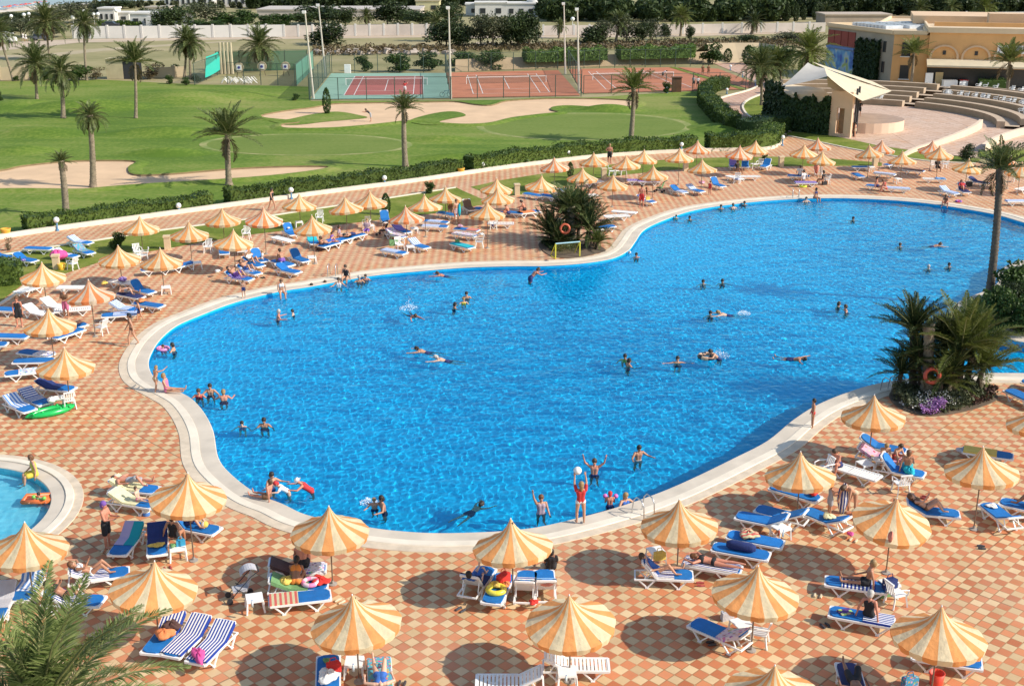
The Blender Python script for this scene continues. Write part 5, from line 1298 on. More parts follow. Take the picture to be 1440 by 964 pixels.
    def hair(s,kind):
        h=s.J['head']; m=MB()
        cone(m,h+s.hd*.050-s.hf*.012,.110,h-s.hd*.025-s.hf*.045,.096)
        if kind=='long': cone(m,h-s.hf*.05,.08,h-s.hd*.20-s.hf*.07,.05)
        if kind=='bun': m.ball(h+s.hd*.12-s.hf*.05,.045,8,6)
        if kind=='short': pass
        if kind=='hat':
            # brimmed hat
            Mx=s.hd.to_track_quat('Z','Y').to_matrix(); g=MB(); g.lathe([(.17,.03),(.105,.045),(.10,.12),(.05,.15),(.01,.152)],14)
            m=MB(); m.add([Mx@Vector(v)+h for v in g.v],g.f); return m.mesh('hair',M_hair[0],True)
        me=remesh(m,.02,1); return me
M_skin=[plain(c,.5,.06,6) for c in ((.50,.26,.16),(.56,.32,.21),(.40,.19,.11),(.26,.12,.065),(.62,.38,.27),(.53,.22,.14))]
M_hair=[plain(c,.6,.2,20) for c in ((.02,.014,.01),(.07,.04,.02),(.30,.19,.08),(.45,.42,.38),(.14,.06,.025))]
CC={'black':(.015,.015,.018),'navy':(.02,.03,.12),'blue':(.03,.12,.42),'red':(.50,.03,.03),'white':(.75,.73,.70),'pink':(.60,.16,.28),'grey':(.35,.35,.36),'yellow':(.70,.50,.06),'green':(.05,.35,.12),'orange':(.65,.20,.03),'brown':(.20,.10,.05),'print':(.42,.30,.34),'purple':(.18,.08,.35),'teal':(.03,.28,.33),'tan':(.55,.42,.28)}
def cmat(c): return plain(CC[c],.8,.12,8)
PO={
 'stand':Pose(t=(.03,0,1),fa=((.25,.02,-1),(.35,.1,-1))),
 'hips':Pose(t=(.03,0,1),ua=((-.25,.65,-1),(0,-.25,-1)),fa=((.4,-.9,-.3),(.3,.05,-1))),
 'walk':Pose(t=(.08,0,1),th=((.42,.04,-1),(-.28,-.04,-1)),sh=((.05,0,-1),(-.5,0,-1)),ua=((-.35,.15,-1),(.3,-.15,-1)),fa=((-.1,.05,-1),(.6,0,-1)),ft=((1,.1,0),(1,-.1,-.55))),
 'up2':Pose(t=(.02,0,1),ua=((.1,.75,.65),(.1,-.75,.65)),fa=((.15,.25,1),(.15,-.25,1))),
 'up1':Pose(t=(.02,0,1),ua=((.2,.3,-1),(.25,-.45,1)),fa=((.6,.1,-.5),(.2,-.2,1))),
 'ball':Pose(t=(-.05,0,1),ua=((.45,.2,.9),(.45,-.2,.9)),fa=((.3,-.1,1),(.3,.1,1)),th=((.08,.08,-1),(-.08,-.08,-1))),
 'wide':Pose(t=(0,0,1),ua=((.15,1,-.15),(.15,-1,-.15)),fa=((.3,1,.1),(.3,-1,.1))),
 'carry':Pose(t=(.03,0,1),ua=((.35,.15,-1),(.35,-.15,-1)),fa=((1,-.35,.1),(1,.35,.1))),
 'bend':Pose(t=(.85,0,.6),ua=((.3,.15,-1),(.35,-.15,-1)),fa=((.15,.0,-1),(.2,0,-1)),th=((.0,.08,-1),(.12,-.08,-1)),sh=((-.1,0,-1),(-.06,0,-1)),hd=(1,0,.1),fr=(.6,0,-.8)),
 'edge':Pose(t=(.12,0,1),th=((1,.12,-.05),(1,-.12,-.05)),sh=((.15,0,-1),(.1,0,-1)),ua=((-.15,.25,-1),(.2,-.2,-1)),fa=((.2,.1,-1),(.8,.2,-.5)),ft=((1,.1,-.4),(1,-.1,-.4)),anchor='seat',hd=(.25,0,1)),
 'hunch':Pose(t=(.45,0,1),th=((.85,.25,.35),(.85,-.25,.35)),sh=((.1,0,-1),(.1,0,-1)),ua=((.6,.1,-1),(.6,-.1,-1)),fa=((.9,-.2,-.2),(.9,.2,-.3)),anchor='seat',hd=(.6,0,.8)),
 'legs':Pose(t=(-.15,0,1),th=((1,.12,.0),(1,-.10,.0)),sh=((1,.05,-.03),(1,0,-.03)),ua=((-.35,.3,-1),(.5,-.2,-1)),fa=((-.1,.1,-1),(.9,.1,-.3)),ft=((.3,.1,1),(.3,-.1,1)),anchor='seat'),
 'recline':Pose(t=(-.80,0,.62),th=((1,.12,.02),(.8,-.12,.58)),sh=((1,.05,-.02),(.62,0,-.78)),ua=((.25,.6,-.6),(.5,-.4,-.5)),fa=((.9,-.3,.1),(.9,.2,.15)),ft=((.3,.1,1),(1,-.1,.1)),fr=(0,0,1),hd=(-.55,0,.8),anchor='seat'),
 'knees':Pose(t=(-.86,0,.5),th=((.75,.15,.62),(.75,-.12,.66)),sh=((.65,0,-.75),(.60,0,-.8)),ua=((-.2,1,.1),(.6,-.3,.2)),fa=((-.9,-.3,.35),(.5,.2,.9)),ft=((1,.1,.05),(1,-.1,.05)),fr=(0,0,1),hd=(-.8,0,.55),anchor='seat'),
 'back':Pose(t=(-1,0,.04),th=((1,.12,.02),(.8,-.12,.55)),sh=((1,.05,-.02),(.6,0,-.8)),ua=((.3,.8,.0),(.5,-.6,-.1)),fa=((1,.0,.05),(1,.2,.1)),ft=((.3,.1,1),(1,-.1,.1)),fr=(0,0,1),anchor='flat'),
 'prone':Pose(t=(-1,0,.05),th=((1,.10,.0),(1,-.10,.0)),sh=((1,.05,.03),(1,0,.03)),ua=((-.6,.8,.0),(-.6,-.8,.0)),fa=((-.9,-.5,.0),(-.9,.5,.0)),ft=((1,.1,-.1),(1,-.1,-.1)),fr=(0,0,-1),hd=(-1,0,.15),anchor='flat'),
 'swim':Pose(t=(1,0,.26),th=((-1,.15,-.30),(-1,-.2,-.2)),sh=((-1,.1,.0),(-1,-.1,-.1)),ua=((.9,.5,-.1),(.9,-.5,-.1)),fa=((1,.2,-.05),(1,-.2,-.05)),ft=((-1,.1,-.1),(-1,-.1,-.1)),fr=(0,0,-1),hd=(.8,0,.6),anchor='seat'),
 'float':Pose(t=(-1,0,.24),th=((1,.15,-.12),(1,-.15,-.12)),sh=((1,.1,-.05),(1,-.1,.0)),ua=((-.2,1,.0),(-.4,-1,.0)),fa=((-.6,.8,.0),(-.6,-.8,.0)),ft=((.5,.1,1),(.5,-.1,1)),fr=(0,0,1),anchor='seat'),
 'tread':Pose(t=(.15,0,1),ua=((.3,.75,-.55),(.4,-.6,-.6)),fa=((.9,.35,.05),(.9,-.3,.1))),
 'chair':Pose(t=(-.15,0,1),th=((1,.15,-.05),(1,-.15,-.05)),sh=((.05,0,-1),(.05,0,-1)),ua=((.2,.25,-1),(.2,-.25,-1)),fa=((1,-.1,.0),(1,.1,.0)),ft=((1,.1,-.05),(1,-.1,-.05)),anchor='seat'),
 'side':Pose(t=(-.1,0,1),th=((1,.15,.0),(1,-.12,.0)),sh=((.25,0,-1),(.15,0,-1)),ua=((-.35,.45,-1),(-.35,-.45,-1)),fa=((-.1,.2,-1),(-.1,-.2,-1)),ft=((1,.1,-.3),(1,-.1,-.3)),anchor='seat',hd=(.2,0,1)),
 'lean':Pose(t=(.75,0,.65),ua=((.6,.5,-.3),(.6,-.5,-.3)),fa=((1,-.2,.1),(1,.2,.1)),th=((-.1,.05,-1),(-.1,-.05,-1)),hd=(.7,0,.8)),
 'play':Pose(t=(.25,0,1),th=((.5,.15,-1),(-.25,-.1,-1)),sh=((-.1,0,-1),(-.3,0,-1)),ua=((.4,.5,-.5),(.6,-.6,.1)),fa=((1,.1,.2),(.9,-.2,.5))),
}
_pm={}
def pmesh(pose,kind):
    k=(pose,kind)
    if k not in _pm:
        P=PO[pose]
        _pm[k]=P.body() if kind=='body' else (P.hair(kind[5:]) if kind.startswith('hair') else P.cloth(kind))
        if kind!='body':
            me=_pm[k]
            if not me.materials: me.materials.append(M_hair[0])
    return _pm[k]
def person(loc,face,pose,label,skin=0,hair='short',hc=0,wear=(('trunks','navy'),),sc=1.0,group=None,eyes=False,name='person'):
    t=thing(name,label,'person',loc,R(face) if not isinstance(face,tuple) else 0,group); t.scale=(sc,sc,sc)
    part('body',pmesh(pose,'body'),t,mats=[M_skin[skin]])
    if hair: 
        nm='hat' if hair=='hat' else ('cap' if isinstance(hc,str) else 'hair')
        part(nm,pmesh(pose,'hair_'+hair),t,mats=[cmat(hc) if isinstance(hc,str) else M_hair[hc]])
    for k,c in wear: part(k,pmesh(pose,k),t,mats=[cmat(c)])
    if eyes:
        P=PO[pose]; m=MB(); h=P.J['head']
        for sg in (1,-1): m.ball(h+P.hf*.083+P.lat*.03*sg+P.hd*.01,.010,6,4)
        part('eyes',m.mesh('eyes',M_dark),t); m=MB(); m.tube([h+P.hf*.085+P.lat*.02-P.hd*.065,h+P.hf*.085-P.lat*.02-P.hd*.065],.006,5); part('mouth',m.mesh('mouth',plain((.3,.06,.05),.5,.1,5)),t)
    return t
# ================================================================ furniture
M_blue=plain((.004,.145,.44),.75,.12,3,bump=.25,obj=.12)
LEN,LW,LH=1.92,.66,.34; HX=-.22     # backrest hinge
def rot2(x,z,a): # rotate about hinge for the backrest part
    dx=x-HX
    if dx>=0: return x,z
    r=-dx; return HX-r*math.cos(a)-z_off(a,z)*math.sin(a)*1,LH+r*math.sin(a)+(z-LH)*math.cos(a)
def z_off(a,z): return (LH-z)
def lframe(a,slots=True):
    fr=MB()
    for s in (1,-1): fr.bar((HX-(.72 if a==0 else .0),s*LW/2,LH),(LEN/2,s*LW/2,LH),.055,.07)
    if a: 
        for s in (1,-1): fr.bar((-LEN/2+.02,s*LW/2*.96,LH-.05),(HX,s*LW/2*.96,LH-.02),.04,.05)
        fr.bar((-LEN/2+.04,-LW/2,LH-.05),(-LEN/2+.04,LW/2,LH-.05),.05,.05)
    n=11
    for i in range(n):
        x=HX+.05+(LEN/2-HX-.08)*i/(n-1); fr.box((x,0,LH+.005),(.075,LW-.05,.03))
    fr.bar((LEN/2,-LW/2,LH),(LEN/2,LW/2,LH),.07,.07)
    br=MB(); u=Vector((-math.cos(a),0,math.sin(a))); h=Vector((HX,0,LH)); nn=Vector((math.sin(a),0,math.cos(a)))
    for s in (1,-1): br.bar(h+V(0,s*(LW/2-.03),0),h+u*.74+V(0,s*(LW/2-.03),0),.055,.06)
    br.bar(h+u*.74+V(0,-LW/2+.03,0),h+u*.74+V(0,LW/2-.03,0),.06,.06)
    q=Matrix.Rotation(a,3,'Y')
    for i in range(6): p=h+u*(.08+.115*i); br.box(p,(.085,LW-.1,.025),q)
    if a:
        for s in (1,-1): br.bar(h+u*.42+V(0,s*(LW/2-.06),0),V((h+u*.42).x-.12,s*(LW/2-.06),LH-.03),.03,.03)
    return fr.mesh('frame',M_plastic),br.mesh('backrest',M_plastic)
def lleg(x,s):
    m=MB(); f=Vector((x,s*(LW/2-.01),.02)); 
    m.bar(f,Vector((x-.30,s*(LW/2-.02),LH-.03)),.045,.04); m.bar(f,Vector((x+.26,s*(LW/2-.02),LH-.03)),.045,.04); m.box((x,f.y,.02),(.12,.07,.035)); return m.mesh('leg',M_plastic)
LEG=[lleg(x,s) for x in (-.52,.50) for s in (1,-1)]
def slab(prof,half,th,mb,x0,x1,n,a,z0,rnd=0.0,sagc=0,mi=0):
    """cushion or cloth following the bed from x0 to x1 (bed coordinates)"""
    h=Vector((HX,0,LH)); u=Vector((-math.cos(a),0,math.sin(a))); nn=Vector((math.sin(a),0,math.cos(a)))
    top=[];bot=[]
    for i in range(n+1):
        x=x0+(x1-x0)*i/n; hw=half
        if rnd:
            e=min(x-x0,x1-x); 
            if e<rnd: hw=half-(rnd-math.sqrt(max(0,rnd*rnd-(rnd-e)**2)))*.8
        if x<HX: c=h+u*(HX-x); N_=nn
        else: c=Vector((x,0,LH)); N_=Vector((0,0,1))
        for L,z in ((bot,z0),(top,z0+th)):
            L.append([c+N_*z+Vector((0,hw*k,0))+N_*(-sagc*abs(k)**6) for k in (-1,-.6,0,.6,1)])
    for i in range(n):
        for j in range(4):
            mb.add([top[i][j],top[i+1][j],top[i+1][j+1],top[i][j+1]],[(0,1,2,3)],mi)
        for j in (0,4): mb.add([bot[i][j],bot[i+1][j],top[i+1][j],top[i][j]],[(0,1,2,3)],mi)
    for i in (0,n): mb.add([bot[i][0],top[i][0],top[i][2],top[i][4],bot[i][4]],[(0,1,2,3,4)],mi)
LM={}; CU={}; TW={}
for a in (0,28,50):
    LM[a]=lframe(R(a)); m=MB(); slab(None,.315,.055,m,-.95,.95,19,R(a),.022,.22); CU[a]=m.mesh('cushion',M_blue)
    for cov,(x0,x1) in {'full':(-.93,.9),'head':(-.95,-.05),'mid':(-.6,.45),'foot':(.1,.92),'most':(-.93,.35)}.items():
        m=MB(); slab(None,.33,.012,m,x0,x1,12,R(a),.085,0)
        for s in (1,-1):   # hanging sides, uneven
            h=Vector((HX,0,LH)); rg=random.Random(a+int(x0*10)); n=8; A=[];B=[]
            for i in range(n+1):
                x=x0+(x1-x0)*i/n; u=Vector((-math.cos(R(a)),0,math.sin(R(a)))); nn=Vector((math.sin(R(a)),0,math.cos(R(a))))
                c=(h+u*(HX-x)+nn*.095) if x<HX else Vector((x,0,LH+.095)); A.append(c+V(0,s*.33,0)); B.append(c+V(0,s*.345,-rg.uniform(.05,.16)))
            m.strip(A,B)
        TW[(a,cov)]=m.mesh('towel',M_white)
def lounger(hx,hy,fx,fy,label,a=0,cush='blue',z=LH,mv=0):
    h=at(hx,hy,z); f=at(fx,fy,z); d=f-h; rz=math.atan2(d.y,d.x); c=(h+f)/2; c.z=0
    if mv: c=f-d.normalized()*LEN/2; c.z=0      # the foot end is the one seen
    t=thing('sun_lounger',label,'sun lounger',c,rz,'sun loungers round the pool')
    part('frame',LM[a][0],t); part('backrest',LM[a][1],t)
    for g in LEG: part('leg',g,t)
    if cush: part('cushion',CU[a],t,mats=[M_blue if cush=='blue' else cmat(cush)])
    t['_a']=a; return t
def on(t,x=0,y=0,z=.43):
    c,s=math.cos(t.rotation_euler.z),math.sin(t.rotation_euler.z); return Vector((t.location.x+c*x-s*y,t.location.y+s*x+c*y,z))
BW=((.02,.05,.28),(.75,.74,.72))
TM={'bw':stripemat(BW[0],BW[1],.10,1),'bwx':stripemat(BW[0],BW[1],.12,0),'wb':stripemat((.12,.25,.55),(.72,.74,.78),.16,1),'dot':stripemat((.10,.14,.45),(.70,.70,.74),.1,0,dots=9),
 'pinkp':stripemat((.60,.08,.18),(.62,.35,.45),.1,0,dots=6),'printp':stripemat((.40,.20,.32),(.62,.55,.60),.1,0,dots=7),'purple':stripemat((.12,.07,.33),(.35,.28,.55),.14,0),'print':stripemat((.50,.10,.08),(.10,.35,.45),.1,0,dots=10),
 'white':plain((.74,.73,.70),.9,.06,4,bump=.4),'grey':plain((.45,.44,.46),.9,.1,4,bump=.4),'navy':plain((.015,.03,.13),.9,.15,4,bump=.4),'teal':stripemat((.02,.30,.33),(.42,.35,.50),.9,1),'turq':plain((.01,.42,.50),.85,.12,4,bump=.5),
 'yellow':plain((.68,.48,.10),.9,.1,4,bump=.4),'lemon':plain((.72,.66,.38),.9,.08,4,bump=.4),'red':plain((.60,.03,.02),.85,.12,4,bump=.4),'orange':plain((.66,.22,.08),.85,.1,4,bump=.4),'pink':plain((.65,.08,.28),.85,.12,4,bump=.4),'salmon':plain((.62,.22,.16),.85,.1,4,bump=.4),
 'multi':stripemat((.55,.12,.10),(.55,.50,.30),.16,0),'green':plain((.15,.30,.12),.85,.1,4,bump=.4),'bluet':stripemat((.08,.22,.48),(.20,.38,.62),.5,0),'brown':plain((.09,.045,.04),.9,.2,4,bump=.4)}
def towel(t,kind,cov,label):
    o=part('towel',TW[(t['_a'],cov)],None,t.location,(0,0,t.rotation_euler.z+0)); o.material_slots[0].link='OBJECT'; o.material_slots[0].material=TM[kind]
    _tag(o,label,'towel'); return o
def heap(loc,mat,label,s=.25,name='towel',cat='towel',sc=(1,.8,.5),seed=1):
    rg=random.Random(seed); m=MB(); n=22; k=10; vs=[]
    for i in range(k+1):
        ph=math.pi*i/k-math.pi/2
        for j in range(n):
            t=2*math.pi*j/n; r=s*(1+.20*math.sin(3*t+seed)+.10*math.sin(7*t+2*seed+i)+.07*rg.uniform(-1,1))
            vs.append((r*sc[0]*math.cos(ph)*math.cos(t),r*sc[1]*math.cos(ph)*math.sin(t),s*sc[2]*(1+math.sin(ph)*(.8+.28*math.sin(5*t+seed+i*.6)+.12*rg.uniform(-1,1)))))
    m.add(vs,[(i*n+j,i*n+(j+1)%n,(i+1)*n+(j+1)%n,(i+1)*n+j) for i in range(k) for j in range(n)])
    return solo(name,m.mesh(name,mat,True),label,cat,loc,rg.random()*6)
def bag(loc,mat,label,s=.32,rz=.4,name='bag'):
    t=thing(name,label,'bag',loc,rz); m=MB(); m.prism([(-s*.6,-s*.28),(s*.6,-s*.28),(s*.5,s*.28),(-s*.5,s*.28)],0,s*.8); part('body',m.mesh('body',mat),t)
    m=MB(); m.tube([(-s*.35,0,s*.75),(-s*.2,0,s*1.25),(s*.2,0,s*1.25),(s*.35,0,s*.75)],.014,6); part('handle',m.mesh('handle',mat),t); return t
def ring(loc,mats,label,R1=.30,r=.09,rot=(0,0,0),name='swim_ring',cat='swim ring'):
    m=MB(); m.torus((0,0,r),R1,r,None,24,9,mf=lambda i:(i//3)%len(mats)); return solo(name,m.mesh(name,mats,True),label,cat,loc,rot)
def tbl_meshes():
    top=MB(); w=.52; top.prism([(-w/2,-w/2),(w/2,-w/2),(w/2,w/2),(-w/2,w/2)],.44,.47); top.bar((-w/2,-w/2,.42),(w/2,-w/2,.42),.03,.04); top.bar((-w/2,w/2,.42),(w/2,w/2,.42),.03,.04)
    top.bar((-w/2+.02,-w/2,.15),(-w/2+.02,w/2,.15),.03,.03); top.bar((w/2-.02,-w/2,.15),(w/2-.02,w/2,.15),.03,.03)
    lg=[]
    for sx in (1,-1):
        for sy in (1,-1): m=MB(); m.bar((sx*w*.46,sy*w*.46,.44),(sx*w*.54,sy*w*.5,0),.04,.05); lg.append(m.mesh('leg',M_plastic))
    return top.mesh('top',M_plastic),lg
TT,TL=tbl_meshes()
def table(px,py,label,rz=.3):
    t=thing('side_table',label,'table',at(px,py),rz,'low white plastic tables'); part('top',TT,t)
    for g in TL: part('leg',g,t)
    return t
def chair_meshes():
    s=MB(); s.prism([(-.24,-.25),(.24,-.23),(.24,.23),(-.24,.25)],.41,.45)
    b=MB(); 
    for i in range(5): y=-.19+.095*i; b.bar((-.22,y,.45),(-.34,y*1.05,.86),.055,.02)
    b.bar((-.34,-.24,.88),(-.34,.24,.88),.06,.05)
    ar=[]
    for sy in (1,-1): m=MB(); m.tube([(-.32,sy*.25,.66),(.05,sy*.29,.67),(.25,sy*.27,.62),(.24,sy*.25,.43)],.025,6); ar.append(m.mesh('armrest',M_plastic))
    lg=[]
    for sx in (1,-1):
        for sy in (1,-1): m=MB(); m.bar((sx*.20,sy*.21,.42),(sx*.27,sy*.25,0),.04,.05); lg.append(m.mesh('leg',M_plastic))
    return s.mesh('seat',M_plastic),b.mesh('backrest',M_plastic),ar,lg
CH_=chair_meshes()
def chair(px,py,label,face=0,mat=None):
    t=thing('plastic_chair',label,'chair',at(px,py),R(face),'white plastic armchairs'); part('seat',CH_[0],t); part('backrest',CH_[1],t)
    for g in CH_[2]: part('armrest',g,t)
    for g in CH_[3]: part('leg',g,t)
    return t
# parasols
def canopy(seed,ncol):
    rg=random.Random(seed); n=100; prof=[(.03,.90),(.08,.79),(.18,.63),(.34,.455),(.56,.305),(.82,.175),(1.06,.07),(1.27,-.02)]
    m=MB(); vs=[]; fs=[]; ms=[]
    for i,(r,z) in enumerate(prof):
        for j in range(n):
            t=2*math.pi*j/n; k=i/(len(prof)-1); g=math.cos(t*10)
            rr=r*(1+.012*g*k); zz=z-.022*k*(1-g)*.5+(.007*math.sin(t*31+seed*2+i)*k+.006*math.sin(t*13+seed*5)*k if i>2 else 0)
            vs.append((rr*math.cos(t),rr*math.sin(t),zz))
    for i in range(len(prof)-1):
        for j in range(n): fs.append((i*n+j,i*n+(j+1)%n,(i+1)*n+(j+1)%n,(i+1)*n+j)); ms.append((j//5)%2)
    m.add(vs,fs,ms); ns=len(fs); top=vs[-n:]; v2=list(top); 
    for j in range(n):
        t=2*math.pi*j/n; r=1.225+.014*math.sin(t*17+seed)+.008*math.sin(t*29); s_=(j%5)/5
        v2.append((r*math.cos(t),r*math.sin(t),-.20-.022*math.sin(math.pi*s_)+.012*rg.random()))
    m.add(v2,[(j,(j+1)%n,n+(j+1)%n,n+j) for j in range(n)],[(j//5)%2 for j in range(n)])
    me=m.mesh('canopy',[M_or,M_cr]); me.polygons.foreach_set('use_smooth',[True]*len(me.polygons)); return me
def fabric(name,c,tr=.25):
    m,nt,p=newmat(name); a=noise(nt,3.2,5); b=noise(nt,1.1,3)
    f=mth(nt,'ADD',mth(nt,'MULTIPLY',a,.6),mth(nt,'MULTIPLY',b,.4)); cc=ramp(nt,f,[(.35,[x*.84 for x in c]),(.65,[min(1,x*1.08) for x in c])])
    v=vary(nt,.07); h=N(nt,'ShaderNodeHueSaturation'); nt.links.new(v,h.inputs['Value']); nt.links.new(cc,h.inputs['Color']); cc=h.outputs[0]
    nt.links.new(cc,p.inputs['Base Color']); p.inputs['Roughness'].default_value=.85; p.inputs['Specular IOR Level'].default_value=.2
    bp=N(nt,'ShaderNodeBump'); bp.inputs['Strength'].default_value=.9; bp.inputs['Distance'].default_value=.05; nt.links.new(noise(nt,4,5,None,.6,sx=(1,1,.5)),bp.inputs['Height']); nt.links.new(bp.outputs[0],p.inputs['Normal'])
    t=N(nt,'ShaderNodeBsdfTranslucent'); nt.links.new(cc,t.inputs[0]); mx=N(nt,'ShaderNodeMixShader'); mx.inputs[0].default_value=tr
    nt.links.new(p.outputs[0],mx.inputs[1]); nt.links.new(t.outputs[0],mx.inputs[2]); nt.links.new(mx.outputs[0],nt.nodes['Material Output'].inputs[0]); return m
M_or=fabric('orange_cloth',(.80,.36,.125),.30); M_cr=fabric('cream_cloth',(.79,.67,.43),.30); M_or2=fabric('salmon_cloth',(.78,.27,.10),.3); M_cr2=fabric('pale_cloth',(.78,.65,.48),.3); M_or3=fabric('faded_cloth',(.74,.36,.12),.3); M_cr3=fabric('faded_cream',(.74,.63,.40),.3)
CAN=[canopy(s,0) for s in range(4)]
m=MB(); m.tube([(0,0,0),(0,0,1)],.024,10); POLE=m.mesh('pole',M_bronze:=plain((.20,.15,.11),.4,.1,3,metal=.4))
m=MB(); m.lathe([(.15,0),(.15,.03),(.05,.05),(.045,.14),(.001,.14)],14); BASE=m.mesh('base',plain((.30,.27,.24),.8,.1,3))
RIB=[]
for k in range(12):
    a=k*math.pi/6; m=MB(); m.bar((.05*math.cos(a),.05*math.sin(a),.38),(1.22*math.cos(a),1.22*math.sin(a),-.035),.018,.018); RIB.append(m.mesh('rib',M_bronze))
m=MB(); m.ball((0,0,.92),.022,8,6,(1,1,1.8)); FIN=m.mesh('finial',M_white)
def parasol(ax,ay,fy,label,tone=0):
    if fy is None: h=2.85; p=at(ax,ay,h)
    else:
        D=at(ax,fy).y; h=atD(ax,ay,D).z; h=max(2.55,min(3.3,h)); p=at(ax,ay,h)
    t=thing('parasol',label,'parasol',(p.x,p.y,0),random.uniform(0,6.28),'orange and cream striped parasols')
    part('pole',POLE,t,scale=(1,1,h-.1)); part('base',BASE,t)
    mats=((M_or,M_cr),(M_or2,M_cr2),(M_or3,M_cr3))[tone]; rx,ry=R(random.gauss(0,2.4)),R(random.gauss(0,2.4))
    c=part('canopy',CAN[int(ax)%4],t,(0,0,h-.93),(rx,ry,0),mats=mats)
    part('finial',FIN,t,(0,0,h-.93),(rx,ry,0),mats=[M_white])
    if ay>480:
        for g in RIB: part('rib',g,t,(0,0,h-.93),(rx,ry,0))
    return t
def ladder(px,py,face,label,rails=2,s=1.0):
    t=thing('pool_ladder',label,'ladder',at(px,py),R(face),'steel pool ladders')
    for y in (-.25,.25):
        m=MB(); m.tube([(-.55,y,0),(-.52,y,.55),(-.38,y,.75),(-.10,y,.78),(.05,y,.62),(.12,y,.2),(.14,y,-.9)],.024,8); part('handrail',m.mesh('handrail',M_metal,True),t)
    for z in (-.3,-.6,-.85): m=MB(); m.bar((.14,-.25,z),(.14,.25,z),.08,.03); part('step',m.mesh('step',M_metal),t)
def stroller(px,py,face,c,label):
    t=thing('pushchair',label,'pushchair',at(px,py),R(face)); m=MB()
    m.add([(-.25,-.2,.45),(-.25,.2,.45),(.2,.2,.40),(.2,-.2,.40),(-.42,-.2,.95),(-.42,.2,.95)],[(0,1,2,3),(0,4,5,1)]); m.box((.0,0,.38),(.45,.40,.05)); part('seat',m.mesh('seat',c),t)
    m=MB(); n=8
    for i in range(n): 
        a0,a1=R(20+i*14),R(34+i*14); m.add([(-.35+.33*math.cos(a0),-.22,.8+.33*math.sin(a0)),(-.35+.33*math.cos(a1),-.22,.8+.33*math.sin(a1)),(-.35+.33*math.cos(a1),.22,.8+.33*math.sin(a1)),(-.35+.33*math.cos(a0),.22,.8+.33*math.sin(a0))],[(0,1,2,3)])
    part('hood',m.mesh('hood',c),t)
    for y in (-.22,.22): m=MB(); m.tube([(.35,y,.12),(-.35,y,.85),(-.62,y,1.02)],.015,6); m.tube([(-.35,y,.12),(.1,y,.5)],.015,6); part('frame',m.mesh('frame',M_dark),t)
    m=MB(); m.tube([(-.62,-.22,1.02),(-.62,.22,1.02)],.02,6); part('handle',m.mesh('handle',M_dark),t)
    for x in (-.35,.35):
        for y in (-.24,.24): m=MB(); m.tube([(x,y-.025,.1),(x,y+.025,.1)],.1,12); part('wheel',m.mesh('wheel',M_dark),t)
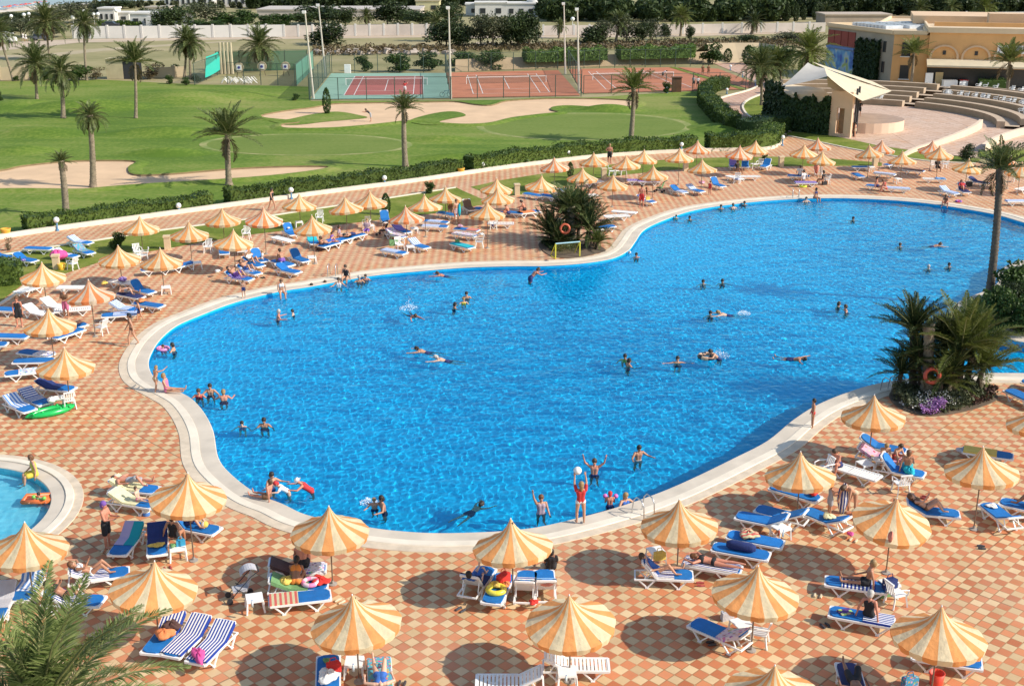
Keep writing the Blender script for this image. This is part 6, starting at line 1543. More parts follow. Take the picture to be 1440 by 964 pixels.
# ================================================================ parasols
for r in (
 (499,835,None,'front parasol over the blue lounger with a red bag at the bottom edge'),
 (803,834,None,'front parasol over the bare white slatted loungers'),
 (1065,795,None,'parasol below the navy bag lounger, over the table with a striped cloth'),
 (1325,852,None,'large parasol in the bottom right corner above the red bucket'),
 (1090,934,None,'parasol cut by the bottom edge, only its top in view'),
 (212,788,None,'parasol behind the great palm fronds, over the striped towels'),
 (32,734,None,'parasol at the left edge just below the paddling pool'),
 (462,711,None,'parasol over the two sunbathers sitting among red and green towels'),
 (721,730,None,'parasol overlapping the pool coping, over the yellow swim ring'),
 (957,702,None,'parasol beside the steel ladder, over the woman in blue'),
 (1258,697,None,'parasol with a red cloth tied under it, over the dark sunbathing couple'),
 (1128,635,722,'parasol whose pole stands between five empty blue loungers'),
 (1385,628,744,'parasol right of the yellow-towelled lounger, its long pole in shade'),
 (1231,555,None,'parasol nearest the flower bed, over the pink towel and children'),
 (1467,566,None,'parasol half cut off by the right edge'),
 (261,664,788,'parasol touching the left pool coping, over the child on the lounger'),
 (89,488,572,'parasol over the green inflatable and the striped towels'),
 (67,433,None,'parasol right of the woman in the black dress'),
 (125,393,473,'pinkish parasol over a white chair, left of the walking woman'),
 (58,368,430,'parasol by the dark hedge end, over the bare white loungers'),
 (166,344,396,'parasol below the round leafy shrub on the lawn'),
 (225,348,None,'parasol right of the one below the round shrub, over a small table'),
 (265,311,366,'parasol between the litter bin and the two plastic chairs'),
 (327,322,None,'parasol over the two empty loungers seen end on'),
 (196,303,348,'highest parasol at the left, beside the round shrub'),
 (312,292,335,'parasol on the lawn edge below the second globe lamp'),
 (370,291,357,'reddish parasol just below the walker in black swimsuit'),
 (420,272,312,'parasol right of the walker, under the globe lamp'),
 (439,302,371,'parasol over the person in red, before the white chair'),
 (486,276,328,'parasol right of the lone white lawn chair'),
 (520,268,None,'parasol left of the clipped cylinder shrub'),
 (571,289,None,'salmon-striped parasol over the purple-towelled lounger and pushchair'),
 (597,273,333,'parasol behind the salmon one, above the striped-towel loungers'),
 (626,262,307,'parasol sheltering the standing man in trunks'),
 (685,283,349,'parasol over the white lounger, right of the pink-towelled pair'),
 (698,250,None,'rear one of the tight parasol pair at the lawn fork'),
 (700,263,None,'front one of the tight parasol pair at the lawn fork'),
 (761,246,300,'parasol left of the palm clump, behind the seated man'),
 (780,221,None,'pinkish parasol beside the slim clipped shrub'),
 (819,235,None,'parasol directly above the palm clump'),
 (835,214,None,'parasol left of the bare-backed walker on the upper path'),
 (862,245,291,'parasol over the two bare white loungers right of the palm clump'),
 (881,218,None,'parasol over the white table and chairs on the lawn'),
 (905,210,None,'parasol right behind the table-and-chairs parasol'),
 (919,232,None,'parasol over the purple lounger row and the pushchair'),
 (956,208,260,'parasol in front of the globe lamp at the right hedge'),
 (981,197,None,'pinkish parasol right of the globe lamp at the right hedge'),
 (988,223,None,'orange striped parasol over the blue raised loungers by the pool end'),
 (1040,204,None,'front pink parasol of the two at the dark hedge'),
 (1062,197,None,'rear parasol of the two at the dark hedge'),
 (1131,202,None,'left parasol of the three near the stage lawn'),
 (1151,193.5,None,'rear pinkish parasol of the three near the stage lawn'),
 (1156,212,None,'front yellowish parasol of the three near the stage lawn'),
 (1224,203,250,'front parasol of the two before the theatre floor'),
 (1240,196.5,None,'rear pinkish parasol of the two before the theatre floor'),
 (1270,212,255,'parasol over the reddened pair, alone below the two'),
 (1312,197,None,'rear pink parasol of the pair left of the dark round bush'),
 (1322,204,250,'front orange parasol of the pair left of the dark round bush'),
 (1362,222,None,'yellow parasol left of the tall pool palm crown'),
 (1422,219,None,'pinkish parasol half hidden behind the tall pool palm crown'),
 (1437,227,None,'parasol at the right edge behind the tall pool palm'),
):
    x,y,f,l=r; parasol(x,y,f,l,1 if any(k in l for k in ('pinkish parasol','pink parasol','salmon-striped','reddish parasol')) else (2 if 'yellow' in l and 'swim' not in l and 'towel' not in l else 0))
# ================================================================ loungers, towels and the people on them
Lg=lounger
def P(t,pose,label,x=-.2,y=0,z=.43,face=0,**k):
    return person(on(t,x,y,z),math.degrees(t.rotation_euler.z)+face,pose,label,**k)
# -- bottom left
t=Lg(192,745,165,780,'lounger under a grey-lilac towel, by the man with purple cap',28); towel(t,'teal','most','grey-lilac towel with teal border, by the man with purple cap')
t=Lg(222,746,221,780,'lounger under a navy and yellow towel',28); towel(t,'navy','most','navy towel on the lounger beside the lilac one'); heap(on(t,.45,0,.43),TM['yellow'],'crumpled yellow printed end of the navy towel',.24,sc=(.6,1.2,.25),seed=4)
t=Lg(240,735,307,748,'blue lounger under the left-coping parasol, feet end in the sun',50); a=P(t,'knees','person in parasol shade with bent legs near a yellow ball',skin=0,hc=1,wear=(('trunks','navy'),))
ring(on(t,.45,.0,.43),[TM['yellow'],TM['yellow'],plain(CC['white'])],'small yellow ball between the feet on the blue lounger',.02,.12,name='ball',cat='ball')
person(on(t,-.2,-.9,.35),80,'side','person sitting under the left-coping parasol beside the small table',skin=2,hc=0,wear=(('swimsuit','black'),))
tt=table(251,785,'small table with a blue bag and green shoes under the left-coping parasol'); bag(on(tt,.12,.05,.47),plain((.03,.30,.50),.6,.1,4),'bright blue beach bag on the small table',.26); heap(on(tt,-.14,0,.47),TM['green'],'green shoes on the small table',.13,'shoes','shoes')
m=MB(); m.lathe([(.13,0),(.16,.34),(.14,.34),(.11,.05)],14); solo('bucket',m.mesh('bucket',stripemat((.08,.2,.5),(.75,.72,.6),.3,2),True),'blue and white bucket by the lemon-towelled lounger foot','bucket',at(206,724))
t=Lg(165,684,212,689,'lounger with green towel on which a reddened man lies',28); towel(t,'lemon','most','pale green towel under the reddened man'); P(t,'back','reddened man lying flat with head on the pale green towel',z=.50,x=-.1,skin=5,hc=1,wear=(('shorts','grey'),))
t=Lg(166,702,208,709,'lounger with lemon towel, front one beside the reddened man',28); towel(t,'lemon','most','lemon yellow towel under the small child'); P(t,'legs','small pale child sitting on the lemon towel',x=.25,z=.45,skin=4,hc=1,sc=.62,wear=(('briefs','pink'),))
t=Lg(92,816,184,803,'lounger with striped towel under the woman in pale bikini',28,mv=0); towel(t,'bw','most','blue striped towel under the woman in pale bikini'); P(t,'knees','woman in pale bikini sunbathing with bent knees',skin=2,hc=4,hair='long',wear=(('bikini','white'),),eyes=True)
t=Lg(60,842,146,846,'lounger whose foot shows behind the palm fronds',28); towel(t,'bw','mid','striped towel half hidden behind the palm fronds'); P(t,'knees','sunbather whose legs show behind the palm fronds',skin=2,hc=0,hair='long',wear=(('bikini','black'),))
t=Lg(54,806,28,842,'blue lounger left of the bikini woman, behind the frond tips',50); towel(t,'wb','mid','pale striped towel on the blue lounger at the left')
t=Lg(10,830,-10,870,'lounger under a dark grey towel at the left edge',28); towel(t,'grey','most','dark grey towel hanging at the left edge')
t=Lg(249,873,214,917,'striped-towel lounger left of three, with an orange cloth',28); towel(t,'bw','head','blue and white striped towel on the left lounger of three'); heap(on(t,.2,.1,.42),TM['orange'],'orange flowered cloth beside the three striped loungers',.3,seed=3); heap(on(t,-.3,.1,.42),TM['brown'],'dark brown bundle on the left lounger of three',.28,seed=5)
t=Lg(287,877,240,922,'striped-towel lounger, middle of three',28); towel(t,'bw','full','blue and white striped towel on the middle lounger of three')
t=Lg(322,884,274,933,'striped-towel lounger, right one of three',28); towel(t,'bw','full','blue and white striped towel on the right lounger of three'); heap(on(t,.75,0,.40),TM['pink'],'pink scarf at the foot of the right striped lounger',.34,sc=(.5,1.3,.3),seed=7)
# -- bottom centre
t=Lg(377,846,466,836,'blue lounger nearest the camera of the group of three under the parasol',0,mv=0); towel(t,'multi','head','multicoloured striped cloth at the head of the nearest of three loungers')
t=Lg(374,826,463,822,'middle lounger of three, spread with green and red towels',28); towel(t,'green','most','green patterned towel under the dark-skinned woman'); heap(on(t,.72,.05,.42),TM['red'],'red towel on the foot of the middle lounger',.34,sc=(1,.8,.25),seed=2); heap(on(t,-.35,0,.45),TM['yellow'],'orange and yellow pillow bundle left of the dark-skinned woman',.26,seed=8)
P(t,'hunch','dark-skinned woman with a bun seen from behind, sitting on green towel',x=-.05,face=84,skin=3,hair='bun',hc=0,wear=(('bikini','orange'),),eyes=True)
ring(on(t,.42,-.05,.43),[plain((.75,.22,.40)),plain((.75,.55,.60))],'pink and white swim ring on the green towel',.23,.075)
t=Lg(372,804,462,799,'rear lounger of three with a bright blue printed towel',28); towel(t,'brown','head','dark red rolled towel on the rear lounger of three'); towel_=towel(t,'dot','foot','bright blue printed towel on the rear lounger of three')
P(t,'hunch','pale-backed man bending behind the woman with the bun',x=.2,face=95,skin=5,hc=2,wear=(('trunks','black'),),sc=1.1)
stroller(338,842,200,TM['grey'],'grey and black pushchair with cream blanket beside a white table')
table(359,857,'white table between the pushchair and the green-towelled lounger')
t=Lg(461,975,462,925,'blue lounger with green ball, red bag and pale towel, at the bottom edge',0); bag(on(t,.1,-.15,.40),TM['red'],'shiny red bag on the blue bottom-edge lounger',.36); heap(on(t,.60,.05,.40),TM['green'],'bright green goggles bundle on the blue cushion end',.12,'goggles','goggles'); heap(on(t,-.35,.0,.40),TM['white'],'pale blue-white towel heap on the bottom-edge lounger',.34,seed=6)
t=Lg(536,978,533,928,'lounger with printed towel where someone raises their legs',0); towel(t,'print','full','colourful printed towel under the raised legs'); P(t,'back','sunbather with raised legs reading at the bottom edge',x=-.3,z=.45,skin=4,hc=1,wear=(('swimsuit','blue'),))
table(499,948,'white table between the two bottom-edge loungers',.02)
m=MB(); 
for s in (-.08,.08): m.tube([(-.13,s,.03),(0,s,.035),(.13,s,.03)],[.03,.045,.04],6)
SAN=m.mesh('sandals',plain((.05,.04,.04),.7,.2,8))
for x,y,l in ((565,962,'dark sandals right of the printed-towel lounger'),(500,338,'dark sandals by the person lying near the lone lawn chair'),(474,347,'dark slippers on the tiles beside the red-shirted person'),(1000,905,'dark sandals under the striped-cloth lounger'),(370,391,'sandals on the tiles beside the crouching man'),(768,367,'brown sandals left of the small goal')): solo('sandals',SAN,l,'sandals',at(x,y),random.random()*3)
t=Lg(657,836,684,800,'white lounger seen from behind, its reader facing the pool',50); towel(t,'navy','most','dark blue towel draped under the reader'); P(t,'recline','dark-haired reader seen from behind facing the pool',skin=4,hc=0,wear=(('shirt','blue'),('shorts','blue')),eyes=False)
t=Lg(712,805,689,852,'blue lounger carrying a red bag and the yellow ring',0); ring(on(t,.28,.0,.40),[plain((.75,.62,.05),.35),plain((.78,.70,.10),.35)],'yellow swim ring lying on the blue lounger',.26,.09); bag(on(t,-.30,.08,.40),TM['red'],'red and black bag behind the yellow swim ring',.42,.9); heap(on(t,.02,-.1,.42),TM['yellow'],'yellow armbands left of the yellow swim ring',.20,'armbands','armbands',seed=9); heap(on(t,-.1,.22,.40),TM['orange'],'orange toy bundle right of the red bag',.18,'toy','toy')
t=Lg(737,842,742,808,'white chaise under a blue striped towel behind the pole',50); towel(t,'bwx','mid','navy and white striped towel with printed top over the chaise back'); towel(t,'dot','head','pale printed towel on the same chaise as the navy stripes')
heap(on(t,-.85,-.30,.22),TM['red'],'red cloth hanging under the chaise with navy stripes',.16,seed=12)
t=Lg(768,840,765,807,'white chaise under a plain blue towel, rightmost of the row',50); towel(t,'bluet','most','plain blue towel folded over the rightmost chaise'); heap(on(t,-.50,0,.62),TM['salmon'],'reddish rolled towel over the rightmost chaise',.22,sc=(.5,1.4,.5))
person(at(775,800),90,'chair','dark figure half hidden under the parasol above the blue towel',skin=3,hc=0,wear=(('shorts','black'),('shirt','black')),sc=.9)
t=Lg(760,934,858,935,'bare white slatted lounger lying across under the front parasol',28,None)
t=Lg(768,958,668,958,'bare white slatted lounger cut by the bottom edge',28,None)
table(797,962,'square white table at the foot of the bare white loungers',.03)
# -- centre right front
t=Lg(888,806,977,810,'lounger of the woman in a blue swimsuit',50); towel(t,'bw','most','striped towel under the woman in a blue swimsuit'); P(t,'recline','woman in blue swimsuit lounging with one knee up',skin=0,hc=1,wear=(('swimsuit','blue'),),eyes=True)
t=Lg(955,788,1048,804,'lounger with a striped cushion under the prone woman',0); towel(t,'bw','full','dark striped towel under the prone woman'); P(t,'prone','woman in black bikini bottoms lying face down',x=.05,z=.43,skin=5,hc=4,hair='short',wear=(('bikini','black'),),eyes=False)
table(922,790,'white table with a sunflower-yellow bag behind the woman in blue'); bag(at(927,786,.47),TM['yellow'],'sunflower-patterned round bag on the table behind the woman in blue',.34)
t=Lg(998,768,1086,784,'lounger with a long navy bag, left of the parasol tip',0); m=MB(); m.tube([(-.5,0,.17),(-.35,0,.17),(.35,0,.17),(.5,0,.17)],[.09,.17,.17,.09],10); solo('bag',m.mesh('bag',TM['navy'],True),'long navy bag lying on the blue lounger','bag',on(t,0,0,.40),t.rotation_euler.z)
t=Lg(1020,751,1105,767,'blue lounger with a turquoise and pink checked cloth',0); heap(on(t,-.25,0,.42),TM['multi'],'turquoise and pink checked cloth on a blue lounger',.36,sc=(1,.9,.35),seed=11)
t=Lg(1113,740,1034,724,'empty blue lounger with raised back by the small white table',28,'blue')
t=Lg(1140,734,1060,714,'blue lounger with a white-lettered cloth behind the small table',28); heap(on(t,-.15,0,.42),TM['white'],'small pale cloth on the empty blue lounger',.14,sc=(1,1,.15))
t=Lg(1192,742,1132,718,'empty blue lounger with a white crumpled towel, raised end right',28); heap(on(t,-.1,0,.42),TM['lemon'],'crumpled white towel on the raised-end blue lounger',.22,sc=(1,1,.4),seed=14); heap(on(t,-1.05,0,.1),TM['pink'],'small pink towel behind the raised-end lounger',.14)
t=Lg(1079,682,1158,705,'long blue lounger with a red towel end under the pole parasol',0); heap(on(t,.7,.1,.42),TM['red'],'red towel on the foot of the long blue lounger',.2,seed=15)
table(1097,757,'small white table with cups between the empty blue loungers',.5)
t=Lg(1168,652,1240,674,'bare white lounger beside the stretching man',0,None)
person(on(t,-.75,0,.34),215,'hunch','man sitting with his arm raised on the bare white lounger',skin=5,hc=1,wear=(('trunks','navy'),),eyes=False)
chair(1157,672,'deck chair with blue stripes behind the stretching man',200)
t=Lg(1204,622,1277,636,'blue lounger behind the pink towel, by two crouching children',28); 
t=Lg(1206,637,1270,650,'lounger with bright pink patterned towel',28); towel(t,'pinkp','full','bright pink patterned towel behind two crouching children'); 
P(t,'hunch','left one of two crouching fair children on the pink towel',x=.15,y=-.15,face=-60,skin=0,hc=2,wear=(('trunks','blue'),),sc=.9)
P(t,'hunch','right one of two crouching children on the pink towel',x=.55,y=0,face=-30,skin=0,hc=1,wear=(('trunks','red'),),sc=.9)
t=Lg(1232,655,1297,668,'blue lounger with raised back where a brown woman sits',50); P(t,'legs','brown-haired person sitting with turquoise towel round the hips',x=.3,face=100,skin=2,hc=4,wear=(('shorts','teal'),)); heap(on(t,.45,-.25,.40),TM['turq'],'turquoise patterned towel hanging off the blue lounger edge',.28,sc=(1.2,.7,.5))
table(1215,665,'white table left of the raised blue lounger',.4); table(1236,660,'white table beneath the raised lounger with the children',.1)
chair(1266,693,'lone white chair with its back to the flower bed',100)
t=Lg(1352,632,1426,643,'lounger with a yellow towel behind the right parasol',0); towel(t,'yellow','most','yellow towel on the lounger behind the right parasol'); heap(on(t,-1.0,0,.2),TM['grey'],'pale striped bundle at the head of the yellow-towelled lounger',.22)
person(at(1197,722),215,'bend','naked-backed woman bending over a striped towelled child',skin=0,hc=1,wear=(('briefs','tan'),),eyes=False)
person(at(1166,722),10,'carry','child wrapped in a blue and white striped towel',skin=0,hc=1,sc=.72,wear=(('dress','grey'),))
heap(at(1184,722),TM['bw'],'striped towel held up by the bending woman',.2,sc=(.5,.9,3.0))
t=Lg(1268,716,1352,724,'empty blue lounger emerging right of the red-cloth parasol',28); P(t,'knees','sunbather whose knees show above the red-cloth parasol',skin=1,hc=4,hair='long',wear=(('bikini','brown'),))
t=Lg(1424,738,1391,712,'blue lounger with a folded pale towel at the right edge',28); heap(on(t,.6,0,.42),TM['white'],'folded pale lilac towel on the right-edge lounger',.2,sc=(1,1,.2),seed=17)
t=Lg(1480,722,1412,706,'lounger cut by the right edge, dark legs on it',28); P(t,'knees','dark-skinned sunbather at the right edge, only legs visible',skin=3,hc=0,wear=(('trunks','navy'),))
t=Lg(1245,828,1163,817,'blue lounger of the dark man lying on his side',0); towel(t,'bwx','mid','printed towel under the man leaning back'); P(t,'legs','tanned man in black trunks leaning back on his elbow',x=-.35,skin=2,hc=2,wear=(('trunks','black'),),eyes=True); bag(at(1243,838),TM['green'],'dark green bag beside the tanned man',.34)
t=Lg(1256,876,1168,860,'blue lounger with a yellow magazine on it',0); towel(t,'bw','head','printed towel under the white-haired woman')
P(t,'side','white-haired woman in black swimsuit seen from behind',x=-.2,face=-105,skin=5,hc=3,wear=(('swimsuit','black'),),eyes=True); m=MB(); m.box((0,0,.03),(.42,.30,.05)); solo('magazine',m.mesh('magazine',stripemat((.7,.6,.05),(.1,.05,.2),.2,0,dots=6)),'yellow and purple magazine bag on the blue lounger','magazine',on(t,.5,0,.41),.3)
table(1249,836,'white table with a navy bag beside the red-cloth parasol pole'); bag(at(1250,826,.47),TM['navy'],'navy bag on the table at the red-cloth pole',.4)
chair(1259,850,'white chair half hidden behind the tanned man',20)
t=Lg(1276,918,1386,935,'lounger mostly hidden under the bottom right parasol',0); towel(t,'printp','mid','printed towel edge showing under the bottom right parasol')
m=MB(); m.lathe([(.17,0),(.22,.40),(.20,.40),(.15,.05)],16); solo('bucket',m.mesh('bucket',plain((.66,.05,.02),.5,.08,3),True),'big red-orange bucket under the bottom right parasol','bucket',at(1316,962))
bag(at(1278,965),stripemat((.4,.05,.1),(.05,.25,.4),.1,0,dots=12),'round patterned bag left of the red-orange bucket',.4)
t=Lg(1205,985,1192,938,'lounger with two dark feet, cut by the bottom edge',0,'navy'); P(t,'back','person on the bottom-edge lounger whose legs point away',x=-.2,skin=3,hc=3,hair='hat',wear=(('shorts','black'),))
t=Lg(1046,905,980,877,'blue lounger with a striped cloth over its raised back',28); towel(t,'printp','head','red and white striped cloth over the raised back'); 
table(1041,893,'white table under the parasol with a striped cloth lounger',.4); bag(at(1022,870,.0),TM['grey'],'clear plastic bag beside the white table',.35); chair(1067,905,'white folding chair right of the striped-cloth lounger',160)
t=Lg(1470,572,1410,545,'blue lounger right of the large palm bed',0); t=Lg(1500,548,1436,535,'blue lounger end at the right edge beside the water',0)
# clutter by the near loungers
SHO=[plain((.04,.04,.05),.7,.2,8),plain((.35,.06,.05),.7,.1,8),plain((.55,.45,.30),.7,.1,8)]
for x,y,k,l in ((236,800,1,'red sandals below the navy and yellow towel lounger'),(148,776,2,'pale sandals near the feet of the man with purple cap'),(478,846,2,'straw-coloured sandals right of the three loungers'),(648,858,0,'black sandals in front of the reader chaise'),(985,822,1,'red sandals right of the woman in blue swimsuit'),(1150,838,2,'pale sandals left of the tanned man lounger'),(1160,880,0,'black sandals below the yellow magazine lounger'),(1200,760,2,'pale sandals below the raised-end lounger'),(1300,700,1,'red sandals above the empty lounger right of the red-cloth parasol'),(1380,770,0,'dark sandals below the right-edge lounger')):
    m=MB()
    for s in (-.09,.09): m.tube([(-.13,s,.03),(0,s*1.15,.035),(.13,s,.03)],[.03,.045,.04],6)
    solo('sandals',m.mesh('sandals',SHO[k]),l,'sandals',at(x,y),random.random()*6)
def bottle(loc,c,label):
    t=thing('bottle',label,'bottle',loc); m=MB(); m.lathe([(.001,0),(.035,0),(.037,.15),(.015,.20),(.014,.22)],10); part('body',m.mesh('body',c,True),t); m=MB(); m.lathe([(.017,.22),(.017,.245),(.001,.245)],8); part('cap',m.mesh('cap',TM['bluet']),t)
GL=plain((.55,.65,.68),.15,.05,3)
bottle(at(796,959,.47),GL,'water bottle on the table by the bare slatted loungers'); bottle(at(355,853,.47),GL,'water bottle on the table right of the pushchair'); bottle(at(1095,752,.47),plain((.5,.1,.05),.3,.1,3),'red bottle on the small table between empty blue loungers'); bottle(at(1101,754,.47),GL,'clear bottle beside the red one on the small table'); bottle(at(497,943,.47),GL,'water bottle on the table at the bottom edge')
# -- left side
for r in ((-20,472,49,474,'blue lounger reaching in from the left edge, upper of two',0),(-50,486,15,484,'blue and white lounger reaching in from the left edge, lower of two',0)): Lg(*r)
t=Lg(74,500,28,494,'blue lounger in parasol shade with a patterned cloth end',0); towel(t,'dot','head','dark patterned cloth in the parasol shade')
t=Lg(66,507,29,508,'small-looking blue lounger between two others at the left',0)
t=Lg(64,520,10,526,'blue lounger with zebra towel left of the green inflatable parasol',0); towel(t,'dot','most','zebra-patterned towel on the left lounger')
t=Lg(44,541,112,549,'curved lounger under a dark blue-grey towel',28); towel(t,'navy','most','dark blue-grey towel on the curved lounger')
t=Lg(8,562,47,580,'lounger with white striped towel next to the green inflatable',28); towel(t,'wb','most','white towel with thin stripes hanging off the lounger end')
t=Lg(30,553,68,570,'lounger with navy-striped towel beside the white striped one',28); towel(t,'bwx','most','navy-striped towel beside the white striped one')
table(83,572,'white table with a pink bag behind the green inflatable'); heap(at(75,565,.47),TM['white'],'crumpled white and pink towel on the table by the inflatable',.28,seed=21); bag(at(71,566,.3),TM['pink'],'pink bag under the crumpled white towel',.22)
chair(98,574,'white chair at the tip of the green inflatable',120)
m=MB(); m.tube([(-1.1,0,.10),(-.95,0,.13),(-.5,.24,.14),(0,.31,.14),(.5,.27,.14),(.95,.08,.16),(1.15,0,.2)],[.04,.10,.13,.14,.13,.10,.03],9); m.tube([(-1.1,0,.10),(-.95,0,.13),(-.5,-.24,.14),(0,-.31,.14),(.5,-.27,.14),(.95,-.08,.16),(1.15,0,.2)],[.04,.10,.13,.14,.13,.10,.03],9); m.box((0,0,.11),(1.7,.45,.10)); 
for x in (-.8,-.4,.4,.8): m.ball((x,.25,.26),.07,8,5); m.ball((x,-.25,.26),.07,8,5)
solo('inflatable_boat',m.mesh('inflatable_boat',plain((.01,.42,.09),.25,.06,2),True),'bright green inflatable crocodile float lying on the tiles','inflatable',at(71,582),R(38))
person(at(28,459),-80,'stand','woman in a black dress standing at the left',skin=5,hc=4,wear=(('dress','black'),),sc=1.02)
person(at(94,447),-100,'carry','woman with brown top and pink towel, looking down',skin=2,hc=3,wear=(('shorts','pink'),('shirt','brown')))
person(at(187,486),200,'walk','tanned woman with a dark cap walking left',skin=0,hc='black',wear=(('bikini','brown'),),sc=1.05)
person(at(197,452),200,'walk','child in dark trunks just behind the walking woman',skin=0,hc=1,sc=.75,wear=(('trunks','navy'),))
person(at(152,769),-10,'carry','reddened man with purple cap and black trunks, standing',skin=5,hc='purple',wear=(('shorts','black'),),sc=1.04,eyes=True)
for r in ((25,411,57,401,'bare white lounger lying against the cream kerb'),(112,404,96,404,'bare white lounger end peeping left of the pinkish parasol'),(62,426,92,433,'bare white lounger right of the pole by the hedge end'),(114,434,90,436,'bare white lounger beside the woman with pink towel'),(44,437,62,441,'small bare white lounger by the black-dressed woman')): Lg(*r,a=28 if r[0] in (62,44) else 0,cush=None)
Lg(-14,434,20,436,'blue lounger behind the woman in a black dress')
Lg(14,361,57,369,'blue lounger with a purple ball on the lawn at the left',28); Lg(-12,358,12,362,'blue lounger at the left edge on the lawn',28); Lg(68,350,40,349,'blue lounger alone on the upper edge of the lawn')
t=Lg(70,356,114,362,'lounger with light striped towel, left one of the lawn cluster',28); towel(t,'dot','most','light patterned towel on the lawn cluster lounger')
t=Lg(92,338,133,343,'rear lounger of the lawn cluster with striped towel',28); towel(t,'wb','most','pale striped towel on the rear lawn lounger')
t=Lg(100,348,136,359,'lounger with a blue marine-print towel in the lawn cluster',28); towel(t,'print','most','blue marine-print towel in the lawn cluster')
heap(at(82,366,.4),TM['pink'],'bright pink towel heap behind the white chair on the lawn',.5,sc=(1.1,.7,.7),seed=30)
chair(103,379,'white chair in front of the pink towel heap',150)
heap(at(33,367,.45),TM['purple'],'purple ball on the left lawn lounger',.16)
# cluster in front of the round shrub
t=Lg(187,398,160,395,'white lounger with purple scarf under the shrub parasol',0,None); heap(on(t,0,0,.38),TM['purple'],'dark purple scarf on the white lounger',.3,seed=31)
t=Lg(180,404,219,413,'blue lounger with raised back right of the shrub parasol',50)
t=Lg(163,411,204,420,'dark blue lounger where someone lies in shade',0,'navy'); P(t,'back','person lying in shade behind the pinkish parasol',skin=0,hc=0,wear=(('trunks','grey'),))
t=Lg(153,432,200,437,'lounger with blue patterned towel behind the walking woman',28); towel(t,'wb','most','blue patterned towel behind the walking woman')
t=Lg(190,441,147,444,'lounger with blue foot and striped towel, nearest the pool corner',0); towel(t,'wb','most','striped towel on the lounger nearest the pool corner')
t=Lg(192,426,226,431,'dark blue lounger end behind the orange-lifejacket',0); heap(on(t,-.5,0,.42),TM['orange'],'orange lifejacket on the blue lounger',.26,'lifejacket','lifejacket',seed=33)
heap(at(147,400,.4),TM['yellow'],'yellow cloth beside the dark cap at the pinkish parasol',.22,seed=34)
t=Lg(78,466,117,456,'blue lounger under the parasol beside the black-dressed woman',0); P(t,'prone','person lying under the parasol beside the black-dressed woman',skin=2,hc=0,wear=(('trunks','navy'),)); Lg(80,474,110,464,'second lounger under the parasol beside the black-dressed woman')
table(75,474,'white table half under the parasol beside the black-dressed woman'); chair(143,470,'white chair below the pinkish parasol',160)
t=Lg(203,380,237,377,'white-framed lounger under the small-table parasol'); t=Lg(248,375,264,371,'blue lounger end left of the small white table')
table(278,378,'small white table right of the small-table parasol'); table(234,413,'small white table at the pole of the small-table parasol')
chair(194,362,'white chair beside the round shrub, towel on it',-60); chair(203,367,'second white chair by the round shrub',200); heap(at(194,360,.45),TM['white'],'white towel on the chair by the round shrub',.2)
chair(293,355,'left of the two white chairs between two parasols',-90); chair(347,336,'white chair behind the end-on loungers',-90)
for r in ((314,347,316,359,'left of two empty loungers seen end on'),(340,343,341,355,'right of two empty loungers seen end on')): Lg(*r)
t=Lg(315,388,357,394,'lounger of the man with a beard by the pole',28); towel(t,'purple','mid','purple towel on the lounger of the man by the pole'); P(t,'knees','man with dark hair reclining, nearest the pool of the left group',skin=0,hc=0,wear=(('shorts','purple'),)); heap(at(306,383,.3),TM['white'],'white pillow bundle behind the reclining man',.2)
t=Lg(334,378,366,386,'lounger with patterned cushion behind the reclining man',28); towel(t,'wb','mid','pale patterned towel behind the reclining man'); P(t,'knees','second reclining person of the left group',skin=0,hc=0,wear=(('trunks','blue'),))
t=Lg(340,366,372,376,'lounger with white towel, third of the left group',28); P(t,'knees','third reclining person of the left group, in a white top',skin=0,hc=3,wear=(('shirt','white'),('trunks','grey')))
t=Lg(350,357,379,371,'blue lounger with raised back behind the little child',50); P(t,'side','little child in white sitting on the raised-back blue lounger',x=.5,face=-120,skin=4,hc=2,sc=.65,wear=(('shirt','white'),))
t=Lg(384,376,426,385,'blue lounger with white frame nearest the pool, by the crouching man',28); t=Lg(407,359,434,369,'blue raised lounger left of the white table',50); t=Lg(383,366,412,374,'lounger under the crouching man',0); P(t,'hunch','tanned man crouching with his head down',x=0,face=170,skin=2,hc=1,wear=(('trunks','purple'),))
table(439,370,'white table right of the blue raised lounger')
t=Lg(381,332,414,340,'bare white lounger below the raised blue one',0,None); t=Lg(398,321,418,333,'blue raised lounger with pale towel behind the bare white one',50); heap(on(t,-.3,0,.55),TM['white'],'small pale towel on the raised blue lounger back',.14)
chair(450,313,'lone white chair on the lawn',-90); table(421,320,'white side table on the lawn edge left of the red-shirted person')
t=Lg(436,334,444,344,'teal-towelled deck chair left of the red-shirted person',50); towel(t,'turq','most','teal towel on the deck chair left of the red-shirted person')
person(at(451,350),-150,'side','person in a red shirt sitting under the parasol',skin=0,hc=1,wear=(('shirt','red'),('shorts','brown')))
bag(at(452,352),TM['brown'],'dark bag under the red-shirted person',.4)
t=Lg(455,346,473,341,'lounger with a blue end below the red-shirted person',0); P(t,'back','person lying with legs toward the pool ladder',skin=0,hc=4,wear=(('trunks','blue'),))
t=Lg(468,340,492,334,'blue lounger with patterned cushion in the middle of that group',0); t=Lg(484,335,511,329,'blue lounger on which a person lies, right of that group',0); P(t,'prone','person lying face down beside the dark sandals',skin=0,hc=0,wear=(('trunks','navy'),))
person(at(468,342,.3),0,'side','person with dark hair sitting among the patterned cushions',skin=2,hc=0,wear=(('shirt','purple'),)); person(at(478,334,.3),10,'side','sunburnt person sitting right of the patterned cushions',skin=5,hc=1,wear=(('shirt','print'),)); table(483,338,'white table in the middle of the red-shirt group')
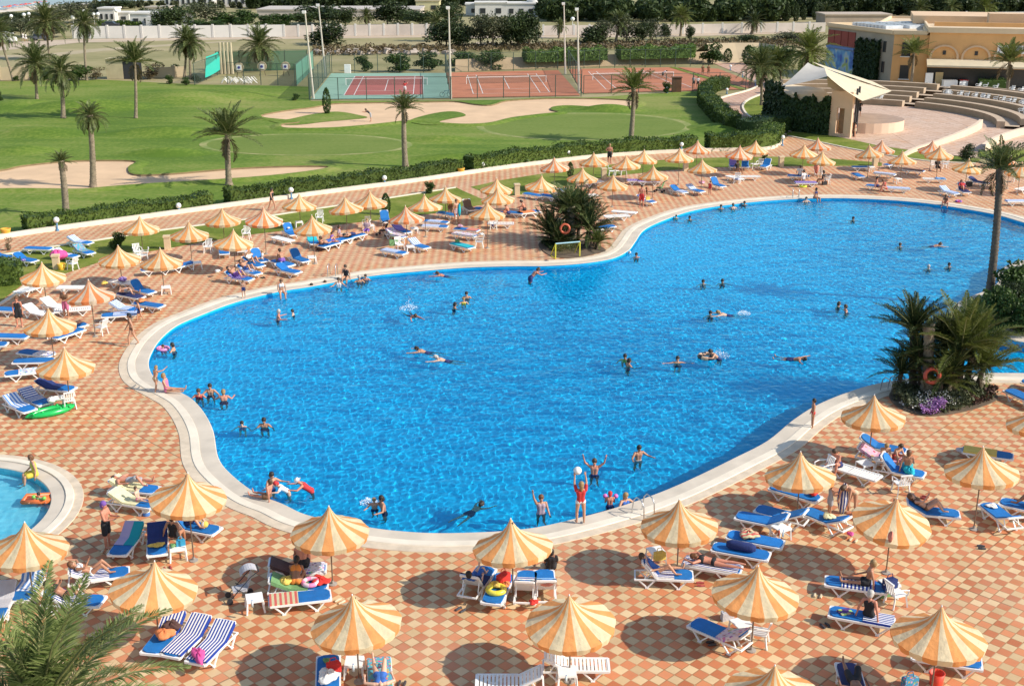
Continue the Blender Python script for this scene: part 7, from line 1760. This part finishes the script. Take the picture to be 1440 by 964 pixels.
person(at(516,325,.45),-100,'chair','person in a flowered shirt sitting behind a white table',skin=4,hc=2,wear=(('shirt','print'),('shorts','purple'))); chair(516,322,'chair of the person in a flowered shirt',-100); table(521,325,'white table before the person in a flowered shirt')
t=Lg(537,302,547,316,'steeply raised blue lounger by the cylinder shrub',50); stroller(538,331,160,plain(CC['black']),'black pushchair in front of the steep blue lounger')
t=Lg(545,327,569,334,'lounger with purple flowered towel below the salmon parasol',28); towel(t,'printp','full','purple flowered towel below the salmon parasol'); t=Lg(553,320,576,328,'lounger with dark patterned towel behind the purple flowered one',28); towel(t,'purple','most','dark patterned towel behind the purple flowered one')
table(583,329,'white table right of the purple flowered towel'); t=Lg(537,351,572,357,'lounger with pale blue cushion nearest the pool',0); towel(t,'wb','most','pale blue towel on the lounger nearest the pool in the middle')
t=Lg(574,341,604,350,'lounger with blue foot and pale towel, right of the green bag',28); towel(t,'wb','head','pale towel over the back of the blue-footed lounger'); bag(at(553,345,.3),TM['green'],'bright green bag standing between the two poolside loungers',.5); chair(562,352,'white chair beside the bright green bag',-60); table(577,355,'white table between the two poolside loungers')
t=Lg(595,318,628,319,'lounger with striped cloth under the two parasols',0); towel(t,'wb','most','front blue striped cloth under the two parasols'); t=Lg(600,311,626,313,'lounger behind with striped cloth and blue end',0); towel(t,'wb','mid','rear blue striped cloth under the two parasols')
t=Lg(615,298,645,304,'blue and white lounger left of the standing man',0); person(at(642,314),-60,'stand','man in patterned trunks standing under a parasol with a turquoise towel',skin=0,hc=4,wear=(('trunks','print'),),sc=1.1); heap(at(646,304,.7),TM['turq'],'turquoise towel held by the standing man',.22,sc=(.5,.5,2.2))
person(at(634,306),-90,'stand','second person in the shade close behind the standing man',skin=2,hc=1,wear=(('trunks','brown'),))
t=Lg(651,287,668,298,'reddish striped deck chair on the lawn edge',50,'brown'); t=Lg(672,293,688,297,'lounger with a blue cloth right of the reddish deck chair',0)
t=Lg(633,327,675,333,'lounger with pink and patterned towels, front of the pair',0); towel(t,'printp','full','pink-patterned towel on the front lounger of the pair'); t=Lg(636,321,676,325,'lounger with salmon towel, rear of the pair',0); towel(t,'salmon','foot','salmon towel on the rear lounger of the pair'); heap(on(t,-.5,0,.45),TM['pinkp'],'pink towel heap left of the salmon towel',.25,seed=40); heap(at(677,331,.4),TM['white'],'white towel heap at the right end of the towelled pair',.2)
t=Lg(632,341,668,350,'lounger under a bright turquoise towel near the pool',0); towel(t,'turq','full','bright turquoise towel draped over the poolside lounger'); bag(at(643,341,.4),TM['green'],'green patterned bag on the turquoise towel',.26); chair(674,348,'white chair right of the turquoise-towelled lounger',180)
t=Lg(688,314,720,314,'white lounger and frame under the fork parasol',0,None); chair(694,322,'white chair with a dark cap on it under the fork parasol',-90); heap(at(693,318,.5),TM['navy'],'dark cap on the white chair under the fork parasol',.12)
t=Lg(709,298,731,300,'blue lounger behind the orange-towelled one',0); person(at(716,301,.4),170,'hunch','reddened person sitting behind the man on the orange towel',skin=5,hc=1,wear=(('trunks','navy'),)); t=Lg(729,300,756,297,'lounger with an orange towel and raised end',0); towel(t,'orange','mid','orange towel beneath the seated man'); person(on(t,-.1,.3,.43),175,'hunch','bare-chested man sitting sideways on the orange towel',skin=5,hc=0,wear=(('trunks','black'),))
t=Lg(738,272,763,276,'white-framed lounger under the clump-side parasol',0); t=Lg(768,275,778,277,'second lounger under the clump-side parasol',0); t=Lg(782,271,794,266,'blue lounger behind the palm clump left side',28); heap(at(788,312,.3),TM['white'],'white bundle beside the clump palm tips',.3); 
t=Lg(824,257,843,255,'white lounger behind the palm clump parasol',0,None); t=Lg(812,276,836,274,'lounger hidden behind the palm clump right fronds',0,None); P(t,'back','person lying behind the palm clump fronds',skin=5,hc=1,wear=(('trunks','orange'),))
t=Lg(855,319,843,321,'small blue lounger end right of the palm clump',0)
table(868,246,'white table under the rear lawn parasol'); chair(877,246,'white chair right of the lawn table',180); chair(860,247,'white chair left of the lawn table',0)
t=Lg(889,254,905,254,'lounger with purple cloth, left part of the purple row',0); towel(t,'purple','full','purple cloth at the left of the purple row'); t=Lg(904,255,920,255,'lounger with purple striped cloth, right part of the purple row',0); towel(t,'purple','full','purple striped cloth at the right of the purple row'); stroller(927,270,150,TM['green'],'dark green pushchair right of the purple row')
t=Lg(893,278,924,286,'blue lounger behind the man in red trunks',28); towel(t,'dot','mid','patterned towel on the lounger behind the man in red trunks'); bag(on(t,.2,0,.43),TM['yellow'],'yellow bag on the blue lounger behind the man',.3); person(at(902,291),-100,'stand','tanned man in red trunks standing by the blue lounger',skin=5,hc=0,wear=(('shorts','red'),),sc=1.05)
t=Lg(858,304,876,303,'front bare white lounger right of the palm clump',0,None,mv=0); t=Lg(866,297,890,299,'rear bare white lounger right of the palm clump',0,None)
t=Lg(938,264,970,273,'blue and white lounger with raised back by the pool end, left one',28); towel(t,'wb','foot','pale blue towel on the left pool-end lounger'); t=Lg(963,264,992,271,'lounger with a striped hooded towel, middle of three',28); towel(t,'wb','head','striped towel over the middle pool-end lounger'); t=Lg(999,257,1018,263,'blue lounger with raised back, right of three',50); heap(at(987,259,.5),TM['pinkp'],'pink patterned bundle between pool-end loungers',.3); person(at(998,274),-120,'stand','small child in red standing by the pool-end loungers',skin=5,hc=0,sc=.7,wear=(('swimsuit','red'),)); bag(at(978,276),TM['brown'],'brown bag on the tiles by the pool-end loungers',.3)
person(at(910,274,.2),0,'legs','child sitting behind the man in red trunks',skin=0,hc=1,sc=.7,wear=(('shirt','brown'),))
t=Lg(1028,228,1034,238,'grey-purple towelled lounger, back raised, by the lawn end',50); towel(t,'purple','most','grey-purple towel by the lawn end'); t=Lg(1047,228,1049,238,'deep blue lounger with raised back by the lawn end',50); person(at(1037,239,.3),-60,'side','dark figure sitting between purple and blue loungers',skin=3,hc=0,wear=(('shirt','black'),)); table(1060,237,'white table between blue lounger and chair'); chair(1068,237,'white chair before the junction shrub',-120); t=Lg(1085,229,1068,237,'blue lounger with raised back right of the white chair',50)
t=Lg(1024,247,1042,252,'bare white lounger behind the chair with a black towel',0,None); t=Lg(1042,248,1064,248,'bare white lounger right of the chair with a black towel',0,None); chair(1036,258,'white chair with a black and white towel over it',-110); heap(at(1037,254,.5),TM['bw'],'black and white towel over the chair near the pool end',.24)
t=Lg(1112,247,1134,248,'blue lounger under the seated pair by the stage lawn',0); P(t,'side','white-shirted person sitting with back to the pool',x=.1,face=90,skin=0,hc=1,wear=(('shirt','white'),)); t=Lg(1116,257,1150,257,'purple-cushioned lounger nearest the pool in that group',0); towel(t,'purple','full','purple patterned towel nearest the pool ladder at the far side'); P(t,'side','white-dressed person sitting beside the white-shirted one',x=.0,y=.9,face=110,skin=4,hc=1,wear=(('shirt','white'),))
t=Lg(1152,246,1150,238,'lounger with a white towel behind the seated pair',50,None); heap(at(1148,244,.5),TM['salmon'],'salmon pink towel behind the seated pair',.34,sc=(.6,.6,1.6)); person(at(1157,254,.4),150,'side','dark-haired person in a dark shirt right of the pair',skin=2,hc=0,wear=(('shirt','black'),)); chair(1162,259,'white chair with a black jacket right of the pair',180); bag(at(1159,260),plain(CC['black']),'black bag hanging under the chair with the jacket',.4)
ring(at(1129,263),[plain((.65,.70,.05),.4)],'lime-yellow ring on the tiles under the purple lounger',.28,.08)
t=Lg(1199,243,1214,250,'pale blue lounger end left of the theatre-side pole',0); t=Lg(1203,235,1222,235,'blue lounger behind the pale blue end',0); table(1224,241,'white table at the theatre-side parasol pole'); t=Lg(1247,232,1262,230,'small blue lounger under the pair of theatre parasols',0); t=Lg(1230,243,1258,246,'white lounger with lilac stripes before the reddened pair',0); towel(t,'wb','full','lilac striped towel before the reddened pair')
person(at(1233,263,.4),-10,'side','reddened man sitting on the left of the reddened pair',skin=5,hc=0,wear=(('trunks','navy'),)); person(at(1246,266,.4),170,'hunch','reddened woman bowed forward, right of the reddened pair',skin=5,hc=4,wear=(('bikini','red'),)); t=Lg(1225,261,1243,263,'striped lounger under the reddened man',0); t=Lg(1245,264,1281,266,'lounger with white and blue stripes below the reddened woman',0); towel(t,'wb','full','white and blue striped towel below the reddened woman'); table(1262,258,'white table with bottles behind the blue striped lounger')
t=Lg(1271,238,1299,241,'lounger with brown patterned towels under the lone parasol',0); towel(t,'brown','full','brown patterned towel under the lone parasol'); t=Lg(1298,251,1330,252,'white lounger with a blue end, alone on the right deck',0,None); towel(t,'bluet','foot','blue towel end on the white lounger of the right deck')
chair(1312,238,'white chair below the front orange parasol',-90); chair(1328,237,'white chair right of the front orange parasol pole',180); person(at(1318,236,.3),-90,'chair','dark figure in the shade of the front orange parasol',skin=3,hc=0,wear=(('shirt','black'),('shorts','black')))
t=Lg(1344,262,1366,274,'lounger with steep navy back where someone sunbathes',50,'navy'); P(t,'recline','sunbather with reddish top by the navy-backed lounger',skin=5,hc=1,wear=(('shirt','red'),)); t=Lg(1326,268,1342,272,'white-towelled lounger left of the navy-backed one',28); towel(t,'wb','full','white towel left of the navy-backed lounger'); ring(at(1348,284),[TM['purple'],TM['pink']],'purple and pink ring near the sitting woman at the far edge',.22,.07)
t=Lg(1363,254,1388,258,'dark-covered lounger below the yellow parasol',28,'navy'); bag(at(1362,262),plain(CC['black']),'tall black bag left of the dark-covered lounger',.5); t=Lg(1417,283,1445,283,'blue and white striped lounger right of the tall palm trunk',0); towel(t,'wb','full','striped towel right of the tall palm trunk'); t=Lg(1430,267,1450,263,'bare white lounger at the right edge beside the palm crown',0,None); chair(1428,256,'white chair at the right edge below the parasols',180)
# ================================================================ people at the pool
def W(px,py,pose,label,hz=.16,face=-90,ref='head',**k):
    """a bather: the head centre is seen at px,py; hz is its height over the water"""
    sc=k.get('sc',1); h=at(px,py,POOLZ+hz); J=PO[pose].J['head']
    c,s=math.cos(R(face)),math.sin(R(face))
    return person((h.x-(c*J.x-s*J.y)*sc,h.y-(s*J.x+c*J.y)*sc,h.z-J.z*sc),face,pose,label,**k)
sw='bathers in the main pool'
K=dict(group=sw)
W(392,438,'tread','reddened man facing a child, left of the pair below the crouching man',hz=.45,skin=5,hc=3,face=10,**K)
W(411,437,'tread','child with arms out facing the reddened man',hz=.2,skin=4,hc=0,face=190,sc=.8,**K)
W(438,401,'tread','dark head close to the coping left of the ladder',skin=2,hc=0,**K)
W(457,397,'tread','head nearest the steel ladder on the left shore',skin=0,hc=1,**K)
W(476,393,'tread','bather in a white top below the seated woman at the ladder',hz=.5,skin=0,hc=1,wear=(('swimsuit','white'),),**K)
W(505,390,'tread','left of two heads right of the ladder group',hz=.3,skin=0,hc=3,**K); W(514,388,'tread','right of two heads right of the ladder group',hz=.25,skin=5,hc=1,sc=.9,**K)
W(615,384,'swim','swimmer heading left near the narrow shore',skin=5,hc=1,face=160,**K)
W(640,428,'tread','dark-haired person left of the floating three',hz=.2,skin=2,hc=0,face=20,**K); W(652,421,'tread','child held up in the floating three',hz=.25,skin=4,hc=2,sc=.8,wear=(('swimsuit','yellow'),),**K); W(656,413,'tread','dark head behind the child of the floating three',hz=.25,skin=0,hc=0,**K)
t=W(584,444,'swim','swimmer splashing with his feet in mid pool',skin=5,hc=1,face=-65,**K)
W(757,379,'lean','man standing in the water under the small goal',hz=.75,skin=5,hc=1,face=20,wear=(('trunks','navy'),),sc=1.05,**K)
W(895,358,'tread','swimmer beside the white ball',hz=.2,skin=5,hc=0,**K); W(951,304,'tread','child with yellow armbands near the pool narrows',skin=4,hc=0,sc=.8,wear=(('swimsuit','yellow'),),**K); W(970,306,'tread','head in goggles right of the child with armbands',skin=0,hc=0,**K)
W(1014,290,'tread','leftmost of three heads at the far coping',hz=.2,skin=0,hc=0,**K); W(1031,288,'tread','middle of three heads at the far coping',hz=.3,skin=4,hc=1,face=90,**K); W(1047,285,'tread','rightmost of three heads at the far coping',hz=.2,skin=2,hc=0,**K)
W(1134,279,'tread','bather holding the far ladder side, below the sitting woman',hz=.3,skin=4,hc=1,**K); W(1200,307,'tread','lone dark head in the far middle of the water',hz=.15,skin=2,hc=0,**K)
W(1266,344,'tread','left head of two distant swimmers at the right',skin=0,hc=1,**K); W(1322,343,'swim','right head of two distant swimmers at the right',skin=0,hc=1,face=10,**K); W(1306,375,'tread','left head of the two near the tall palm trunk',skin=4,hc=3,**K); W(1335,372,'tread','right head of the two near the tall palm trunk',skin=0,hc=0,**K)
W(1180,427,'tread','left bather of the close pair left of the palms',hz=.15,skin=0,hc=1,face=0,**K); W(1189,431,'tread','right bather of the close pair left of the palms',hz=.25,skin=5,hc=1,face=180,**K)
W(989,396,'tread','left head of two chatting in the right centre',skin=0,hc=0,**K); W(1016,395,'tread','right head of two chatting in the right centre',skin=2,hc=0,**K); W(999,440,'tread','dark head beside the stretched-out swimmer',skin=0,hc=0,**K); W(1010,439,'swim','long stretched-out swimmer with feet splashing right',skin=4,hc=2,face=175,wear=(('trunks','navy'),),**K)
W(879,501,'tread','bather in yellow snorkel, left above the arms-out one',skin=2,hc=0,wear=(('shirt','yellow'),),**K); W(885,507,'tread','dark-haired bather right beside the yellow snorkel',hz=.25,skin=2,hc=0,face=20,**K); W(953,504,'wide','bather with both arms spread wide, left of the ring',hz=.22,skin=0,hc=0,**K)
p=W(999,494,'lean','person paddling in a dark swim ring',hz=.45,skin=0,hc=0,face=200,**K); q=at(994,503,POOLZ); ring((q.x,q.y,POOLZ-.04),[plain((.03,.03,.04),.4),plain((.6,.4,.25),.4)],'dark and tan swim ring around the paddling person',.38,.12)
W(586,490,'swim','swimmer behind another, both heading left in mid pool',skin=0,hc=0,face=165,**K); W(613,502,'swim','swimmer in blue trunks heading left in mid pool',skin=4,hc=3,face=168,wear=(('trunks','navy'),),**K)
W(340,595,'tread','child with pink armbands near the left shore bend',skin=4,hc=0,wear=(('swimsuit','pink'),),sc=.85,**K); W(371,591,'tread','dark-haired man right of the child with pink armbands',hz=.3,skin=2,hc=0,**K)
W(229,487,'tread','child in a pink float at the left corner',hz=.2,skin=4,hc=1,sc=.8,**K); q=at(229,491,POOLZ); ring((q.x,q.y,POOLZ-.03),[plain((.75,.25,.45),.4)],'pink float around the child at the left corner',.28,.08); W(242,485,'tread','adult with dark hair beside the pink float',hz=.3,skin=0,hc=0,face=180,**K)
person(at(220,551),60,'play','small bare child standing on the coping',skin=0,hc=2,sc=.78,wear=(('briefs','tan'),)); person(at(235,550,.08),-5,'legs','blonde woman sitting on the coping with legs in the water',skin=0,hc=2,wear=(('swimsuit','pink'),),eyes=True)
W(279,550,'tread','bather in red at the left of the shore trio',hz=.3,skin=5,hc=1,wear=(('swimsuit','red'),),**K); W(295,543,'tread','tall dark-haired bather in the middle of the shore trio',hz=.45,skin=0,hc=0,**K); W(314,551,'tread','fair-haired bather at the right of the shore trio',hz=.38,skin=5,hc=2,face=100,**K)
W(382,668,'tread','dark-haired man behind the child in a red cap',hz=.62,skin=0,hc=0,face=-40,**K); W(388,680,'lean','child in a red cap and white shirt at the coping',hz=.55,skin=4,hc='red',wear=(('shirt','white'),),sc=.9,face=-150,**K); W(419,676,'lean','bather in a white sun hat reaching toward the red cap',hz=.45,skin=5,hair='hat',hc='white',wear=(('swimsuit','red'),),face=190,**K)
person(at(378,700,.05),160,'legs','legs of someone lying on the coping below the red cap',skin=5,hc=1,wear=(('trunks','brown'),),sc=.9)
W(526,703,'tread','child held in front of the dark-haired man',hz=.35,skin=0,hc=2,sc=.75,**K); W(536,701,'tread','dark-haired man holding a child, bottom left of the pool',hz=.48,skin=2,hc=0,face=200,**K)
W(677,709,'swim','diving swimmer with goggles near the bottom parasol',hz=.03,skin=4,hc=0,face=50,**K)
W(761,700,'up1','woman in the water raising one arm',hz=.62,skin=0,hc=4,face=-80,wear=(('swimsuit','print'),),eyes=True,**K)
person(at(816,735,.05),100,'ball','girl in a red top lifting a white ball on the coping',skin=0,hc=2,hair='long',sc=.98,wear=(('shirt','red'),('briefs','white'))); q=at(808,682,1.9); 
def ball_(loc,r,mats,label,k=3): m=MB(); m.lathe([(max(.002,r*math.cos(-math.pi/2+math.pi*i/10)),r*math.sin(-math.pi/2+math.pi*i/10)) for i in range(11)],18,(0,0,0),mf=lambda j,i:(j//k+i//5)%len(mats)); return solo('ball',m.mesh('ball',mats,True),label,'ball',loc)
gp=at(816,735,.05); ball_((gp.x-.12,gp.y+.25,2.02),.15,[plain((.78,.78,.75),.4)],'white ball held up by the girl in red'); q=at(885,355,POOLZ+.08); ball_(q,.12,[plain((.78,.78,.75),.4),plain((.2,.2,.25),.4)],'white and grey ball floating left of a swimmer')
W(836,649,'up2','man in the water raising both arms',hz=.55,skin=5,hc=1,face=-95,wear=(('trunks','navy'),),eyes=True,**K); W(899,630,'tread','dark-haired man standing in the water right of the raised arms',hz=.55,skin=2,hc=0,face=-70,wear=(('trunks','grey'),),eyes=True,**K)
W(858,694,'carry','child in a red cap with pink armbands near the ladder',hz=.5,skin=5,hc='red',sc=.8,face=90,**K)
for s,l in ((-7,'left pink armband of the child by the ladder'),(8,'right pink armband of the child by the ladder')): ball_(at(858+s,697,.15),.09,[plain((.75,.15,.45),.4)],l)
W(880,697,'tread','blonde bather in blue beside the steel ladder',hz=.45,skin=0,hc=2,hair='long',wear=(('swimsuit','blue'),),face=-60,**K)
person(at(1142,601),175,'stand','tanned boy standing on the coping near the palms',skin=2,hc=0,sc=.80,wear=(('briefs','red'),))
W(1131,504,'float','swimmer floating on the back left of the big palm clump',skin=2,hc=0,face=155,wear=(('trunks','navy'),),**K)
person(at(343,418,.05),-80,'stand','child with wet dark shorts at the coping end',skin=0,hc=1,sc=.62,wear=(('trunks','navy'),)); person(at(396,412,.08),-70,'edge','woman in a bikini sitting on the coping below the crouching man',skin=0,hc=4,wear=(('bikini','white'),)); person(at(487,391,.08),-100,'edge','woman in a dark swimsuit sitting right of the ladder',skin=0,hc=1,wear=(('swimsuit','black'),))
person(at(1146,279,.08),-60,'edge','woman sitting at the far coping right of the ladder',skin=2,hc=0,wear=(('bikini','navy'),)); person(at(1330,287,.08),-120,'hunch','reddened woman bowed at the far coping edge',skin=5,hc=4,wear=(('bikini','brown'),))
person(at(50,668,.10),212,'edge','woman in a mustard dress sitting at the paddling pool',skin=0,hc=4,hair='bun',wear=(('dress','yellow'),),eyes=True); q=at(54,703,POOLZ); W(54,695,'tread','toddler in green armbands in the paddling pool float',hz=.32,skin=0,hc=0,sc=.65,wear=(('swimsuit','green'),))
m=MB(); m.box((0,0,.05),(.95,.55,.14)); m.tube([(-.5,-.3,.1),(.5,-.3,.1),(.5,.3,.1),(-.5,.3,.1),(-.5,-.3,.1)],.09,8); solo('float_mat',m.mesh('float_mat',plain((.72,.16,.04),.35,.08,3),True),'orange inflatable float under the toddler','inflatable',(q.x,q.y,POOLZ-.02),.1)
for x,y,l in ((47.5,698,'left green armband of the toddler'),(62,700,'right green armband of the toddler')): ball_(at(x,y,.1),.08,[plain((.20,.50,.08),.4)],l)
M_foam=plain((.85,.87,.9),.5,.03,5)
def splash(px,py,r,h,label,seed):
    rg=np.random.default_rng(seed); n=420; a=rg.uniform(0,6.28,n); q=rg.random(n)**.6; c=np.stack([r*q*np.cos(a),r*q*np.sin(a),np.abs(rg.normal(size=n))*h*(1.1-q)],1)
    solo('splash',quadmesh('splash',leafquads(c,.02,rg,.8),M_foam),label,'splash',at(px,py,POOLZ),kind='stuff')
splash(575,434,.55,.28,'white splash behind the swimmer kicking in mid pool',1); splash(1046,441,.4,.14,'small splash at the feet of the stretched-out swimmer',2); splash(1012,500,.55,.22,'splash beside the dark swim ring',3); splash(519,706,.35,.10,'small splash left of the child held by the man',4)
# walkers and others further off
person(at(383,296),-20,'walk','woman in a black swimsuit walking on the upper path',skin=0,hc=0,wear=(('swimsuit','black'),),sc=1.05); person(at(857,229.5),80,'hips','bare-backed man in black trunks on the upper path',skin=5,hc=2,wear=(('shorts','black'),),sc=1.1)
person(at(521,171),190,'lean','golfer in dark clothes stooping in the bunker',skin=0,hc=1,wear=(('shirt','black'),('shorts','grey')),sc=1.05)
person(at(569.5,131),90,'play','tennis player in red shirt and white shorts',skin=0,hc=0,wear=(('shirt','red'),('shorts','white'))); person(at(914,112),90,'play','dark-clad tennis player on the far clay court',skin=3,hc=0,wear=(('shirt','brown'),('shorts','brown'))); person(at(932,111),10,'bend','tennis player in a white shirt bending forward',skin=0,hc=0,wear=(('shirt','white'),('shorts','black')))
for x,y,pz,cl,l in ((975,123,'stand','grey','left figure by the clay court fence'),(981,124,'walk','white','figure in white by the clay court fence'),(988,106,'stand','brown','left one of two players at the far court end'),(996,106,'stand','brown','right one of two players at the far court end'),(1066,104,'stand','red','figure in bright red at the path bend')): person(at(x,y),-90,pz,l,skin=2,hc=0,wear=(('shirt',cl),('shorts','black' if cl!='brown' else 'brown')))
person(at(1208,163,1.15),-90,'hips','person in black standing on the round stage',skin=2,hc=0,wear=(('shirt','black'),('shorts','black')),sc=1.05); person(at(1196,192),20,'stand','bare-chested boy at the stage front, left one',skin=0,hc=0,sc=.8); person(at(1202,193),150,'stand','bare-chested boy at the stage front, right one',skin=0,hc=0,sc=.95,wear=(('trunks','tan'),))
for x,y,l in ((33,58,'walker in white right of the van'),(37,59,'second walker in white right of the van'),(48,55,'figure in white beside the dark car')): person(at(x,y),0,'walk',l,skin=2,hc=0,wear=(('shirt','white'),('shorts','white')),sc=1.1)
# spectators' chairs in the theatre
k=0
for (rr,a0,a1,n,row) in ((18.0,62,80,5,'lower row'),(22.9,8,44,14,'middle row'),(28.2,20,44,8,'upper row'),(20.5,-12,2,5,'right end')):
    for i in range(n):
        a=R(a0+(a1-a0)*(i+random.uniform(-.35,.35))/max(1,n-1)); t=thing('plastic_chair','white plastic chair on the theatre terraces, %s, number %d from the right'%(row,i+1),'chair',(ac.x+rr*math.cos(a),ac.y+rr*math.sin(a),{18.0:.35,22.9:1.0,28.2:1.7,20.5:.68}[rr]),a+math.pi+random.uniform(-.9,.9),'white chairs on the theatre terraces')
        part('seat',CH_[0],t); part('backrest',CH_[1],t)
        for g in CH_[2]: part('armrest',g,t)
        for g in CH_[3]: part('leg',g,t)
# beach parasols, far off
rg=random.Random(9)
m=MB(); m.tube([(0,0,0),(0,0,2.2)],.04,5); BP=m.mesh('pole',M_white)
for c_ in range(4):
    m=MB(); m.lathe([(.02,2.7),(1.2,2.25),(1.5,2.0)],8); globals()['BC%d'%c_]=m.mesh('canopy',plain(((.55,.08,.06),(.55,.2,.1),(.15,.2,.4),(.6,.5,.4))[c_],.8,.1,1))
for i in range(34):
    y=rg.uniform(6,15); p=at(rg.uniform(-2,8)+ (15-y)*6.5,y); t=thing('beach_parasol','tiny coloured parasol among the crowd at the far shoreline','parasol',p,0,'parasols on the far beach'); part('pole',BP,t); part('canopy',globals()['BC%d'%rg.choice((0,0,0,1,2,3))],t,scale=.9); t.scale=(.6,.6,.5)
# ================================================================ pool things
ladder(467,389,-95,'steel ladder on the left shore beside the seated woman'); ladder(899,722,125,'steel ladder at the near coping beside the blonde bather',s=1.1); ladder(1119,279,-100,'steel ladder at the far coping'); ladder(1246,550,120,'steel ladder left of the big palm clump')
p=at(803,345); ring((p.x-.5,p.y-1.3,1.5),[plain((.52,.10,.04),.45)],'orange lifebuoy hung on the grey palm stem',.30,.085,(R(80),0,0),'lifebuoy','lifebuoy')
p=at(1303,560); ring((p.x-.1,p.y-.55,1.35),[plain((.42,.07,.04),.45)],'red lifebuoy hung on the brown palm stump',.33,.09,(R(84),0,0),'lifebuoy','lifebuoy')
A=at(781,364);B=at(815,361); t=thing('goal','small water polo goal with yellow posts before the palm clump','goal',A); d=B-A; n_=Vector((-d.y,d.x,0)).normalized()*.9
M_yel=plain((.65,.60,.05),.5,.05,3); M_lb=plain((.35,.55,.60),.5,.05,3)
for q in (V(0,0,0),d): m=MB(); m.tube([q,q+V(0,0,1.05)],.045,8); part('post',m.mesh('post',M_yel),t); m=MB(); m.tube([q+V(0,0,1.05),q+n_+V(0,0,.05),q],.03,6); part('brace',m.mesh('brace',M_yel),t)
m=MB(); m.tube([V(0,0,1.05),d+V(0,0,1.05)],.045,8); part('crossbar',m.mesh('crossbar',M_lb),t); m=MB(); m.add([V(0,0,1.03),d+V(0,0,1.03),d+n_+V(0,0,.05),n_+V(0,0,.05)],[(0,1,2,3)]); part('netting',m.mesh('netting',meshmat((.30,.30,.10),.35)),t)
# red cloth under the parasol
heap(at(1252,762,1.75),TM['salmon'],'small red cloth tied to the parasol pole',.16,sc=(.5,.5,1.2))
print('objects',len(bpy.data.objects))
from collections import Counter
cl=Counter((o.get('label')) for o in bpy.data.objects if o.parent is None and o.get('label'))
print('DUP',[k for k,v in cl.items() if v>1][:30])
for o in bpy.data.objects:
    if o.get('label') and not 4<=len(o['label'].split())<=16 and o.parent is None: print('LEN',o['label'])

for o in list(TMP.objects): bpy.data.objects.remove(o)
bpy.data.scenes.remove(TMP)
